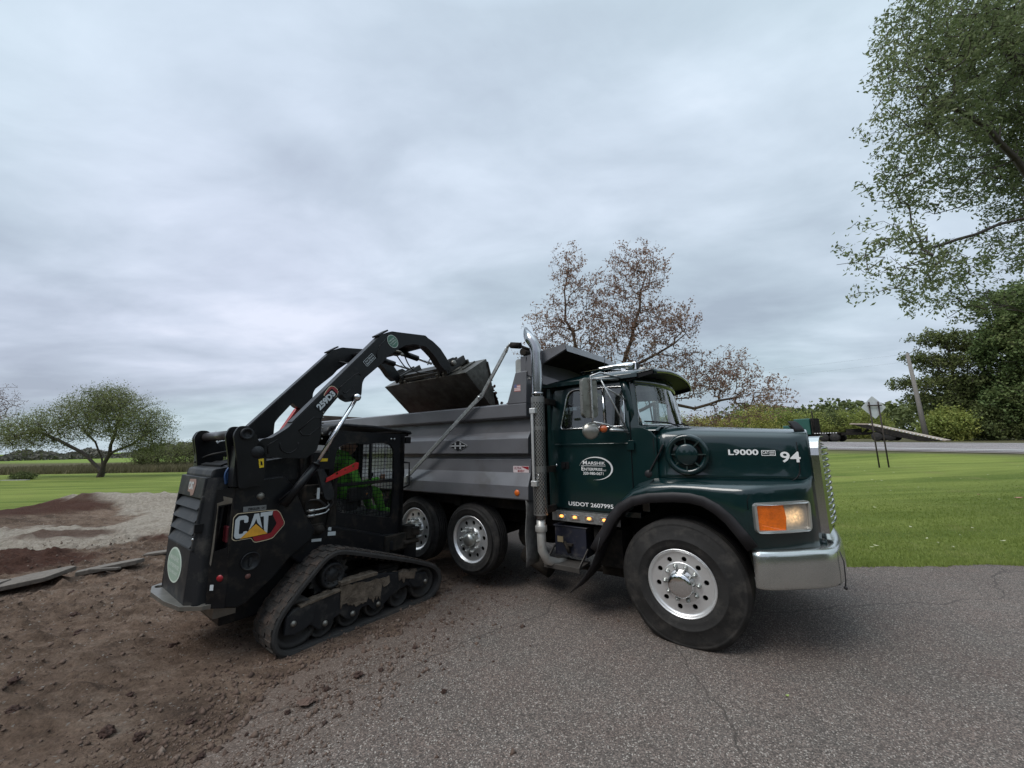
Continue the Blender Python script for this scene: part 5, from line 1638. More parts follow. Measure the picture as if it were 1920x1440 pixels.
# steps and battery box
mb = MB(); mb.box((-1.42, -1.00, 0.56), (-1.02, -0.55, 0.88)); mb.box((-1.44, -1.01, 0.875), (-1.0, -0.54, 0.89))
bx = TP('battery_box', mb, mat('navy_box', (0.014, 0.016, 0.028), 0.45, var=0.3, dirt=(0.10, 0.09, 0.08), dirt_amt=0.35, dscale=5), bevel=0.01)
mb = MB(); mb.plate(rrect(-1.385, 0.70, -1.31, 0.765, 0.004), lambda a, b_: (a, -1.004, b_), (0, 0.002, 0)); mb.build('warning_label', mat('yellowed_label', (0.36, 0.28, 0.16), 0.6), bx)
mb = MB(); mb.tube([(-1.28, -1.03, 0.72), (-1.24, -1.04, 0.66), (-1.22, -1.03, 0.6)], 0.02, 8); mb.box((-1.27, -1.05, 0.68), (-1.18, -1.0, 0.70)); mb.build('box_latch', M['frame'], bx)
mb = MB(); mb.box((-1.45, -1.19, 0.475), (-1.03, -0.9, 0.505)); mb.box((-1.46, -1.20, 0.455), (-1.02, -1.185, 0.51))
mb.bar((-1.45, -1.18, 0.50), (-1.42, -1.0, 0.66), 0.012, 0.03); mb.bar((-1.03, -1.18, 0.50), (-1.0, -1.0, 0.66), 0.012, 0.03)
TP('cab_step', mb, mat('step_steel', (0.075, 0.068, 0.062), 0.6, 0.5, var=0.3), bevel=0.004)
mb = MB(); mb.box((-0.95, -0.95, 0.5), (-0.62, -0.5, 0.9)); mb.box((-0.98, -0.8, 0.56), (-0.70, -0.4, 0.62))
TP('rear_cab_mount', mb, M['frame'], bevel=0.01)

# ---- hood
def hoodrow(x):
    t = (x + 0.215) / (1.12 + 0.215)
    zc = lerp(2.015, 1.925, t); ze = lerp(1.945, 1.865, t)
    w = lerp(0.945, 0.70, t ** 1.3)
    if x > 0.95: w -= 0.07 * ((x - 0.95) / 0.17) ** 2
    r = []
    half = [(0.0, zc), (w * 0.45, zc - 0.008), (w * 0.78, zc - 0.03), (w * 0.90, ze + 0.012), (w * 0.955, ze - 0.012), (w * 0.985, ze - 0.05), (w, ze - 0.11), (w + 0.006, 1.72), (w + 0.012, 1.6), (w + 0.02, 1.50), (w + 0.032, 1.455)]
    for v, z in half[::-1]: r.append((x, -v, z))
    for v, z in half[1:]: r.append((x, v, z))
    return r


mb = MB(); mb.grid([hoodrow(x) for x in (-0.205, -0.1, 0.1, 0.3, 0.5, 0.7, 0.85, 0.95, 1.0, 1.04, 1.07, 1.09)])
hood = TP('hood', mb, M['green'], solid=0.014)
mb = MB()
loop = [(x, y, z) for x, y, z in hoodrow(1.0)[0:8]]
sm_ = []
for q in range(0, 9):
    t = q / 8 * PI / 2
    sm_.append((0.90 + 0.10 * math.sin(t), 1.455 + 0.12 * (1 - math.cos(t))))
sm_ = [(0.62, 1.452)] + sm_ + [(1.0, 1.70), (0.998, 1.80), (0.99, 1.86)]
whood = lambda x, z: lerp(0.945, 0.70, ((x + 0.215) / 1.335) ** 1.3) - (0.07 * ((x - 0.95) / 0.17) ** 2 if x > 0.95 else 0) + interp(z, [(1.455, 0.032), (1.5, 0.02), (1.6, 0.012), (1.72, 0.006), (1.755, 0.0), (1.815, -0.014), (1.86, -0.04)])
mb.tube([(x, -whood(x, z) - 0.008, z) for x, z in sm_], 0.005, 6); mb.build('hood_seam', M['black'], hood)
mb = MB(); mb.tube([(-0.212, -0.975, z) for z in (1.50, 1.7, 1.86)] + [(-0.20, -0.94, 1.93)], 0.005, 6); mb.build('cowl_seam', M['black'], hood)
hw = lambda x: lerp(0.945, 0.70, ((x + 0.215) / 1.335) ** 1.3)
# air intake
ic = (0.095, -(hw(0.095) + 0.006), 1.70)
mb = MB(); mb.lathe([(0.140, 0.0), (0.145, 0.055), (0.170, 0.07), (0.192, 0.066), (0.203, 0.045), (0.205, 0.0)], ic, (0.10, -1, 0), 56)
ai = mb.build('air_intake', M['green'], hood)
mb = MB(); mb.lathe([(0, 0.006), (0.165, 0.006)], ic, (0.10, -1, 0), 40); mb.build('intake_mesh', M['black'], ai)
mb = MB(); mb.lathe([(0, 0.088), (0.09, 0.086), (0.103, 0.076), (0.108, 0.05), (0.108, 0.0)], ic, (0.10, -1, 0), 44); mb.build('intake_cap', M['green'], ai)
mb = MB()
for k in range(8):
    t = R(45 * k)
    mb.bar((ic[0] + 0.1 * math.cos(t), ic[1] - 0.055, ic[2] + 0.1 * math.sin(t)), (ic[0] + 0.18 * math.cos(t), ic[1] - 0.058, ic[2] + 0.18 * math.sin(t)), 0.010, 0.022, up=(0, 1, 0))
mb.build_each('intake_spoke', mat('faded_green', (0.02, 0.035, 0.033), 0.4), ai)
# latch strap
mb = MB(); mb.bar((-0.275, -0.985, 1.52), (-0.13, -0.985, 1.76), 0.012, 0.03, up=(0, 1, 0)); mb.bar((-0.15, -0.985, 1.73), (-0.115, -0.985, 1.80), 0.016, 0.05, up=(0, 1, 0)); mb.ball((-0.285, -0.975, 1.50), 0.045, 10, 8, sc=(1, 0.5, 1))
mb.build('hood_latch', M['rubber'], hood, bevel=0.003)
mb = MB()
for s_ in (-1, 1):
    rows = []
    for k in range(7):
        q = k / 6
        v = s_ * lerp(0.60, 0.52, q)
        rows.append([(1.005 + 0.075 * q, v, 1.88), (0.990 + 0.075 * q, v, 1.935), (0.965 + 0.065 * q, v, 1.985), (0.955 + 0.055 * q, v, 2.0)])
    mb.grid(rows)
mb.build_each('hood_deflector', M['rubber'], hood, solid=0.012)
# lettering on the hood
mb = MB()
def hfn(x, z): return lambda a, b_: (x + a, -(hw(x + a) + 0.019 - 0.0), z + b_ - 0.006 * a)
def block(s, x, z, h, w, bold, m_=0, sp=1.0): put_text(mb, s, 0, 0, 0, h, w, bold, mat=m_, fn=hfn(x, z), spacing=sp)
block('L9000', 0.455, 1.690, 0.055, 0.245, 0.03)
x0, z0_ = 0.722, 1.688
mb.plate(rrect(x0, z0_, x0 + 0.110, z0_ + 0.050, 0.004), hfn(0, 0), (0, 0.001, 0), holes=[rrect(x0 + .005, z0_ + .005, x0 + 0.105, z0_ + 0.045, 0.003)])
block('CAT', x0 + 0.009, z0_ + 0.011, 0.027, 0.050, 0.02)
mb.plate([(x0 + 0.062, z0_ + 0.029), (x0 + 0.10, z0_ + 0.029), (x0 + 0.10, z0_ + 0.037), (x0 + 0.062, z0_ + 0.037)], hfn(0, 0), (0, 0.001, 0))
mb.plate([(x0 + 0.062, z0_ + 0.012), (x0 + 0.10, z0_ + 0.012), (x0 + 0.10, z0_ + 0.019), (x0 + 0.062, z0_ + 0.019)], hfn(0, 0), (0, 0.001, 0))
block('94', 0.865, 1.622, 0.098, 0.150, 0.02)
mb.build('hood_lettering', M['white'], hood, recalc=False)
# wipers
mb = MB()
for v in (-0.45, 0.35): mb.tube([(-0.05, v, 2.0), (wx(v, 2.05) + 0.03, v - 0.12, 2.045), (wx(v - .4, 2.07) + 0.03, v - 0.42, 2.055)], 0.009, 6)
mb.build_each('wiper', M['black'], cab)

# ---- fenders with swept nose
def fender(s_):
    mb = MB()
    arch = [(-0.74, 0.80), (-0.67, 0.90), (-0.6, 1.02), (-0.5, 1.14), (-0.38, 1.21), (-0.22, 1.25), (0.0, 1.27), (0.14, 1.27), (0.24, 1.25), (0.33, 1.20), (0.42, 1.12), (0.50, 1.01), (0.57, 0.905)]
    def ztop(x): return interp(x, [(-0.74, 0.86), (-0.66, 1.04), (-0.55, 1.21), (-0.42, 1.34), (-0.25, 1.41), (0.0, 1.435), (0.6, 1.44)])
    st = []   # (x, v_outer, zbottom, ztop, x_in, v_in)
    for x, zb in arch:
        vin = 1.0 if x < -0.2 else hw(x) + 0.03
        st.append((x, 1.205, zb, ztop(x), x, vin))
    st += [(0.60, 1.20, 0.905, 1.44, 0.60, hw(0.6) + .03), (0.68, 1.165, 0.905, 1.44, 0.66, hw(0.66) + .03), (0.80, 1.065, 0.905, 1.44, 0.76, hw(.76) + .03), (0.92, 0.95, 0.905, 1.44, 0.86, hw(.86) + .03), (1.02, 0.85, 0.905, 1.44, 0.96, hw(.96) + .025), (1.06, 0.775, 0.905, 1.46, 1.03, 0.72), (1.085, 0.71, 0.905, 1.50, 1.07, 0.655)]
    rows = []
    for x, v, zb, zt, xi, vi in st:
        dz = zt - zb
        r = [(x, v - 0.02, zb), (x, v, zb + 0.02), (x, v + 0.004, zb + dz * 0.5), (x, v - 0.002, zt - min(0.08, dz * .3))]
        for q in (0.25, 0.5, 0.75):
            a = q * PI / 2
            r.append((lerp(x, xi, 0.2 * q), lerp(v, vi, 0.28 * (1 - math.cos(a))), zt - min(0.08, dz * .3) * (1 - math.sin(a))))
        zi = max(zt + 0.015, 1.455 if x > -0.2 else zt + 0.03)
        r.append((lerp(x, xi, 0.5), lerp(v, vi, 0.45), lerp(zt, zi, 0.2) + 0.003)); r.append((lerp(x, xi, 0.85), lerp(v, vi, 0.85), lerp(zt, zi, 0.6)))
        r.append((xi, vi, zi + 0.01))
        rows.append([(a, s_ * b_, c_) for a, b_, c_ in r])
    mb.grid(rows)
    f = mb.build('fender', M['green'], T, solid=0.014)
    mb = MB(); mb.tube([(-0.255, s_ * 1.212, 1.26), (-0.262, s_ * 1.210, 1.30), (-0.25, s_ * 1.21, 1.34), (-0.235, s_ * 1.195, 1.39), (-0.225, s_ * 1.13, 1.425), (-0.22, s_ * 1.03, 1.445)], 0.005, 6)
    mb.tube([(0.60, s_ * 1.206, 1.24), (0.60, s_ * 1.204, 1.32), (0.615, s_ * 1.196, 1.36), (0.66, s_ * 1.17, 1.375), (0.80, s_ * 1.062, 1.375), (0.95, s_ * 0.92, 1.375), (1.03, s_ * 0.825, 1.385)], 0.0045, 6)
    mb.build('fender_seam', M['black'], f)
    # inner wheel house, rubber flare, splash curtain
    mb = MB()
    rows = [[(x, s_ * 1.19, z), (x, s_ * 0.6, z)] for x, z in arch]
    mb.grid(rows)
    mb.grid([[(0.57, s_ * 1.18, 0.905), (0.57, s_ * 0.5, 0.905)], [(0.60, s_ * 1.1, 0.62), (0.6, s_ * 0.5, 0.62)]])
    mb.box((-0.7, s_ * 0.60, 0.7), (0.6, s_ * 0.62, 1.5))
    mb.build('wheel_house', M['black'], f)
    mb = MB()
    rows = []
    ext_ = [(-0.80, 0.70)] + arch
    for i, (x, z) in enumerate(ext_):
        a = ext_[max(0, i - 1)]; b_ = ext_[min(len(ext_) - 1, i + 1)]
        d = Vector((b_[0] - a[0], b_[1] - a[1])).normalized(); nx, nz = -d.y, d.x
        rows.append([(x - nx * 0.006, s_ * 1.18, z - nz * 0.006), (x - nx * 0.004, s_ * 1.225, z - nz * 0.004), (x + nx * 0.078, s_ * 1.220, z + nz * 0.078), (x + nx * 0.088, s_ * 1.209, z + nz * 0.088)])
    mb.grid(rows)
    mb.build('wheel_arch_flare', M['rubber'], f, solid=0.006)
    mb = MB()
    pth = [(-0.755, 0.86), (-0.795, 0.72), (-0.86, 0.58), (-0.95, 0.44), (-1.04, 0.34), (-1.12, 0.26)]
    rows = []
    for i, (x, z) in enumerate(pth):
        w_ = 0
        rows.append([(x, s_ * 1.235 if i < 5 else s_ * 1.235, z), (x + 0.01, s_ * 1.05, z + 0.005), (x + 0.03, s_ * lerp(0.75, 0.98, i / 5), z + 0.02)])
    mb.grid(rows)
    mb.build('splash_curtain', M['rubber'], f, solid=0.007)
    mb = MB()
    mb.tube([(-0.60, s_ * 1.045, 1.03), (-0.72, s_ * 1.10, 0.90), (-0.77, s_ * 1.14, 0.78)], 0.008, 6)
    mb.build('splash_stay', M['galv'], f)
    # headlight set in the swept face
    p0 = Vector((0.635, s_ * 1.192, 0)); p1 = Vector((1.015, s_ * 0.868, 0))
    e_ = (p1 - p0); Lh = e_.length; e_.normalize(); nn = Vector((-e_.y, e_.x, 0)) if s_ > 0 else Vector((e_.y, -e_.x, 0))
    if nn.x < 0: nn = -nn
    # bow slightly with the corner
    def hf(off):
        def fn(a, b_):
            bow = 0.028 * math.sin(PI * max(0, min(1, a / Lh)))
            q = p0 + e_ * a + nn * (off + bow)
            return (q.x, q.y, b_)
        return fn
    mb = MB()
    ou = roundpoly([(-0.008, 1.052), (Lh - 0.005, 1.06), (Lh + 0.008, 1.31), (-0.008, 1.30)], 0.045); inn = roundpoly([(0.014, 1.074), (Lh - 0.027, 1.08), (Lh - 0.014, 1.288), (0.014, 1.278)], 0.014)
    # dense outlines so that the frame follows the bow
    def dens(p, n=4):
        o2 = []
        for i in range(len(p)):
            a = p[i]; b_ = p[(i + 1) % len(p)]
            k = max(1, int(math.hypot(a[0] - b_[0], a[1] - b_[1]) / 0.05))
            for j in range(k): o2.append((lerp(a[0], b_[0], j / k), lerp(a[1], b_[1], j / k)))
        return o2
    mb.plate(dens(ou), hf(0.03), tuple(-nn * 0.03), holes=[dens(inn)])
    hl = mb.build('headlight', mat('lamp_bezel', (0.80, 0.80, 0.78), 0.3, 0.9), f, bevel=0.006)
    sp = Lh * 0.49
    mb = MB(); mb.plate(dens([(0.016, 1.076), (sp - 0.002, 1.078), (sp + 0.012, 1.18), (sp - 0.002, 1.282), (0.016, 1.277)]), hf(0.016), tuple(-nn * 0.02)); mb.build('turn_signal', M['amber'], hl)
    mb = MB(); mb.plate(dens([(sp + 0.004, 1.078), (Lh - 0.029, 1.082), (Lh - 0.016, 1.286), (sp + 0.004, 1.282), (sp + 0.018, 1.18)]), hf(0.014), tuple(-nn * 0.012)); mb.build('lens', M['hlens'], hl)
    return f


def headlens():
    m, nt, b = newmat('headlight_lens')
    N = nt.nodes.new; L = nt.links.new
    b.inputs['Base Color'].default_value = (0.36, 0.31, 0.25, 1); b.inputs['Roughness'].default_value = 0.12; b.inputs['Coat Weight'].default_value = 1
    tc = N('ShaderNodeTexCoord')
    # two bulbs glowing behind the fluted lens
    src = None
    for c in ((0.865, -1.02, 1.175), (0.925, -0.97, 1.185)):
        vm = N('ShaderNodeVectorMath'); vm.operation = 'DISTANCE'; L(tc.outputs['Object'], vm.inputs[0]); vm.inputs[1].default_value = c
        mr = N('ShaderNodeMapRange'); mr.interpolation_type = 'SMOOTHSTEP'; L(vm.outputs['Value'], mr.inputs[0]); mr.inputs[1].default_value = 0.0; mr.inputs[2].default_value = 0.10; mr.inputs[3].default_value = 1; mr.inputs[4].default_value = 0
        if src is None: src = mr.outputs[0]
        else:
            a = N('ShaderNodeMath'); a.operation = 'ADD'; L(src, a.inputs[0]); L(mr.outputs[0], a.inputs[1]); src = a.outputs[0]
    nz = N('ShaderNodeTexNoise'); nz.inputs['Scale'].default_value = 45; L(tc.outputs['Object'], nz.inputs[0])
    mm = N('ShaderNodeMath'); mm.operation = 'MULTIPLY'; L(src, mm.inputs[0]); L(nz.outputs[0], mm.inputs[1])
    m2 = N('ShaderNodeMath'); m2.operation = 'MULTIPLY'; L(mm.outputs[0], m2.inputs[0]); m2.inputs[1].default_value = 1.1
    b.inputs['Emission Color'].default_value = (1.0, 0.62, 0.28, 1)
    L(m2.outputs[0], b.inputs['Emission Strength'])
    wv = N('ShaderNodeTexWave'); wv.inputs['Scale'].default_value = 22; L(tc.outputs['Object'], wv.inputs[0])
    bp = N('ShaderNodeBump'); bp.inputs['Strength'].default_value = 0.3; bp.inputs['Distance'].default_value = 0.004; L(wv.outputs[0], bp.inputs['Height']); L(bp.outputs[0], b.inputs['Normal'])
    return m


M['hlens'] = headlens()
for s_ in (-1, 1): fender(s_)
mb = MB(); rows = []
# nose panel between fenders under the hood front, behind the grille
mb.box((0.98, -0.66, 0.9), (1.06, 0.66, 1.84)); mb.box((0.95, -0.70, 0.84), (1.13, 0.70, 0.955))
TP('nose_panel', mb, M['green'], bevel=0.02)
# ---- grille
gx = lambda v: 1.125 + 0.075 * (1 - (abs(v) / 0.64) ** 2)
def gfn(off): return lambda a, b_: (gx(a) + off, a, b_)
def densify(p, step=0.08):
    o2 = []
    for i in range(len(p)):
        a = p[i]; b_ = p[(i + 1) % len(p)]
        k = max(1, int(math.hypot(a[0] - b_[0], a[1] - b_[1]) / step))
        for j in range(k): o2.append((lerp(a[0], b_[0], j / k), lerp(a[1], b_[1], j / k)))
    return o2
mb = MB(); mb.plate(densify(rrect(-0.675, 0.900, 0.675, 1.855, 0.17)), gfn(0.035), (-0.085, 0, 0), holes=[densify(rrect(-0.555, 1.03, 0.555, 1.775, 0.06))])
gr = TP('grille', mb, mat('grille_chrome', (0.50, 0.50, 0.49), 0.2, 1.0), bevel=0.018, seg=3)
for k in range(13):
    z = 1.065 + k * 0.056
    mb = MB(); rows = []
    for v in [lerp(-0.56, 0.56, i / 12) for i in range(13)]:
        rows.append([(gx(v) - 0.045, v, z - 0.012), (1.165 + .08 * (1 - (v / .56) ** 2) + 0.0, v, z - 0.022), (1.165 + .08 * (1 - (v / .56) ** 2) + 0.014, v, z), (1.165 + .08 * (1 - (v / .56) ** 2), v, z + 0.017), (gx(v) - 0.045, v, z + 0.012)])
    mb.grid(rows, closed_u=True); mb.build('grille_bar', M['chrome'], gr)
mb = MB(); mb.plate(rrect(-0.57, 1.0, 0.57, 1.79, 0.02), lambda a, b_: (1.085, a, b_), (-0.02, 0, 0)); mb.grid([[(1.165 + .08 * (1 - (v / .56) ** 2) - 0.035, v, z) for v in [lerp(-.56, .56, i / 12) for i in range(13)]] for z in (1.03, 1.78)]); mb.build('radiator', M['black'], gr)
# ---- bumper
ph_ = [(0.60, 1.222), (0.66, 1.215), (0.72, 1.19), (0.80, 1.13), (0.90, 1.05), (1.00, 0.965), (1.08, 0.89), (1.13, 0.83), (1.165, 0.765), (1.19, 0.69), (1.215, 0.55), (1.24, 0.35), (1.25, 0.12)]
path = [(a, -b_) for a, b_ in ph_] + ph_[::-1]
prof_b = [(-0.06, 0.612), (-0.012, 0.614), (0.0, 0.622), (0.004, 0.64), (0.008, 0.70), (0.009, 0.80), (0.004, 0.868), (-0.004, 0.892), (-0.02, 0.906), (-0.045, 0.912), (-0.14, 0.914), (-0.20, 0.914)]
rows = []
for i, (x, y) in enumerate(path):
    a = path[max(0, i - 1)]; b_ = path[min(len(path) - 1, i + 1)]
    d = Vector((b_[0] - a[0], b_[1] - a[1])).normalized(); nx, ny = d.y, -d.x
    rows.append([(x + nx * o_, y + ny * o_, z) for o_, z in prof_b])
mb = MB(); mb.grid(rows)
bp_ = TP('bumper', mb, M['bumper'], solid=0.010)
mb = MB(); mb.tube([(1.198, -0.72, 0.88), (1.215, -0.73, 0.8), (1.212, -0.72, 0.66), (1.205, -0.71, 0.60)], 0.0045, 6); mb.ball((1.205, -0.71, 0.585), 0.015, 8, 6)
mb.build('guide_chain', M['rubber'], bp_)
mb = MB(); mb.box((0.7, -0.5, 0.66), (1.15, -0.38, 0.86)); mb.box((0.7, 0.38, 0.66), (1.15, 0.5, 0.86)); mb.build('bumper_bracket', M['frame'], bp_)

# ---- mirror set
mb = MB()
cm = Vector((-0.765, -1.32, 2.31)); dw = Vector((0.1, 0.16, 0)).normalized(); dn = Vector((dw.y, -dw.x, 0))
M3 = Matrix((dw, dn, Vector((0, 0, 1)))).transposed()
ol = rrect(-0.095, -0.215, 0.095, 0.215, 0.05, 5)
mb.plate(ol, lambda a, b_: tuple(cm + dw * a + dn * 0.03 + Vector((0, 0, b_))), tuple(-dn * 0.05))
mir = TP('mirror', mb, M['mirror'], bevel=0.014, seg=3)
mb = MB(); mb.plate(rrect(-0.085, -0.2, 0.085, 0.2, 0.045, 5), lambda a, b_: tuple(cm + dw * a - dn * 0.021 + Vector((0, 0, b_))), tuple(-dn * 0.003)); mb.build('mirror_glass', M['chrome'], mir)
mb = MB()
q0 = cm + dn * 0.045
mb.tube([tuple(q0 + dw * 0.01 + Vector((0, 0, z))) for z in (-0.26, -0.2, 0.2, 0.235)] + [tuple(q0 + Vector((0.1, 0.05, 0.265))), (-0.52, -0.96, 2.545)], 0.011, 8)
mb.tube([tuple(q0 + dw * 0.01 + Vector((0, 0, -0.26))), (-0.62, -1.2, 2.02), (-0.46, -1.0, 1.93)], 0.011, 8)
mb.tube([(-0.66, -1.22, 2.52), (-0.47, -1.0, 1.95)], 0.010, 8); mb.tube([(-0.64, -1.2, 2.44), (-0.48, -0.97, 2.30)], 0.008, 8)
mb.tube([(-0.60, -1.18, 1.965), (-0.47, -1.02, 1.955)], 0.016, 8)
mb.tube([tuple(q0 + Vector((0, 0, 0.2))), (-0.66, -1.22, 2.52), (-0.54, -1.0, 2.53)], 0.012, 8)
mb.build('mirror_bracket', M['galv'], mir)
mb = MB(); cc = cm + Vector((0.0, 0.02, -0.35)); dn2 = Vector((0.45, -0.85, 0.1))
mb.lathe([(0, 0.03), (0.04, 0.027), (0.075, 0.015), (0.092, 0.0), (0.092, -0.012), (0, -0.014)], tuple(cc), tuple(dn2), 28)
mb.build('round_mirror', M['mirror'], mir)
mb = MB(); mb.lathe([(0, 0.03), (0.028, 0.026), (0.042, 0.008), (0.044, -0.02), (0, -0.03)], (-0.655, -1.22, 1.98), tuple(dn2), 20); mb.build('turn_lamp', mat('dark_amber', (0.50, 0.10, 0.02), 0.25, coat=1), mir)
# left mirror, seen from other places
mb = MB(); mb.plate(ol, lambda a, b_: (-0.76, 1.34 + a, 2.31 + b_), (-0.05, 0, 0)); mb.tube([(-0.73, 1.34, 2.55), (-0.5, 0.97, 2.5)], 0.011, 8); mb.tube([(-0.73, 1.34, 2.08), (-0.47, 1.0, 1.93)], 0.011, 8)
TP('mirror', mb, M['mirror'], bevel=0.01)

# ---- roof fittings
mb = MB(); mb.tube([(-0.72, -0.93, 2.56), (-0.735, -0.93, 2.62), (-0.66, -0.93, 3.18)], [0.006, 0.005, 0.002], 6); mb.ball((-0.72, -0.93, 2.57), 0.018, 8, 6)
TP('antenna', mb, M['black'])
mb = MB()
pth = [(-1.28, -0.35, 2.80), (-1.22, -0.35, 2.80), (-0.80, -0.35, 2.815), (-0.66, -0.35, 2.80), (-0.56, -0.35, 2.78)]
mb.tube(pth, [0.046, 0.024, 0.028, 0.05, 0.055], 16)
mb.tube([(-1.12, -0.12, 2.80), (-0.76, -0.12, 2.80), (-0.62, -0.12, 2.79)], [0.02, 0.03, 0.05], 14)
mb.box((-1.16, -0.38, 2.69), (-1.13, -0.32, 2.79)); mb.box((-0.72, -0.38, 2.69), (-0.66, -0.32, 2.78))
TP('air_horn', mb, M['chrome'])
mb = MB(); mb.box((-0.62, -0.36, 2.74), (-0.53, -0.22, 2.84))
wl = TP('work_lamp', mb, M['chrome'], bevel=0.008)
mb = MB(); mb.box((-0.531, -0.35, 2.75), (-0.522, -0.23, 2.83)); mb.build('lamp_lens', M['black'], wl)
mb = MB()
for v in (-0.66, -0.33, 0, 0.33, 0.66): mb.ball((-0.37, v, 2.70 - 0.05 * (abs(v) / 0.9) ** 2), 0.035, 10, 6, sc=(1.3, 1.0, 0.8))
mb.build_each('roof_marker_lamp', mat('clear_marker', (0.4, 0.38, 0.35), 0.2, coat=1), T)

# ---- cab interior
for s_ in (-0.5, 0.5):
    mb = MB(); mb.box((-1.25, s_ - .24, 1.35), (-0.80, s_ + .24, 1.52)); mb.box((-1.36, s_ - .23, 1.5), (-1.22, s_ + .23, 2.08)); mb.box((-1.35, s_ - .13, 2.08), (-1.26, s_ + .13, 2.26)); mb.box((-1.2, s_ - .15, 1.1), (-0.85, s_ + .15, 1.35))
    TP('cab_seat', mb, M['seat'], bevel=0.04, seg=3)
mb = MB(); mb.box((-0.62, -0.93, 1.5), (-0.42, 0.93, 1.93))
TP('dashboard', mb, M['interior'], bevel=0.03)
mb = MB()
sc_ = Vector((-0.72, 0.48, 1.97)); ax_ = Vector((-0.55, 0, 0.83)).normalized(); a1 = Vector((0, 1, 0)); a2 = ax_.cross(a1)
mb.tube([tuple(sc_ + (a1 * math.cos(2 * PI * k / 28) + a2 * math.sin(2 * PI * k / 28)) * 0.225) for k in range(29)], 0.016, 8, cap=False)
for k in range(3):
    t = 2 * PI * k / 3; mb.tube([tuple(sc_), tuple(sc_ + (a1 * math.cos(t) + a2 * math.sin(t)) * 0.225)], 0.011, 6)
mb.tube([tuple(sc_), tuple(sc_ - ax_ * 0.35)], 0.03, 8)
TP('steering_wheel', mb, M['black'])
# load of soil inside the bed
mb = MB(); rows = []
for i in range(41):
    x = lerp(-6.5, -1.72, i / 40); r = []
    for k in range(21):
        v = lerp(-1.03, 1.03, k / 20)
        z = 1.9 + 0.66 * math.exp(-((x + 2.12) / 0.42) ** 2 - ((v + 0.55) / 0.6) ** 2) + 0.35 * math.exp(-((x + 4.2) / 0.9) ** 2 - (v / 0.6) ** 2) + 0.07 * noise.noise(Vector((x * 3, v * 3, 0))) + 0.05 * noise.noise(Vector((x * 9, v * 9, 2)))
        r.append((x, v, z))
    rows.append(r)
mb.grid(rows)
ld = mb.build('soil_load', M['soil'], None, recalc=False)
ld.matrix_world = Matrix.Translation((2.2115, 4.7569, 0)) @ Matrix.Rotation(R(-35.5), 4, 'Z')
tag(ld, 'dark brown soil heaped inside the grey dump bed', 'soil')

# ================================================================== TRACK LOADER (x forward, -y is the side seen)
K = tag(empty('track_loader', (-2.2656, 4.7739, 0.0), R(52)), 'black compact track loader lifting its bucket over the dump bed', 'loader')
KP = lambda n, mb, m, p=None, **k: mb.build(n, m, p or K, **k)

# ---- tracks
TRK = [(-0.60, 0.0), (0.82, 0.0), (0.95, 0.02), (1.04, 0.07), (1.095, 0.16), (1.09, 0.27), (1.03, 0.36), (0.94, 0.415), (0.6, 0.55), (0.05, 0.735), (-0.18, 0.81), (-0.27, 0.83), (-0.36, 0.81), (-0.43, 0.755), (-0.61, 0.575), (-0.76, 0.41), (-0.82, 0.30), (-0.835, 0.20), (-0.81, 0.11), (-0.76, 0.045), (-0.69, 0.01)]


def resample(p, step):
    out = []
    n = len(p)
    for i in range(n):
        a = p[i]; b_ = p[(i + 1) % n]
        k = max(1, int(round(math.hypot(b_[0] - a[0], b_[1] - a[1]) / step)))
        for j in range(k): out.append((lerp(a[0], b_[0], j / k), lerp(a[1], b_[1], j / k)))
    return out


def smoothp(p, it=1):
    for _ in range(it):
        n = len(p)
        p = [((p[i - 1][0] + 2 * p[i][0] + p[(i + 1) % n][0]) / 4, (p[i - 1][1] + 2 * p[i][1] + p[(i + 1) % n][1]) / 4) for i in range(n)]
    return p


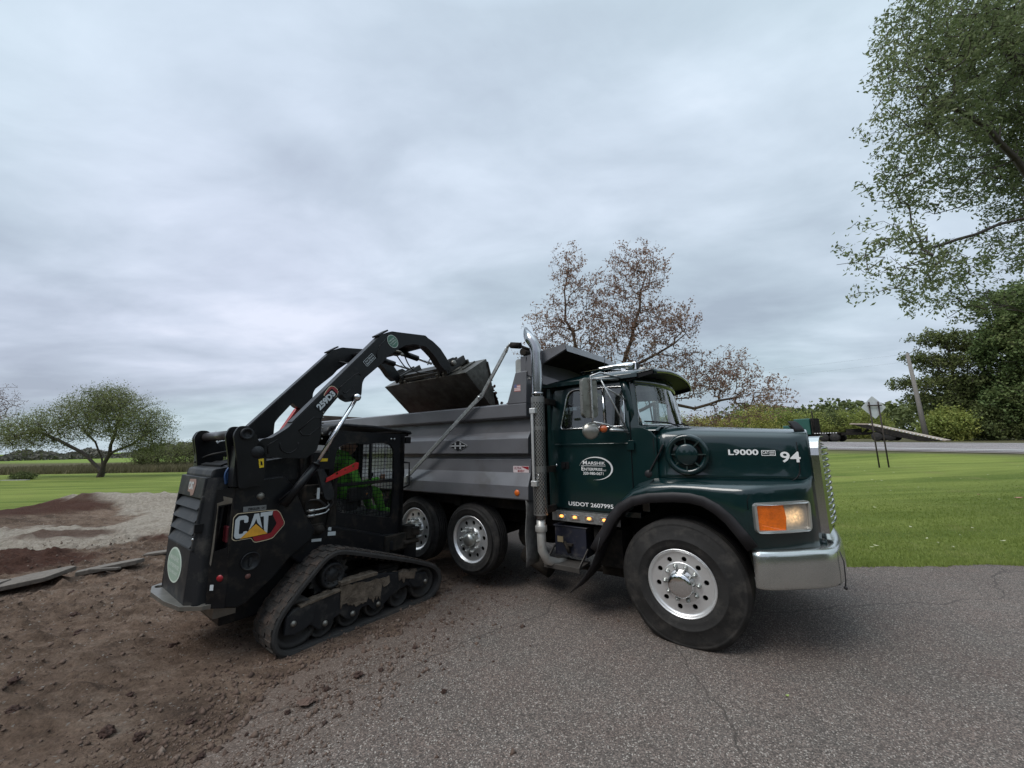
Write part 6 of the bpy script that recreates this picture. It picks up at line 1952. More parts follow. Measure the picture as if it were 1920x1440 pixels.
def track(s_):
    pts = smoothp(resample(TRK, 0.045), 3)
    n = len(pts)
    nrm = []
    for i in range(n):
        a = pts[i - 1]; b_ = pts[(i + 1) % n]
        d = Vector((b_[0] - a[0], b_[1] - a[1])).normalized(); nrm.append((d.y, -d.x))   # outward for counter-clockwise
    th = 0.045
    vo, vi = 0.86, 0.46
    mb = MB()
    rows = []
    for (x, z), (nx, nz) in zip(pts, nrm):
        zz = max(z, 0.0)
        rows.append([(x, s_ * vi, zz), (x, s_ * vo, zz), (x - nx * th * .35, s_ * (vo + 0.006), zz - nz * th * .35), (x - nx * th, s_ * vo, zz - nz * th), (x - nx * th, s_ * vi, zz - nz * th)])
    rows.append(rows[0])
    mb.grid(rows, closed_u=True, smooth=False)
    belt = mb.build('track', [M['track']], K)
    # tread lugs
    mb = MB()
    for i in range(0, n, 2):
        (x, z), (nx, nz) = pts[i], nrm[i]
        d = Vector((-nz, 0, nx)); N_ = Vector((nx, 0, nz))
        if z < 0.02: hh = 0.006
        else: hh = 0.013
        M3 = Matrix((d, Vector((0, 1, 0)), N_)).transposed()
        for k in range(3):
            v = s_ * lerp(vi + 0.07, vo - 0.07, k / 2)
            off = 0.02 if k % 2 else -0.012
            c = Vector((x, v, max(z, 0.0))) + N_ * (hh / 2 - 0.002) + d * off
            mb.obox(c, (0.05, 0.13, hh), M3)
        c = Vector((x, s_ * (vi + vo) / 2, z)) - N_ * (th + 0.018)
        mb.obox(c, (0.03, 0.05, 0.04), M3)
    mb.build('tread_lugs', M['tread'], belt)
    mb = MB()
    rows = []
    for (x, z), (nx, nz) in zip(pts, nrm):
        if z > 0.03: rows.append((x, z, nx, nz))
    # mud skin on the raised part of the belt
    k0 = next(i for i in range(len(rows)) if True)
    g = [[(x + nx * 0.004, s_ * lerp(vi + 0.004, vo - 0.004, q / 6), z + nz * (0.004 + 0.006 * noise.noise(Vector((x * 20, z * 20, q * 1.7))))) for q in range(7)] for x, z, nx, nz in rows]
    mb.grid(g); mb.build('track_mud', M['tread'], belt)
    Yo = 0.84
    def disc(name, x, z, r, m=M['track'], w=0.26, prof=None, yo=0.80, rim=True):
        b2 = MB()
        p_ = prof or [(0, -0.05), (r * 0.25, -0.05), (r * 0.3, -0.01), (r * 0.38, -0.05), (r * 0.75, -0.05), (r * 0.82, 0.0), (r, 0.0), (r, -w)]
        b2.lathe(p_, (x, s_ * yo, z), (0, s_, 0), 32)
        return b2.build(name, m, belt)
    disc('idler_wheel', -0.60, 0.25, 0.205)
    disc('idler_wheel', 0.83, 0.215, 0.17)
    for x in (-0.36, -0.08, 0.21, 0.51): disc('track_roller', x, 0.165 if x < 0.4 else 0.16, 0.118, yo=0.79)
    # sprocket with teeth and final drive
    b2 = MB(); cx_, cz_ = -0.27, 0.575
    teeth = []
    for k in range(64):
        t = 2 * PI * k / 64; r = 0.205 if (k // 2) % 2 == 0 else 0.175
        teeth.append((cx_ + r * math.cos(t), cz_ + r * math.sin(t)))
    b2.plate(teeth, lambda a, b_: (a, s_ * 0.70, b_), (0, -s_ * 0.05, 0))
    b2.lathe([(0, 0.045), (0.05, 0.045), (0.055, 0.035), (0.085, 0.035), (0.095, 0.05), (0.115, 0.05), (0.122, 0.03), (0.13, 0.0), (0.14, -0.2)], (cx_, s_ * 0.745, cz_), (0, s_, 0), 32)
    for k in range(9):
        t = 2 * PI * k / 9; b2.ball((cx_ + 0.072 * math.cos(t), s_ * 0.783, cz_ + 0.072 * math.sin(t)), 0.011, 6, 4)
    b2.build('drive_sprocket', M['catgrey'], belt)
    # frame side plate with its scalloped lower edge
    b2 = MB()
    fr = [(-0.72, 0.20), (-0.715, 0.34), (-0.66, 0.385), (-0.45, 0.41), (-0.20, 0.44), (-0.05, 0.49), (0.02, 0.50), (0.30, 0.46), (0.50, 0.42), (0.66, 0.37), (0.86, 0.33), (0.89, 0.26), (0.86, 0.20), (0.74, 0.185), (0.66, 0.215), (0.58, 0.26), (0.50, 0.245), (0.43, 0.22), (0.36, 0.20), (0.26, 0.125), (0.17, 0.125), (0.10, 0.20), (0.02, 0.20), (-0.04, 0.13), (-0.13, 0.13), (-0.21, 0.21), (-0.27, 0.19), (-0.32, 0.135), (-0.41, 0.135), (-0.49, 0.21), (-0.56, 0.20), (-0.64, 0.18)]
    b2.plate(fr, lambda a, b_: (a, s_ * Yo, b_), (0, -s_ * 0.045, 0))
    b2.plate([(-0.72, 0.20), (-0.71, 0.35), (-0.64, 0.385), (-0.50, 0.39), (-0.46, 0.35), (-0.46, 0.25), (-0.52, 0.21), (-0.64, 0.18)], lambda a, b_: (a, s_ * (Yo + 0.012), b_), (0, -s_ * 0.015, 0))
    b2.plate([(0.60, 0.30), (0.64, 0.365), (0.85, 0.325), (0.885, 0.26), (0.86, 0.205), (0.76, 0.19), (0.66, 0.23)], lambda a, b_: (a, s_ * (Yo + 0.012), b_), (0, -s_ * 0.015, 0))
    tf = b2.build('track_frame', M['catgrey'], belt, bevel=0.006)
    b2 = MB()
    b2.box((-0.70, s_ * 0.55, 0.22), (0.8, s_ * 0.80, 0.34)); b2.box((-0.3, s_ * 0.48, 0.3), (0.5, s_ * 0.78, 0.48))
    b2.bar((0.28, s_ * 0.70, 0.50), (0.55, s_ * 0.70, 0.46), 0.08, 0.07)
    b2.build('frame_tube', M['frame'], tf, bevel=0.01)
    b2 = MB()
    rm = random.Random(17)
    up = [(lerp(-0.22, 0.34, k / 14), 0.468 - 0.05 * (k / 14) + rm.uniform(-0.012, 0.012)) for k in range(15)]
    lo = []
    for k in range(29):
        x = lerp(0.35, -0.21, k / 28)
        lo.append((x, 0.20 + (0.03 if k % 2 else 0.0) + 0.13 * max(0, noise.noise(Vector((x * 9, 3.3, 0)))) + rm.uniform(0, 0.035) + (0.10 if x > 0.24 else 0)))
    b2.plate(up + lo, lambda a, b_: (a, s_ * (Yo + 0.012 + 0.010 * noise.noise(Vector((a * 14, b_ * 14, 0)))), b_), (0, -s_ * 0.02, 0))
    b2.plate([(0.46, 0.43), (0.60, 0.40), (0.59, 0.33), (0.55, 0.35), (0.53, 0.30), (0.50, 0.36), (0.47, 0.34)], lambda a, b_: (a, s_ * (Yo + 0.018), b_), (0, -s_ * 0.02, 0))
    b2.obox((0.62, s_ * (Yo + 0.006), 0.36), (0.13, 0.02, 0.07), Matrix.Rotation(0.25, 3, 'Y')); b2.obox((-0.02, s_ * 0.80, 0.492), (0.40, 0.13, 0.03), Matrix.Rotation(0.0, 3, 'Y')); b2.obox((-0.40, s_ * 0.80, 0.418), (0.40, 0.11, 0.02), Matrix.Rotation(-0.1, 3, 'Y'))
    for q in range(10): b2.ball((lerp(-0.45, 0.7, q / 9), s_ * 0.77, interp(lerp(-0.45, 0.7, q / 9), [(-0.45, 0.41), (0, 0.50), (0.7, 0.37)])), 0.04 + 0.012 * math.sin(q * 5), 8, 6, sc=(1.6, 1, 0.6))
    b2.build('caked_mud', M['mud'], tf, bevel=0.008)
    b2 = MB()
    for x, z in ((-0.65, 0.275), (-0.36, 0.18), (-0.08, 0.175), (0.21, 0.175), (0.84, 0.235)): b2.lathe([(0, 0.022), (0.018, 0.02), (0.026, 0.008), (0.028, 0)], (x, s_ * (Yo + 0.01), z), (0, s_, 0), 14)
    b2.build_each('roller_bolt', M['worn'], belt)
    return belt


for s_ in (-1, 1): track(s_)

# ---- lower hull and cab base
mb = MB()
mb.box((-1.10, -0.44, 0.30), (0.95, 0.44, 0.80)); mb.box((-1.05, -0.45, 0.78), (0.35, 0.45, 1.0))
mb.plate([(-0.40, 0.62), (0.72, 0.56), (0.80, 0.62), (0.80, 0.76), (0.45, 0.80), (-0.15, 1.0), (-0.55, 1.05), (-0.62, 0.8)], lambda a, b_: (a, -0.56, b_), (0, 1.12, 0))
mb.box((0.78, -0.50, 0.40), (0.98, 0.50, 0.72))
KP('lower_hull', mb, M['cat'], bevel=0.015)
# ---- side cheeks at the rear
CHK = [(-1.12, 0.50), (-1.13, 1.0), (-1.12, 1.49), (-1.02, 1.535), (-0.72, 1.56), (-0.62, 1.45), (-0.50, 1.18), (-0.40, 1.02), (-0.42, 0.93), (-0.62, 0.79), (-0.74, 0.66), (-0.95, 0.50), (-1.04, 0.475)]
for s_ in (-1, 1):
    mb = MB()
    mb.plate(CHK, lambda a, b_: (a, s_ * 0.62, b_), (0, -s_ * 0.14, 0))
    ch = KP('side_panel', mb, M['cat'], bevel=0.012)
    mb = MB()
    # chamfer panel with the lamp opening
    A_ = Vector((-1.12, s_ * 0.62, 0)); B_ = Vector((-1.225, s_ * 0.50, 0)); e_ = (B_ - A_)
    nn = Vector((-0.12, s_ * 0.105, 0)).normalized() * -1
    mb.plate([(0, 0.50), (1, 0.50), (1, 1.475), (0, 1.495)], lambda a, b_: tuple(A_ + e_ * a + Vector((0, 0, b_))), tuple(nn * 0.03), holes=[roundpoly([(0.12, 0.99), (0.78, 0.96), (0.78, 1.33), (0.12, 1.35)], 0.02)])
    cp = mb.build('corner_panel', M['cat'], ch, bevel=0.006)
    mb = MB(); mb.box((-1.14, s_ * 0.47, 1.02), (-1.10, s_ * 0.58, 1.16)); mb.build('tail_lamp', mat('dark_red_lens', (0.06, 0.006, 0.010), 0.4), cp, bevel=0.01)
    if s_ < 0:
        mb = MB(); mb.plate(roundpoly([(0.05, 0.9), (0.10, 1.40), (0.6, 1.42), (0.55, 1.38), (0.9, 1.36), (0.85, 1.30), (0.98, 0.86), (0.9, 0.84), (0.83, 0.98), (0.82, 1.34), (0.1, 1.36)], 0.01), lambda a, b_: tuple(A_ + e_ * a - nn * 0.003 + Vector((0, 0, b_))), tuple(nn * 0.002)); mb.build('worn_paint', M['worn'], cp)
        mb = MB(); mb.lathe([(0, 0.003), (0.026, 0.003), (0.027, 0)], tuple(A_ + e_ * 0.38 + Vector((0, 0, 0.74))), tuple(-nn), 24)
        mb.build('red_reflector', M['reddec'], cp)
        mb = MB(); mb.plate(rrect(0.66, 0.645, 0.84, 0.69, 0.004), lambda a, b_: tuple(A_ + e_ * a - nn * 0.003 + Vector((0, 0, b_))), tuple(nn * 0.002)); mb.build('small_label', M['catwhite'], cp)
        mb = MB()
        mb.lathe([(0.075, 0.0), (0.078, 0.012), (0.070, 0.014), (0.066, 0.002), (0.0, 0.002)], (-0.955, -0.62, 0.84), (0, -1, 0), 32); mb.box((-0.968, -0.640, 0.80), (-0.948, -0.63, 0.87)); mb.build('fuel_cap', M['catgrey'], ch)
        mb = MB(); mb.ball((-0.965, -0.622, 0.715), 0.022, 10, 6, sc=(1, .4, 1)); mb.build('side_marker', mat('dusty_red_lens', (0.14, 0.06, 0.05), 0.6), ch)
        mb = MB(); mb.lathe([(0, 0.02), (0.02, 0.02), (0.03, 0.01), (0.034, 0)], (-0.915, -0.62, 1.395), (0, -1, 0), 16); mb.build('pivot_bolt', M['worn'], ch)
        # wordmark with its red frame
        mb = MB(); Y = -0.6225
        k = lambda off: (lambda a, b_: (a, Y - off, b_))
        body_ = [(-1.115, 1.055), (-1.118, 1.235), (-1.09, 1.268), (-0.875, 1.262), (-0.845, 1.262), (-0.765, 1.255), (-0.735, 1.225), (-0.69, 1.13), (-0.695, 1.105), (-0.785, 1.003), (-0.83, 0.995), (-0.925, 0.99), (-0.945, 1.00), (-0.965, 1.035), (-1.09, 1.035)]
        mb.plate(roundpoly(body_, 0.012), k(0.0), (0, 0.001, 0), mat=4)
        cxx, czz = -0.905, 1.13
        mb.plate(roundpoly([(cxx + (a - cxx) * 0.975, czz + (b_ - czz) * 0.955) for a, b_ in body_], 0.012), k(0.001), (0, 0.001, 0), mat=0)
        mb.plate([(-0.80, 1.252), (-0.768, 1.25), (-0.742, 1.222), (-0.70, 1.13), (-0.703, 1.11), (-0.79, 1.012), (-0.83, 1.004), (-0.922, 1.0), (-0.938, 1.008), (-0.955, 1.045), (-0.83, 1.05), (-0.805, 1.058), (-0.765, 1.125), (-0.765, 1.14), (-0.80, 1.21)], k(0.002), (0, 0.001, 0), mat=2)
        Cc = roundpoly([(-1.10, 1.075), (-1.10, 1.215), (-1.075, 1.243), (-1.02, 1.243), (-1.0, 1.225), (-1.0, 1.178), (-1.032, 1.178), (-1.032, 1.208), (-1.066, 1.208), (-1.066, 1.088), (-1.032, 1.088), (-1.032, 1.105), (-1.0, 1.105), (-1.0, 1.07), (-1.02, 1.052), (-1.085, 1.052)], 0.01, 3)
        mb.plate(Cc, k(0.003), (0, 0.001, 0), mat=1)
        mb.plate([(-0.990, 1.108), (-0.955, 1.245), (-0.918, 1.245), (-0.882, 1.108), (-0.915, 1.150), (-0.925, 1.163), (-0.937, 1.200), (-0.949, 1.163), (-0.957, 1.150)], k(0.003), (0, 0.001, 0), mat=1)
        mb.plate([(-0.905, 1.248), (-0.905, 1.213), (-0.877, 1.213), (-0.868, 1.10), (-0.86, 1.075), (-0.838, 1.062), (-0.838, 1.213), (-0.808, 1.213), (-0.802, 1.25)], k(0.003), (0, 0.001, 0), mat=1)
        mb.plate([(-0.937, 1.155), (-1.055, 1.045), (-0.835, 1.055)], k(0.004), (0, 0.001, 0), mat=3)
        mb.build('wordmark', [M['black'], M['catwhite'], M['reddec'], M['gold'], M['cream']], ch, recalc=False)
        mb = MB()
        mb.plate([(-1.045, 1.272), (-1.047, 1.318), (-0.862, 1.312), (-0.86, 1.268)], k(0.0), (0, 0.001, 0), mat=0)
        put_text(mb, 'ZIEGLER', -1.012, Y - 0.002, 1.282, 0.021, 0.098, 0.035, mat=1, slope=-0.03); put_text(mb, 'CAT', -0.900, Y - 0.002, 1.282, 0.018, 0.032, 0.03, mat=1, slope=-0.03)
        mb.build('dealer_plate', [mat('grey_plate', (0.16, 0.165, 0.165), 0.5), M['black']], ch, recalc=False)
# ---- rear door: louvres over a solid lower panel
def rx(z): return interp(z, [(0.5, -1.345), (0.98, -1.335), (1.58, -1.285)])
RD = MB()
def rfn(off): return lambda a, b_: (rx(b_) - off, a, b_)
RD.plate([(-0.36, 0.52), (0.40, 0.52), (0.42, 0.98), (-0.38, 0.98)], rfn(0), (0.08, 0, 0))
RD.plate([(-0.385, 1.40), (0.42, 1.40), (0.42, 1.585), (-0.39, 1.58)], rfn(0), (0.08, 0, 0))
for s_, y in ((-1, -0.38), (1, 0.41)): RD.bar((rx(0.98) + 0.04, y - 0.0, 0.96), (rx(1.42) + 0.04, y, 1.42), 0.03, 0.08, up=(1, 0, 0))
# bevelled right flank of the door
RD.grid([[(rx(z), -0.37, z), (rx(z) + 0.075, -0.455, z), (rx(z) + 0.16, -0.47, z)] for z in (0.52, 0.98, 1.58)], smooth=False)
RD.grid([[(rx(z), 0.41, z), (rx(z) + 0.075, 0.47, z), (rx(z) + 0.16, 0.48, z)] for z in (0.52, 0.98, 1.58)], smooth=False)
rd = KP('rear_door', RD, M['catgrey'], bevel=0.01)
for k_ in range(4):
    z = 1.40 - k_ * 0.105
    mb = MB(); mb.plate([(-0.36, 0), (0.40, 0), (0.40, 0.10), (-0.36, 0.10)], lambda a, b_: (rx(z - b_) - 0.01 + 0.055 * (1 - b_ / 0.10), a, z - b_ * 0.95), (0.014, 0, -0.004)); mb.build('louvre', M['catgrey'], rd, bevel=0.003)
mb = MB(); mb.box((-1.27, -0.37, 0.95), (-1.22, 0.40, 1.42)); mb.build('radiator_screen', M['black'], rd)
mb = MB(); mb.box((-1.335, -0.425, 1.12), (-1.275, -0.40, 1.19)); mb.build('door_latch', M['black'], rd); mb = MB(); mb.ball((-1.325, -0.375, 1.06), 0.014, 8, 6); mb.build('latch_bolt', M['galv'], rd)
# round green decal with pale lettering
def round_decal(parent, cen, ex, ez, nrm, ra, rb_, lines, dark):
    mb = MB(); cen = Vector(cen); ex = Vector(ex).normalized(); ez = Vector(ez).normalized(); nrm = Vector(nrm).normalized()
    f = lambda off: (lambda a, b_: tuple(cen + ex * a + ez * b_ + nrm * off))
    mb.plate(circ(0, 0, ra, 40, rb_), f(0.002), tuple(-nrm * 0.002), mat=1); mb.plate(circ(0, 0, ra * 0.90, 40, rb_ * 0.90), f(0.003), tuple(-nrm * 0.001), mat=0)
    for (s, x, z, h, w) in lines:
        V, Fc = text_geo(s, h, w, 0.03); ff = f(0.0045); mb.add([ff(v.x + x, v.y + z) for v in V], Fc, mat=1)
    return mb.build('round_decal', [M['grndec'] if dark else M['greydec'], mat('decal_pale', (0.50, 0.58, 0.52), 0.5)], parent, recalc=False)
ex = Vector((0, -1, 0)); up_ = Vector((0.02, 0, 1))
rdc = round_decal(rd, (rx(0.80) - 0.001, 0.06, 0.79), ex, up_, (-1, 0, 0.02), 0.235, 0.150, [('MARSHIK', -0.155, 0.035, 0.042, 0.31), ('ENTERPRISE', -0.18, -0.025, 0.035, 0.36), ('320-980-0671', -0.15, -0.078, 0.03, 0.30)], False)
mb = MB()
f_ = lambda off: (lambda a, b_: (rx(b_) - off, a, b_))
mb.plate(roundpoly([(0.08, 1.44), (0.08, 1.555), (-0.12, 1.56), (-0.15, 1.51), (-0.12, 1.42), (-0.05, 1.405), (0.0, 1.44)], 0.01), f_(0.003), (0.002, 0, 0), mat=2)
V, Fc = text_geo('CAT', 0.08, 0.16, 0.06); mb.add([(rx(1.5) - 0.006, 0.065 - v.x, 1.455 + v.y) for v in V], Fc, mat=1)
mb.build('rear_badge', [M['black'], M['catwhite'], mat('faded_badge', (0.26, 0.16, 0.14), 0.4)], rd, recalc=False)
# ---- bottom counterweight plate with tie-down ears
mb = MB(); mb.plate([(-1.40, 0.50), (-1.44, 0.30), (-1.42, -0.10), (-1.37, -0.38), (-1.25, -0.52), (-1.10, -0.56), (-1.0, -0.5), (-1.0, 0.5), (-1.10, 0.56), (-1.3, 0.56)], lambda a, b_: (a, b_, 0.535), (0, 0, -0.035), holes=[circ(-1.27, -0.43, 0.035, 16, 0.05), circ(-1.36, 0.43, 0.03, 16, 0.05)])
mb.box((-1.15, -0.45, 0.38), (-0.98, 0.45, 0.50))
KP('tie_down_plate', mb, M['worn'], bevel=0.008)
# ---- engine hood
mb = MB()
mb.plate([(-1.255, 1.585), (-1.235, 1.655), (-0.62, 1.745), (-0.45, 1.75), (-0.45, 1.5), (-1.2, 1.5)], lambda a, b_: (a, -0.405, b_), (0, 0.82, 0))
hd = KP('engine_hood', mb, M['catgrey'], bevel=0.018, seg=3)
mb = MB()
for k_ in range(6):
    x = -1.14 + 0.085 * k_; z = 1.66 + (x + 1.235) * 0.146
    mb.obox((x, 0, z + 0.012), (0.045, 0.62, 0.016), Matrix.Rotation(-0.35, 3, 'Y'))
mb.build('hood_louvres', M['black'], hd)
mb = MB(); mb.box((-1.15, -0.40, 0.9), (-0.5, 0.40, 1.55)); KP('engine_bay', mb, M['black'])
mb = MB(); mb.box((-0.5, -0.47, 1.0), (-0.22, 0.47, 1.78)); KP('cab_rear_wall', mb, M['cat'], bevel=0.02)
# ---- lift towers
for s_ in (-1, 1):
    mb = MB()
    tw = roundpoly([(-1.185, 1.96), (-1.15, 2.035), (-1.07, 2.035), (-1.02, 1.98), (-0.985, 1.90), (-0.93, 1.86), (-0.905, 1.72), (-0.915, 1.50), (-1.11, 1.48), (-1.145, 1.75)], 0.03)
    mb.plate(tw, lambda a, b_: (a, s_ * 0.665, b_), (0, -s_ * 0.035, 0))
    mb.plate(tw, lambda a, b_: (a - 0.02, s_ * 0.515, b_), (0, -s_ * 0.035, 0))
    mb.box((-1.15, s_ * 0.64, 1.5), (-1.09, s_ * 0.50, 1.86))
    t_ = KP('lift_tower', mb, M['catarm'], bevel=0.01)
    mb = MB(); mb.lathe([(0.0, 0.004), (0.032, 0.004), (0.034, 0.02), (0.052, 0.022), (0.056, 0.0)], (-1.085, s_ * 0.665, 1.965), (0, s_, 0), 24); mb.lathe([(0, 0.022), (0.04, 0.02), (0.055, 0.0)], (-0.985, s_ * 0.667, 1.80), (0, s_, 0), 16)
    mb.build('pivot_pin', M['catgrey'], t_)
    if s_ < 0:
        mb = MB(); mb.plate([(-0.962, 1.655), (-0.975, 1.735), (-0.932, 1.74), (-0.925, 1.66)], lambda a, b_: (a, -0.668, b_), (0, 0.002, 0)); mb.plate([(-0.953, 1.68), (-0.958, 1.72), (-0.942, 1.71), (-0.938, 1.68)], lambda a, b_: (a, -0.670, b_), (0, 0.002, 0), mat=1); mb.build('warning_label', [M['yellow'], M['black']], t_)
mb = MB(); mb.tube([(-1.095, -0.62, 1.965), (-1.095, 0.62, 1.965)], 0.047, 20)
KP('cross_tube', mb, mat('satin_tube', (0.055, 0.052, 0.055), 0.3, 0.3, var=0.2), None)
# ---- lift arms
ARM = [(-1.00, 1.86), (-0.96, 1.92), (-0.88, 1.93), (-0.80, 1.985), (-0.735, 2.035), (-0.70, 2.08), (0.24, 3.17), (0.28, 3.205), (0.33, 3.235), (0.40, 3.265), (0.46, 3.27), (0.93, 3.325), (0.965, 3.30), (1.06, 3.27), (1.20, 3.19), (1.32, 3.07), (1.40, 2.97), (1.385, 2.90), (1.30, 2.885), (1.20, 2.95), (1.10, 3.06), (1.0, 3.13), (0.93, 3.17), (0.74, 3.165), (0.62, 3.13), (0.48, 3.04), (0.34, 2.92), (0.28, 2.84), (0.05, 2.62), (0.025, 2.56), (0.02, 2.42), (-0.03, 2.355), (-0.10, 2.335), (-0.17, 2.36), (-0.225, 2.41), (-0.37, 2.22), (-0.415, 2.15), (-0.42, 1.92), (-0.45, 1.80), (-0.55, 1.725), (-0.95, 1.75), (-1.01, 1.79)]
for s_ in (-1, 1):
    mb = MB()
    mb.plate(roundpoly(ARM, 0.02, 3), lambda a, b_: (a, s_ * 0.665, b_), (0, -s_ * 0.125, 0))
    arm = KP('lift_arm', mb, M['catarm'], bevel=0.012, seg=3)
    # raised pressings
    mb = MB(); yy = s_ * 0.667
    def pline(p, r=0.006): mb.tube([(a, yy, b_) for a, b_ in p], r, 6)
    pline([(-0.26, 2.44), (-0.22, 2.50), (-0.08, 2.64), (-0.03, 2.67), (0.0, 2.65)]); pline([(-0.20, 2.44), (-0.19, 2.42), (-0.165, 2.425), (-0.09, 2.505)])
    pline([(0.20, 2.89), (0.19, 2.93), (0.24, 3.06), (0.33, 3.17)])
    pline([(-0.64, 2.00), (-0.50, 2.14), (-0.43, 2.14), (-0.42, 2.06), (-0.53, 1.96), (-0.60, 1.955), (-0.63, 2.0)])
    pline([(-0.72 + 0.085 * math.cos(t), 1.87 + 0.085 * math.sin(t)) for t in [R(170 + 200 * i / 14) for i in range(15)]])
    pline([(-0.90, 1.78), (-0.91, 1.86), (-0.82, 1.92)], 0.005)
    # hardened upper edge
    mb.bar((-0.70, s_ * 0.603, 2.085), (0.27, s_ * 0.603, 3.205), 0.115, 0.012, up=(0, 0, 1))
    mb.bar((0.20, s_ * 0.603, 3.165), (0.34, s_ * 0.603, 3.265), 0.12, 0.02)
    mb.lathe([(0, 0.01), (0.022, 0.01), (0.03, 0.0)], (-0.055, s_ * 0.665, 2.40), (0, s_, 0), 14)
    mb.build('arm_pressing', M['catarm'], arm)
    mb = MB()
    for q in range(6): mb.ball((-0.405, s_ * 0.668, 1.92 + q * 0.055), 0.011, 8, 5)
    mb.build_each('arm_rivet', M['worn'], arm)
    if s_ < 0:
        mb = MB(); Y = -0.6665; d_ = Vector((0.655, 0, 0.755)); n2_ = Vector((-0.755, 0, 0.655))
        o_ = Vector((-0.435, Y, 2.205))
        fn = lambda off: (lambda a, b_: tuple(o_ + d_ * a + n2_ * b_ + Vector((0, -off, 0))))
        mb.plate(roundpoly([(0.14, 0.0), (0.25, -0.01), (0.30, 0.02), (0.30, 0.085), (0.27, 0.12), (0.20, 0.115), (0.14, 0.10)], 0.02), fn(0.001), (0, 0.001, 0), mat=4)
        mb.plate(roundpoly([(0.14, 0.005), (0.25, -0.004), (0.294, 0.022), (0.294, 0.083), (0.267, 0.113), (0.20, 0.108), (0.14, 0.09)], 0.02), fn(0.002), (0, 0.001, 0), mat=2)
        mb.plate(rrect(-0.008, -0.004, 0.262, 0.088, 0.012), fn(0.003), (0, 0.001, 0), mat=0)
        V, Fc = text_geo('259D3', 0.070, 0.245, 0.055); f3 = fn(0.005); mb.add([f3(v.x + 0.003, v.y + 0.008) for v in V], Fc, mat=1)
        mb.build('model_number', [M['black'], M['catwhite'], M['reddec'], M['gold'], M['cream']], arm, recalc=False)
        mb = MB(); o_ = Vector((0.075, Y, 2.76)); 
        mb.plate(rrect(0, 0, 0.165, 0.075, 0.012), fn(0.001), (0, 0.001, 0), holes=[rrect(0.004, 0.004, 0.161, 0.071, 0.010)], mat=1)
        for s, z in (('Your Direct', 0.042), ('Rental Partner', 0.014)):
            V, Fc = text_geo(s, 0.02, 0.135, 0.02); f3 = fn(0.002); mb.add([f3(v.x + 0.015, v.y + z) for v in V], Fc, mat=1)
        mb.build('arm_label', [M['black'], M['catwhite']], arm, recalc=False)
        round_decal(arm, (0.41, Y, 3.135), (0.7, 0, 0.72), (-0.72, 0, 0.7), (0, -1, 0), 0.072, 0.088, [('MARSHIK', -0.045, 0.018, 0.018, 0.09), ('ENTERPRISE', -0.05, -0.012, 0.016, 0.10), ('320-980-0671', -0.045, -0.04, 0.014, 0.09)], True)
    # lift cylinder
    mb = MB(); yc = s_ * (0.70)
    cy0, cy1, cy2 = Vector((-0.745, yc, 1.30)), Vector((-0.47, yc, 1.655)), Vector((-0.055, yc + s_ * 0.0, 2.385))
    mb.tube([tuple(cy1), tuple(cy2)], 0.022, 14); mb.ball(tuple(cy2), 0.045, 12, 8)
    cyl = KP('lift_cylinder', mb, M['rod'])
    if s_ > 0:
        mb = MB(); mb.bar(tuple(cy1.lerp(cy2, 0.42)), tuple(cy1.lerp(cy2, 0.93)), 0.085, 0.085, up=(0, 1, 0)); mb.build('cylinder_brace', M['red'], cyl, bevel=0.01)
    mb = MB(); mb.tube([tuple(cy0), tuple(cy1 + (cy1 - cy0) * 0.02)], 0.040, 16); mb.tube([tuple(cy1), tuple(cy1 + (cy2 - cy1) * 0.03)], [0.046, 0.040], 16)
    mb.tube([tuple(cy0 + Vector((-0.035, -s_ * 0.01, 0.05))), tuple(cy1 + Vector((-0.055, 0, -0.10)))], 0.009, 8)
    mb.build('barrel', M['catarm'], cyl)
    mb = MB(); mb.tube([(-0.515, yc, 1.58), (-0.50, yc, 1.62), (-0.49, yc, 1.66)], 0.014, 8); mb.build('hose_fitting', M['galv'], cyl)
# cross member between the arm knees and tilt cylinders
mb = MB(); mb.tube([(0.86, -0.60, 3.22), (0.86, 0.60, 3.22)], 0.055, 16); mb.box((0.62, -0.32, 3.08), (0.80, -0.20, 3.24)); mb.box((0.62, 0.20, 3.08), (0.80, 0.32, 3.24)); mb.box((0.55, -0.55, 3.16), (0.95, 0.55, 3.20))
KP('arm_cross_member', mb, M['catarm'], bevel=0.01)
for s_ in (-1, 1):
    mb = MB(); mb.tube([(0.72, s_ * 0.28, 3.14), (1.10, s_ * 0.28, 3.09)], 0.042, 14); mb.build('tilt_cylinder', M['catarm'], K)
    mb = MB(); mb.tube([(1.08, s_ * 0.28, 3.093), (1.36, s_ * 0.28, 3.055)], 0.02, 10); mb.build('tilt_rod', M['rod'], K)
mb = MB()
def hose(p, r=0.009): 
    pts = [Vector(q) for q in p]; out = []
    for i in range(len(pts) - 1):
        a = pts[max(0, i - 1)]; b_ = pts[i]; c = pts[i + 1]; d = pts[min(len(pts) - 1, i + 2)]
        for j in range(6):
            t = j / 6
            out.append(0.5 * ((2 * b_) + (-a + c) * t + (2 * a - 5 * b_ + 4 * c - d) * t * t + (-a + 3 * b_ - 3 * c + d) * t ** 3))
    out.append(pts[-1]); mb.tube(out, r, 7)
hose([(0.80, -0.35, 3.12), (0.95, -0.30, 2.95), (1.12, -0.3, 2.88), (1.30, -0.4, 2.90)]); hose([(0.85, -0.1, 3.15), (1.1, 0.0, 3.0), (1.3, 0.1, 3.02)]); hose([(1.15, -0.45, 2.98), (1.22, -0.42, 3.08), (1.34, -0.36, 3.02)])
hose([(0.35, 0.55, 3.05), (0.6, 0.3, 3.0), (0.9, 0.1, 3.06)])
mb.build_each('tilt_hose', M['hose'], K)
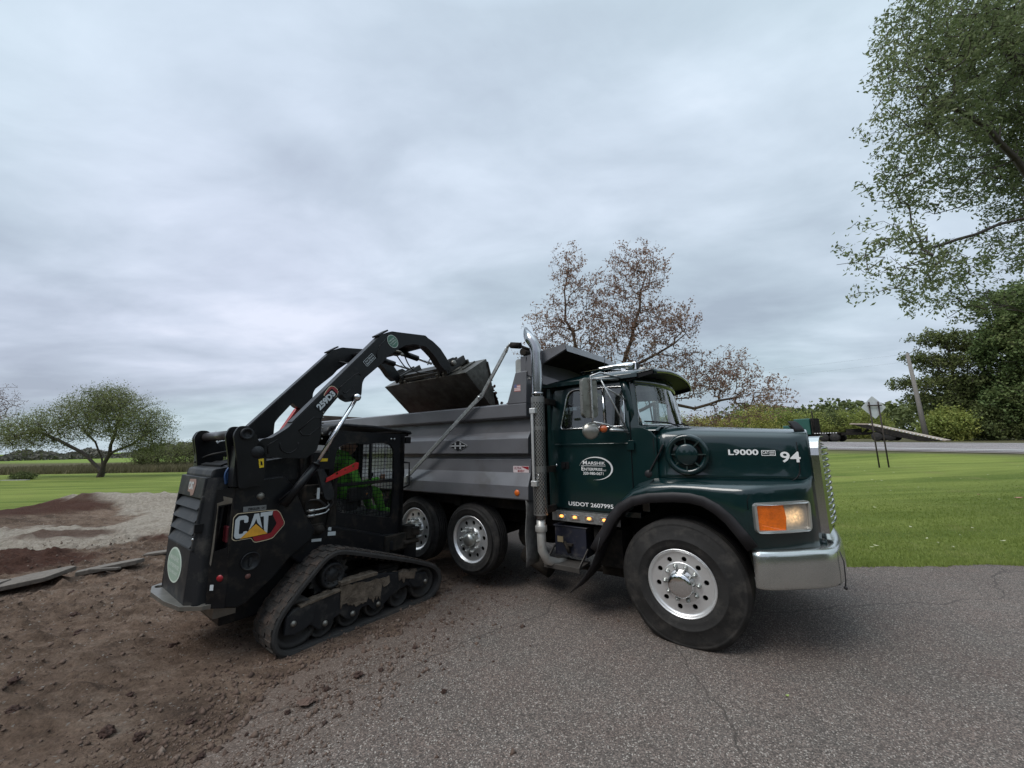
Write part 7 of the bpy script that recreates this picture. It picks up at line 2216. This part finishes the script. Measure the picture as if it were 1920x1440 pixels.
mb = MB(); hose([(-1.16, -0.50, 1.52), (-1.17, -0.50, 1.62), (-1.10, -0.48, 1.72), (-1.02, -0.45, 1.76)], 0.010); hose([(-1.145, -0.49, 1.52), (-1.15, -0.49, 1.62), (-1.09, -0.46, 1.70), (-1.0, -0.44, 1.74)], 0.010); mb.build_each('fuel_hose', M['blue'], K)
mb = MB(); hose([(-1.05, -0.58, 1.56), (-1.08, -0.57, 1.66), (-0.98, -0.55, 1.74)], 0.014); hose([(-1.16, 0.55, 1.70), (-1.05, 0.4, 1.78), (-0.8, 0.0, 1.84)], 0.012)
hose([(-0.42, -0.52, 1.36), (-0.32, -0.60, 1.40), (-0.22, -0.60, 1.32), (-0.24, -0.58, 1.22)], 0.012); hose([(-0.45, -0.50, 1.32), (-0.33, -0.61, 1.36), (-0.22, -0.61, 1.26), (-0.28, -0.58, 1.18)], 0.012); hose([(-0.48, -0.52, 1.28), (-0.38, -0.6, 1.30), (-0.28, -0.6, 1.22)], 0.012)
mb.build_each('auxiliary_hose', M['hose'], K)
mb = MB()
for z in (1.20, 1.15): mb.tube([(-0.48, -0.60, z), (-0.38, -0.625, z + .005), (-0.30, -0.62, z + 0.012), (-0.255, -0.60, z + 0.035), (-0.26, -0.58, z + 0.06)], 0.008, 8); mb.tube([(-0.47, -0.61, z), (-0.41, -0.622, z + .003)], 0.015, 8)
mb.build_each('steel_line', M['galv'], K)
mb = MB(); mb.box((-0.48, -0.56, 1.0), (-0.15, -0.44, 1.45)); mb.box((-0.50, -0.60, 0.96), (-0.30, -0.48, 1.06)); mb.ball((-0.34, -0.6, 1.0), 0.05, 10, 6); mb.tube([(-0.25, -0.57, 1.0), (-0.18, -0.58, 1.52)], 0.020, 10)
KP('side_service_panel', mb, M['frame'], bevel=0.01)
mb = MB(); mb.box((-0.395, -0.618, 1.31), (-0.37, -0.61, 1.42)); KP('hose_tag', mb, M['catwhite'])
mb = MB()
for (a, b_, w_, h_) in ((-0.235, 0.97, 0.035, 0.035), (-0.235, 0.915, 0.085, 0.04), (-0.40, 0.885, 0.10, 0.028)):
    mb.plate([(a, b_), (a + w_, b_ - 0.01), (a + w_, b_ + h_ - 0.01), (a, b_ + h_)], lambda x, z: (x, -0.567, z), (0, 0.002, 0))
mb.build_each('service_label', M['catwhite'], K)
mb = MB(); mb.plate(roundpoly([(-0.42, 1.60), (-0.36, 1.62), (-0.26, 1.46), (-0.22, 1.33), (-0.26, 1.28), (-0.32, 1.30), (-0.36, 1.42)], 0.03), lambda a, b_: (a, -0.64, b_), (0, 0.05, 0)); KP('arm_stop', mb, M['catgrey'], bevel=0.01)
mb = MB(); mb.plate([(-0.335, 1.475), (-0.33, 1.515), (-0.16, 1.60), (0.0, 1.665), (0.025, 1.655), (0.02, 1.59), (-0.15, 1.535)], lambda a, b_: (a, -0.665, b_), (0, 0.012, 0), holes=[circ(-0.22, 1.555, 0.012, 10), circ(-0.13, 1.588, 0.010, 10), circ(-0.04, 1.622, 0.012, 10)]); KP('arm_brace', mb, M['red'], bevel=0.003)
mb = MB(); mb.plate([(-0.365, 1.685), (-0.36, 1.72), (-0.27, 1.715), (-0.275, 1.685)], lambda a, b_: (a, -0.55, b_), (0, 0.002, 0)); mb.box((-0.42, -0.545, 1.6), (-0.25, -0.45, 1.78), mat=1); KP('yellow_label', mb, [M['yellow'], M['cat']])

# ---- cab
YC = 0.525
CAB = roundpoly([(-0.24, 0.98), (-0.24, 2.02), (0.70, 1.985), (0.745, 1.5), (0.70, 0.80), (0.55, 0.70)], [0.02, 0.08, 0.03, 0.0, 0.02, 0.02])
WS = roundpoly([(-0.16, 1.18), (-0.19, 1.60), (-0.155, 1.84), (-0.02, 1.88), (0.24, 1.86), (0.29, 1.88), (0.50, 1.87), (0.575, 1.80), (0.585, 1.42), (0.585, 1.28), (0.565, 0.97), (-0.08, 1.12)], [0.03, 0.05, 0.08, 0.02, 0.02, 0.03, 0.06, 0.06, 0.01, 0.01, 0.03, 0.03])
for s_ in (-1, 1):
    mb = MB(); mb.plate(CAB, lambda a, b_: (a, s_ * YC, b_), (0, -s_ * 0.035, 0), holes=[WS])
    cs = KP('cab_side', mb, M['cat'], bevel=0.006)
    # woven screen: bars clipped to the opening
    mb = MB()
    nbars = 0
    xx = -0.18
    while xx < 0.59 and s_ < 0:
        z_in = [z for z in [0.95 + 0.01 * i for i in range(96)] if poly_dist(xx, z, WS) > 0]
        if z_in: mb.tube([(xx, s_ * (YC - 0.012), min(z_in)), (xx, s_ * (YC - 0.012), max(z_in))], 0.0032, 5, cap=False)
        xx += 0.042
    zz = 0.98
    while zz < 1.88 and s_ < 0:
        x_in = [x for x in [-0.2 + 0.01 * i for i in range(80)] if poly_dist(x, zz, WS) > 0]
        if x_in: mb.tube([(min(x_in), s_ * (YC - 0.018), zz), (max(x_in), s_ * (YC - 0.018), zz)], 0.0032, 5, cap=False)
        zz += 0.042
    if s_ < 0: mb.build('wire_screen', M['black'], cs)
    mb = MB(); mb.plate(WS, lambda a, b_: (a, s_ * (YC - 0.03), b_), (0, -s_ * 0.004, 0), single=True); mb.build('side_glass', M['cglass'], cs)
    mb = MB(); mb.box((-0.16, s_ * (YC - 0.024), 1.405), (0.585, s_ * (YC - 0.004), 1.435)); mb.bar((0.27, s_ * (YC - .02), 1.44), (0.26, s_ * (YC - .02), 1.87), 0.02, 0.03, up=(0, 1, 0)); mb.build('screen_rail', M['cat'], cs)
    mb = MB()
    for x in (0.53, 0.575): mb.ball((x, s_ * (YC + 0.002), 1.925), 0.014, 8, 5)
    mb.build_each('rivet', M['galv'], cs)
mb = MB()
rows = []
for x, z in ((-0.30, 1.98), (-0.26, 2.065), (-0.10, 2.10), (0.3, 2.085), (0.74, 2.04), (0.80, 2.03), (0.81, 2.005)):
    rows.append([(x, v, z - 0.02 * (abs(v) / 0.55) ** 4) for v in (-0.55, -0.5, -0.25, 0, 0.25, 0.5, 0.55)])
mb.grid(rows)
KP('cab_roof', mb, M['catgrey'], solid=0.03)
mb = MB()
mb.box((0.66, -0.525, 0.78), (0.74, -0.44, 2.0)); mb.box((0.66, 0.44, 0.78), (0.74, 0.525, 2.0)); mb.box((0.66, -0.5, 1.88), (0.74, 0.5, 2.0)); mb.box((0.60, -0.5, 0.72), (0.74, 0.5, 0.86))
mb.box((0.74, -0.52, 1.96), (0.80, -0.42, 2.01)); mb.box((0.74, 0.42, 1.96), (0.80, 0.52, 2.01))
KP('cab_front_frame', mb, M['cat'], bevel=0.01)
mb = MB(); mb.plate([(-.45, .86), (.45, .86), (.45, 1.88), (-.45, 1.88)], lambda a, b_: (0.705, a, b_), (-0.01, 0, 0), single=True); KP('front_glass', mb, M['cglass'])
mb = MB(); mb.tube([(0.74, -0.50, 1.63), (0.81, -0.53, 1.62), (0.815, -0.53, 1.34), (0.74, -0.50, 1.31)], 0.012, 8); KP('grab_handle', mb, M['black'])
mb = MB(); mb.box((0.76, -0.52, 1.87), (0.84, -0.40, 1.95)); mb.box((0.76, 0.40, 1.87), (0.84, 0.52, 1.95)); mb.build_each('work_lamp', M['black'], K, bevel=0.01)
mb = MB(); mb.box((-0.16, -0.27, 1.08), (0.28, 0.27, 1.22)); mb.box((-0.20, -0.25, 1.2), (-0.08, 0.25, 1.80)); mb.box((0.10, -0.36, 1.2), (0.42, -0.29, 1.36)); mb.box((0.10, 0.29, 1.2), (0.42, 0.36, 1.36)); mb.box((-0.2, -0.45, 0.95), (0.68, 0.45, 1.02))
KP('operator_seat', mb, M['interior'], bevel=0.03)
mb = MB(); mb.tube([(0.38, -0.32, 1.34), (0.40, -0.32, 1.47)], 0.018, 8); mb.ball((0.40, -0.32, 1.49), 0.03, 8, 6); mb.tube([(0.38, 0.32, 1.34), (0.40, 0.32, 1.47)], 0.018, 8); mb.ball((0.40, 0.32, 1.49), 0.03, 8, 6)
mb.build_each('joystick', M['black'], K)
mb = MB(); mb.box((0.74, -0.62, 0.70), (0.86, -0.48, 0.86)); mb.box((0.80, -0.66, 0.74), (0.90, -0.55, 0.83)); mb.tube([(0.70, -0.6, 0.66), (0.92, -0.6, 0.66)], 0.03, 8); mb.box((0.45, -0.60, 0.60), (0.75, -0.54, 0.78)); mb.box((0.50, -0.615, 0.62), (0.545, -0.60, 0.72), mat=1)
KP('front_coupling_block', mb, [M['frame'], M['cat']], bevel=0.01)

# ---- quick coupler
mb = MB()
B0, B1 = Vector((1.40, 0, 2.835)), Vector((1.83, 0, 3.10))         # heel and top edge of the bucket back
bd = (B1 - B0).normalized(); bn = Vector((-bd.z, 0, bd.x))         # along the back, outward (to the loader)
def bk(t, n_, v): q = B0 + bd * t + bn * n_; return (q.x, v, q.z)
M3 = Matrix((bd, Vector((0, 1, 0)), bn)).transposed()
mb.obox(bk(0.09, 0.05, 0), (0.14, 1.20, 0.05), M3); mb.obox(bk(0.40, 0.04, -0.0), (0.07, 1.20, 0.05), M3)
mb.obox(bk(0.10, 0.09, 0), (0.09, 1.05, 0.06), M3)
for v in (-0.60, -0.45, 0.45, 0.60): mb.obox(bk(0.22, 0.085, v), (0.46, 0.035, 0.12), M3)
mb.plate([(0.05, 0.12), (0.12, 0.21), (0.22, 0.20), (0.27, 0.14), (0.42, 0.12), (0.44, 0.05), (0.03, 0.05)], lambda a, b_: bk(a, b_, -0.63), (0, 0.03, 0)); mb.plate([(0.05, 0.12), (0.12, 0.21), (0.22, 0.20), (0.27, 0.14), (0.42, 0.12), (0.44, 0.05), (0.03, 0.05)], lambda a, b_: bk(a, b_, 0.63), (0, -0.03, 0))
qc = KP('quick_coupler', mb, mat('greasy_black_steel', (0.028, 0.027, 0.026), 0.5, 0.3, var=0.3, dirt=(0.06, 0.05, 0.04), dirt_amt=0.3, dscale=8), bevel=0.006)
mb = MB()
for v in (-0.645, 0.645): mb.lathe([(0, 0.03), (0.03, 0.03), (0.04, 0.02), (0.045, -0.02), (0, -0.02)], bk(0.16, 0.13, v), (0, 1 if v > 0 else -1, 0), 16); 
mb.lathe([(0, 0.015), (0.02, 0.015), (0.026, 0)], (0.55, -0.668, 2.99), (0, -1, 0), 12)
mb.tube([(0.46, -0.64, 3.03), (0.49, -0.68, 3.02), (0.53, -0.68, 3.015)], 0.014, 8)
mb.build('hinge_pin', M['worn'], qc)
# ---- bucket
W = 0.965
S2 = [(1.40, 2.835), (1.83, 3.10), (1.905, 2.90), (1.95, 2.70), (2.02, 2.42), (2.06, 2.33), (2.00, 2.33)]
mb = MB()
for s_ in (-1, 1): mb.plate([(1.40, 2.835), (1.83, 3.10), (1.88, 3.0), (1.925, 2.86), (2.03, 2.44), (2.07, 2.33), (2.01, 2.335)], lambda a, b_: (a, s_ * W, b_), (0, -s_ * 0.016, 0))
fl = [(1.40, 2.835), (2.03, 2.335)]
fd = (Vector((2.03, 0, 2.335)) - Vector((1.40, 0, 2.835))).normalized(); fnn = Vector((-fd.z, 0, fd.x))
if fnn.z > 0: fnn = -fnn
mb.plate([(0, -W), (0.82, -W), (0.82, W), (0, W)], lambda a, b_: (1.40 + fd.x * a + fnn.x * 0.003, b_, 2.835 + fd.z * a + fnn.z * 0.003), tuple(-fnn * 0.014))
mb.plate([(0, -W), (0.505, -W), (0.505, W), (0, W)], lambda a, b_: (1.40 + bd.x * a + bn.x * 0.003, b_, 2.835 + bd.z * a + bn.z * 0.003), tuple(-bn * 0.014))
bk_o = KP('bucket', mb, M['bucket'], bevel=0.003)
mb = MB()
mb.plate([(0.80, -W), (0.90, -W), (0.90, W), (0.80, W)], lambda a, b_: (1.40 + fd.x * a + fnn.x * 0.008, b_, 2.835 + fd.z * a + fnn.z * 0.008), tuple(-fnn * 0.022)); mb.build('cutting_edge', M['worn'], bk_o)
mb = MB()
for v in (-0.52, 0.52, -0.38, 0.40):
    mb.obox(bk(0.03, 0.02, v), (0.07, 0.05, 0.06), M3)
mb.obox(bk(0.46, 0.03, 0), (0.03, 1.3, 0.07), M3); mb.obox(bk(0.30, 0.015, -0.78), (0.30, 0.02, 0.02), M3)
for s_ in (-1, 1): mb.bar((1.84, s_ * (W + 0.006), 3.06), (1.925, s_ * (W + 0.006), 2.82), 0.012, 0.04, up=(0, 1, 0))
mb.build('bucket_bracket', M['bucket'], bk_o, bevel=0.004)

KM = Matrix.Translation((-2.2656, 4.7739, 0)) @ Matrix.Rotation(R(52), 4, 'Z')
# soil pouring out of the bucket
rs = random.Random(4)
mb = MB(); rows = []
for i in range(17):
    a = lerp(0.30, 1.02, i / 16); r = []
    for k in range(15):
        v = lerp(-W + 0.03, W - 0.03, k / 14)
        hgt = (0.20 + 0.12 * math.sin(i * 0.22)) * (1 - 0.35 * (i / 16) ** 3) * (0.9 if 0 < k < 14 else 0.75) + 0.07 * noise.noise(Vector((i * 0.9, k * 1.1, 0)))
        r.append((1.40 + fd.x * a - fnn.x * hgt, v, 2.835 + fd.z * a - fnn.z * hgt))
    rows.append(r)
mb.grid(rows)
for i in range(110):
    mb.ball((rs.uniform(1.97, 2.22), rs.uniform(-W, W), rs.uniform(2.32, 2.80)), rs.uniform(0.015, 0.05), 6, 4, sc=(1, rs.uniform(.7, 1.3), rs.uniform(.7, 1.2)))
sp_ = mb.build('bucket_soil', M['soil'], None, recalc=False); sp_.matrix_world = KM
tag(sp_, 'soil sliding out of the tipped loader bucket', 'soil')


def clod_mesh(seed, r, flat=0.7):
    rr = random.Random(seed); bm = bmesh.new(); bmesh.ops.create_icosphere(bm, subdivisions=3, radius=r)
    o = Vector((rr.random() * 50, rr.random() * 50, 0))
    for v in bm.verts:
        n_ = noise.noise(v.co.normalized() * 1.7 + o) * 0.6 + noise.noise(v.co.normalized() * 4 + o) * 0.45
        v.co *= (1 + n_); v.co.z *= flat
    me = bpy.data.meshes.new('clod'); bm.to_mesh(me); bm.free()
    me.materials.append(M['soil']); return me


clods = [clod_mesh(i, 1.0) for i in range(5)]
for i in range(9):
    o = bpy.data.objects.new('soil_clod', clods[i % 5]); col.objects.link(o)
    p = KM @ Vector((rs.uniform(2.08, 2.36), rs.uniform(-1.0, -0.6), rs.uniform(2.42, 2.88)))
    s = rs.uniform(0.012, 0.028); o.location = p; o.scale = (s, s, s)
    tag(o, 'small dark clod falling from the bucket into the bed', 'clod', 'clods falling from the bucket')
# loose clods on the ground
GC = [(-0.55, 3.2, .035, 1), (-1.28, 3.42, .055, 0), (-1.12, 3.5, .03, 0), (-0.93, 3.85, .03, 0), (-0.8, 4.05, .026, 0), (-1.0, 3.7, .022, 0), (-0.65, 4.0, .02, 0), (-0.45, 4.3, .018, 0), (-1.45, 3.25, .035, 0), (-0.78, 3.62, .02, 0), (-2.4, 2.75, .05, 0), (-2.2, 2.9, .04, 0), (-2.65, 2.8, .07, 0), (-1.9, 2.62, .03, 0), (-3.9, 3.3, .05, 0), (-3.2, 3.9, .045, 0), (-4.4, 4.2, .07, 0), (-3.7, 4.6, .05, 0), (-4.9, 4.6, .06, 0), (-4.0, 5.2, .05, 0), (-5.2, 4.0, .08, 0), (-2.9, 3.2, .04, 0), (-3.4, 2.9, .05, 0), (-4.6, 5.4, .05, 0), (-5.6, 5.2, .06, 0), (-1.6, 3.0, .03, 0), (-0.2, 3.6, .016, 0), (-0.35, 4.0, .015, 0), (-1.75, 2.8, .02, 0)]
for i, (x, y, r, q) in enumerate(GC):
    o = bpy.data.objects.new('soil_clod', clods[(i * 3) % 5]); col.objects.link(o)
    r *= 0.62
    z = max(0.006, hdirt(x, y) if dirt_d(x, y) > -0.2 else 0.006)
    o.location = (x, y, z + r * 0.35); o.scale = (r, r * (0.8 + 0.1 * (i % 4)), r); o.rotation_euler = (0, 0, i * 1.3)
    if q: tag(o, 'single dark clod lying alone on the asphalt in the foreground', 'clod')
    else: tag(o, 'dark clod of earth lying in the scatter around the loader', 'clod', 'clods scattered around the loader')
o = bpy.data.objects.new('stone', clod_mesh(77, 1.0, 0.35)); col.objects.link(o); o.location = (-1.52, 3.08, 0.03); o.scale = (.05, .036, .045); o.rotation_euler = (0.1, 0.05, 0.6)
o.data.materials.clear(); o.data.materials.append(mat('reddish_stone', (0.12, 0.075, 0.058), 0.9, var=0.3, bump=0.5)); tag(o, 'flat reddish stone where dirt meets the asphalt', 'stone')


def gravel_bits():
    rng = np.random.default_rng(11); P = []
    n = 9000
    t = rng.random(n)
    # along the ragged pavement edge and over the dirt
    ex_ = np.interp(t, [0, .35, .6, .8, 1], [-2.1, -1.72, -1.38, -0.86, -0.55]); ey_ = np.interp(t, [0, .35, .6, .8, 1], [2.2, 3.3, 4.03, 4.89, 5.9])
    off = rng.normal(0.05, 0.38, n) + (rng.random(n) < 0.25) * rng.exponential(0.35, n)
    x1 = ex_ + off; y1 = ey_ + rng.normal(0, .15, n)
    x2 = rng.uniform(-9, -1.7, 9000); y2 = rng.uniform(2.3, 8, 9000)
    x = np.concatenate([x1, x2]); y = np.concatenate([y1, y2])
    Vs = []; 
    base = np.array([(1, 0, 0), (-.5, .85, 0), (-.5, -.85, 0), (0.1, 0, .9), (0, 0, -.4)])
    Fc = np.array([(0, 1, 3), (1, 2, 3), (2, 0, 3), (1, 0, 4), (2, 1, 4), (0, 2, 4)])
    V = []; F_ = []; at = []
    for i in range(len(x)):
        d = dirt_d(float(x[i]), float(y[i]))
        z = hdirt(float(x[i]), float(y[i])) if d > -0.1 else 0.006
        r = rng.uniform(0.004, 0.010) * (rng.uniform(1.5, 3.8) if rng.random() < (0.22 if d > 0 else 0.10) else 1)
        a = rng.uniform(0, 2 * PI); c_, s_ = math.cos(a), math.sin(a)
        q = base * r * rng.uniform(0.7, 1.3, 3)
        q = np.stack([q[:, 0] * c_ - q[:, 1] * s_ + x[i], q[:, 0] * s_ + q[:, 1] * c_ + y[i], q[:, 2] + z], 1)
        V.append(q); F_.append(Fc + 5 * i); at += [rng.random()] * 6
    o = np_mesh('gravel', np.concatenate(V), np.concatenate(F_), leafmat('loose_gravel', [(0.05, 0.032, 0.026), (0.085, 0.055, 0.042), (0.13, 0.09, 0.07), (0.22, 0.18, 0.15)], 0.9, 0.0, 6), attr=at)
    tag(o, 'loose gravel and crumbs spread over dirt and pavement edge', kind='stuff')


gravel_bits()


# broken pavement slabs
def slab(x, y, pts, th, rz, tilt, label, dz=0.0):
    mb = MB()
    mb.plate(pts, lambda a, b_: (a, b_, 0.012 * noise.noise(Vector((a * 5, b_ * 5, x)))), (0, 0, -th))
    o = mb.build('asphalt_slab', M['asphbit'], None, bevel=0.008)
    o.location = (x, y, hdirt(x, y) + th * 0.8 + dz); o.rotation_euler = (tilt[0], tilt[1], rz)
    tag(o, label, 'slab', 'broken asphalt slabs')
slab(-6.15, 6.20, [(-0.341, -0.136), (0.31, -0.161), (0.384, -0.031), (0.279, 0.099), (-0.124, 0.136), (-0.372, 0.074)], 0.059, R(34), (R(-3), R(-5)), 'largest pale slab of broken asphalt, lying midway to the loader', 0.05)
slab(-6.45, 5.48, [(-0.372, -0.124), (0.124, -0.174), (0.384, 0.012), (0.31, 0.124), (-0.062, 0.186), (-0.372, 0.186)], 0.056, R(40), (R(4), R(-7)), 'jagged asphalt slab with pointed tip left of the largest slab', 0.05)
slab(-7.1, 5.2, [(-0.434, -0.217), (0.062, -0.26), (0.434, -0.093), (0.465, 0.124), (0.0, 0.217), (-0.434, 0.186)], 0.056, R(14), (R(2), R(-2)), 'broad asphalt slab cut by the left picture edge', 0.06)
slab(-5.95, 6.95, [(-0.31, -0.074), (0.279, -0.093), (0.31, 0.05), (-0.062, 0.099), (-0.31, 0.062)], 0.035, R(18), (R(2), R(-3)), 'thin dark strip of asphalt beyond the largest slab', 0.02)
slab(-5.9, 5.85, [(-0.155, -0.062), (0.155, -0.074), (0.186, 0.037), (-0.062, 0.074)], 0.035, R(42), (R(-6), R(8)), 'small asphalt shard leaning between the two big slabs', 0.03)
# yard stick-ish litter: leaf, paper scraps on the lawn
def leaf(x, y, z, r, m, label, nm='fallen_leaf', group=None, rz=0.4):
    mb = MB(); mb.plate(roundpoly([(-r, 0), (-r * .3, r * .45), (r, 0.05 * r), (-r * .2, -r * .42)], r * 0.3), lambda a, b_: (a, b_, 0.25 * r * (a / r) ** 2), (0, 0, -0.0012))
    o = mb.build(nm, m, None); o.location = (x, y, z); o.rotation_euler = (0.15, 0.1, rz); tag(o, label, 'leaf', group); return o
lg = mat('fresh_leaf', (0.30, 0.38, 0.10), 0.6); lp = mat('pink_leaf', (0.55, 0.24, 0.20), 0.6); lw = mat('pale_leaf', (0.42, 0.42, 0.26), 0.6)
leaf(1.94, 3.09, 0.012, 0.022, lg, 'tiny yellow green leaf alone on the asphalt right of centre')
leaf(13.72, 11.78, hground(13.72, 11.78) + 0.05, 0.09, lp, 'pinkish leaf on the lawn right of the truck', rz=1)
leaf(13.9, 11.0, hground(13.9, 11.0) + 0.05, 0.10, lp, 'pinkish leaf on the lawn at the right picture edge', rz=2)
lrs = random.Random(9)
for i in range(34):
    d = lrs.uniform(6.6, 22); x = d * lrs.uniform(0.85, 1.3)
    if x < 5: continue
    leaf(x, d, hground(x, d) + 0.045, lrs.uniform(0.03, 0.055), lw, 'small pale leaf scattered on the right-hand lawn', group='pale leaves on the lawn', rz=lrs.uniform(0, 6))
mb = MB(); mb.plate(rrect(-0.6, -0.07, 0.6, 0.07, 0.02), lambda a, b_: (a, b_, 0.02), (0, 0, -0.02)); o = mb.build('marking_board', mat('lime_board', (0.15, 0.62, 0.10), 0.5), None); o.location = (-15.9, 11.9, 0.0); o.rotation_euler = (0, 0, R(20)); tag(o, 'bright lime strip lying at the lawn edge by the soil heap', 'board')
mb = MB(); mb.plate(rrect(-0.9, -0.12, 0.9, 0.12, 0.02), lambda a, b_: (a, b_, 0.06), (0, 0, -0.06)); o = mb.build('concrete_pad', mat('pale_concrete', (0.36, 0.35, 0.32), 0.9), None); o.location = (-34.4, 27.2, 0); tag(o, 'pale concrete pad beside the small bush on the left lawn', 'slab')

# ---- operator: one continuous body in hi-vis clothing, seated
def skinned(name, verts, edges, radii, material, parent=None, sub=2):
    me = bpy.data.meshes.new(name); me.from_pydata(verts, edges, []); me.materials.append(material)
    o = bpy.data.objects.new(name, me); col.objects.link(o)
    if parent: o.parent = parent
    sk = o.modifiers.new('skin', 'SKIN'); sk.use_smooth_shade = True
    for i, r in enumerate(radii): me.skin_vertices[0].data[i].radius = (r, r) if not isinstance(r, tuple) else r
    me.skin_vertices[0].data[0].use_root = True
    sb = o.modifiers.new('sub', 'SUBSURF'); sb.levels = sub; sb.render_levels = sub
    return o


def operator():
    P = tag(empty('person', tuple(KM @ Vector((0.14, -0.06, 1.20))), R(52)), 'person in bright green hooded jacket seated in the loader cab', 'person')
    X = lambda x, y, z: (x - 0.0, y, z - 1.22)
    v = [(-0.01, 0, 1.30), (0.0, 0, 1.42), (0.02, 0, 1.55), (0.03, 0, 1.68), (0.045, 0, 1.76), (0.06, 0, 1.83)]
    r = [(0.15, 0.12), (0.14, 0.11), (0.16, 0.12), (0.15, 0.10), 0.055, 0.055]
    e = [(i, i + 1) for i in range(5)]
    for s_ in (-1, 1):
        b_ = len(v)
        v += [(0.03, s_ * 0.17, 1.67), (0.05, s_ * 0.23, 1.52), (0.10, s_ * 0.27, 1.40), (0.23, s_ * 0.30, 1.43), (0.34, s_ * 0.32, 1.46)]
        r += [0.07, 0.056, 0.05, 0.042, 0.034]
        e += [(3, b_), (b_, b_ + 1), (b_ + 1, b_ + 2), (b_ + 2, b_ + 3), (b_ + 3, b_ + 4)]
        b_ = len(v)
        v += [(0.02, s_ * 0.10, 1.30), (0.24, s_ * 0.13, 1.31), (0.42, s_ * 0.14, 1.29), (0.48, s_ * 0.14, 1.12), (0.52, s_ * 0.14, 1.03), (0.62, s_ * 0.14, 1.03)]
        r += [0.10, 0.085, 0.072, 0.056, 0.05, 0.04]
        e += [(0, b_)] + [(b_ + i, b_ + i + 1) for i in range(5)]
    body = skinned('body', [X(*q) for q in v], e, r, M['hiviz'], P)
    # head with face
    hd_ = bmesh.new(); bmesh.ops.create_uvsphere(hd_, u_segments=24, v_segments=18, radius=0.105)
    for q in hd_.verts:
        c = q.co; x, y, z = c
        c.x *= 0.98; c.y *= 0.80; c.z *= 1.14
        if z < -0.02: c.y *= 1 - 0.28 * (-z - 0.02) / 0.08; c.x *= 1 - 0.12 * (-z - 0.02) / 0.08
        if x > 0.06:
            g = math.exp(-((y / 0.016) ** 2) - ((z + 0.005) / 0.022) ** 2); c.x += 0.022 * g
            g = math.exp(-(((abs(y) - 0.035) / 0.016) ** 2) - ((z - 0.018) / 0.012) ** 2); c.x -= 0.010 * g
            g = math.exp(-((y / 0.028) ** 2) - ((z + 0.05) / 0.008) ** 2); c.x += 0.006 * g
    me = bpy.data.meshes.new('head'); hd_.to_mesh(me); hd_.free(); me.materials.append(M['skin'])
    for p_ in me.polygons: p_.use_smooth = True
    h = bpy.data.objects.new('head', me); col.objects.link(h); h.parent = P; h.location = X(0.09, 0, 1.87)
    mb = MB()
    for s_ in (-1, 1): mb.ball((0.088, s_ * 0.034, 0.018), 0.009, 8, 6)
    mb.build_each('eye', M['black'], h)
    mb = MB(); mb.ball((0, 0.086, 0.0), 0.022, 8, 6, sc=(.7, .35, 1.3)); mb.ball((0, -0.086, 0.0), 0.022, 8, 6, sc=(.7, .35, 1.3)); mb.build_each('ear', M['skin'], h)
    # dark cap and the jacket's hood lying round the neck
    mb = MB(); rows = []
    for j in range(8):
        ph = PI / 2 * j / 7 * 1.02
        rows.append([(0.112 * math.sin(ph) * math.cos(t), 0.092 * math.sin(ph) * math.sin(t), 0.03 + 0.105 * math.cos(ph)) for t in [2 * PI * k_ / 24 for k_ in range(24)]])
    mb.grid(rows, closed_u=True)
    mb.grid([[(0.10 + 0.075 * q, 0.07 * math.sin(t) * (1 - .25 * q), 0.04 - 0.018 * q) for t in [R(-90 + 180 * k_ / 8) for k_ in range(9)]] for q in (0, 0.5, 1)])
    mb.build('cap', mat('teal_cap', (0.02, 0.07, 0.07), 0.8), h, solid=0.004)
    mb = MB(); mb.tube([(-0.06 + 0.10 * math.cos(t) + 0.05, 0.09 * math.sin(t), 0.55 - 0.05 * math.cos(t)) for t in [2 * PI * k_ / 20 for k_ in range(21)]], 0.03, 10, cap=False); mb.build('hood', M['hiviz'], P)
    for s_ in (-1, 1):
        # palm, four fingers curled round the lever, thumb
        px, py, pz_ = 0.385, s_ * 0.322, 1.475
        vv = [(0.345, py, 1.462), (0.375, py, pz_), (0.395, py, pz_ + 0.005)]; rr_ = [(0.03, 0.02), (0.036, 0.018), (0.03, 0.015)]; ee = [(0, 1), (1, 2)]
        for f in range(4):
            b_ = len(vv); z = pz_ + 0.03 - 0.019 * f; l_ = (0.9, 1.0, 0.95, 0.78)[f]
            vv += [(0.405, py - s_ * 0.004, z), (0.405 + 0.022 * l_, py - s_ * 0.018, z - 0.002), (0.405 + 0.018 * l_, py - s_ * 0.040 * l_, z - 0.004), (0.405 - 0.002, py - s_ * 0.048 * l_, z - 0.006)]
            rr_ += [0.0095, 0.0088, 0.0082, 0.0075]; ee += [(2, b_), (b_, b_ + 1), (b_ + 1, b_ + 2), (b_ + 2, b_ + 3)]
        b_ = len(vv); vv += [(0.372, py - s_ * 0.022, pz_ + 0.02), (0.388, py - s_ * 0.040, pz_ + 0.034), (0.405, py - s_ * 0.046, pz_ + 0.036)]; rr_ += [0.011, 0.010, 0.0085]; ee += [(1, b_), (b_, b_ + 1), (b_ + 1, b_ + 2)]
        skinned('hand', [X(*q) for q in vv], ee, rr_, M['skin'], P, 1)
    return P


operator()
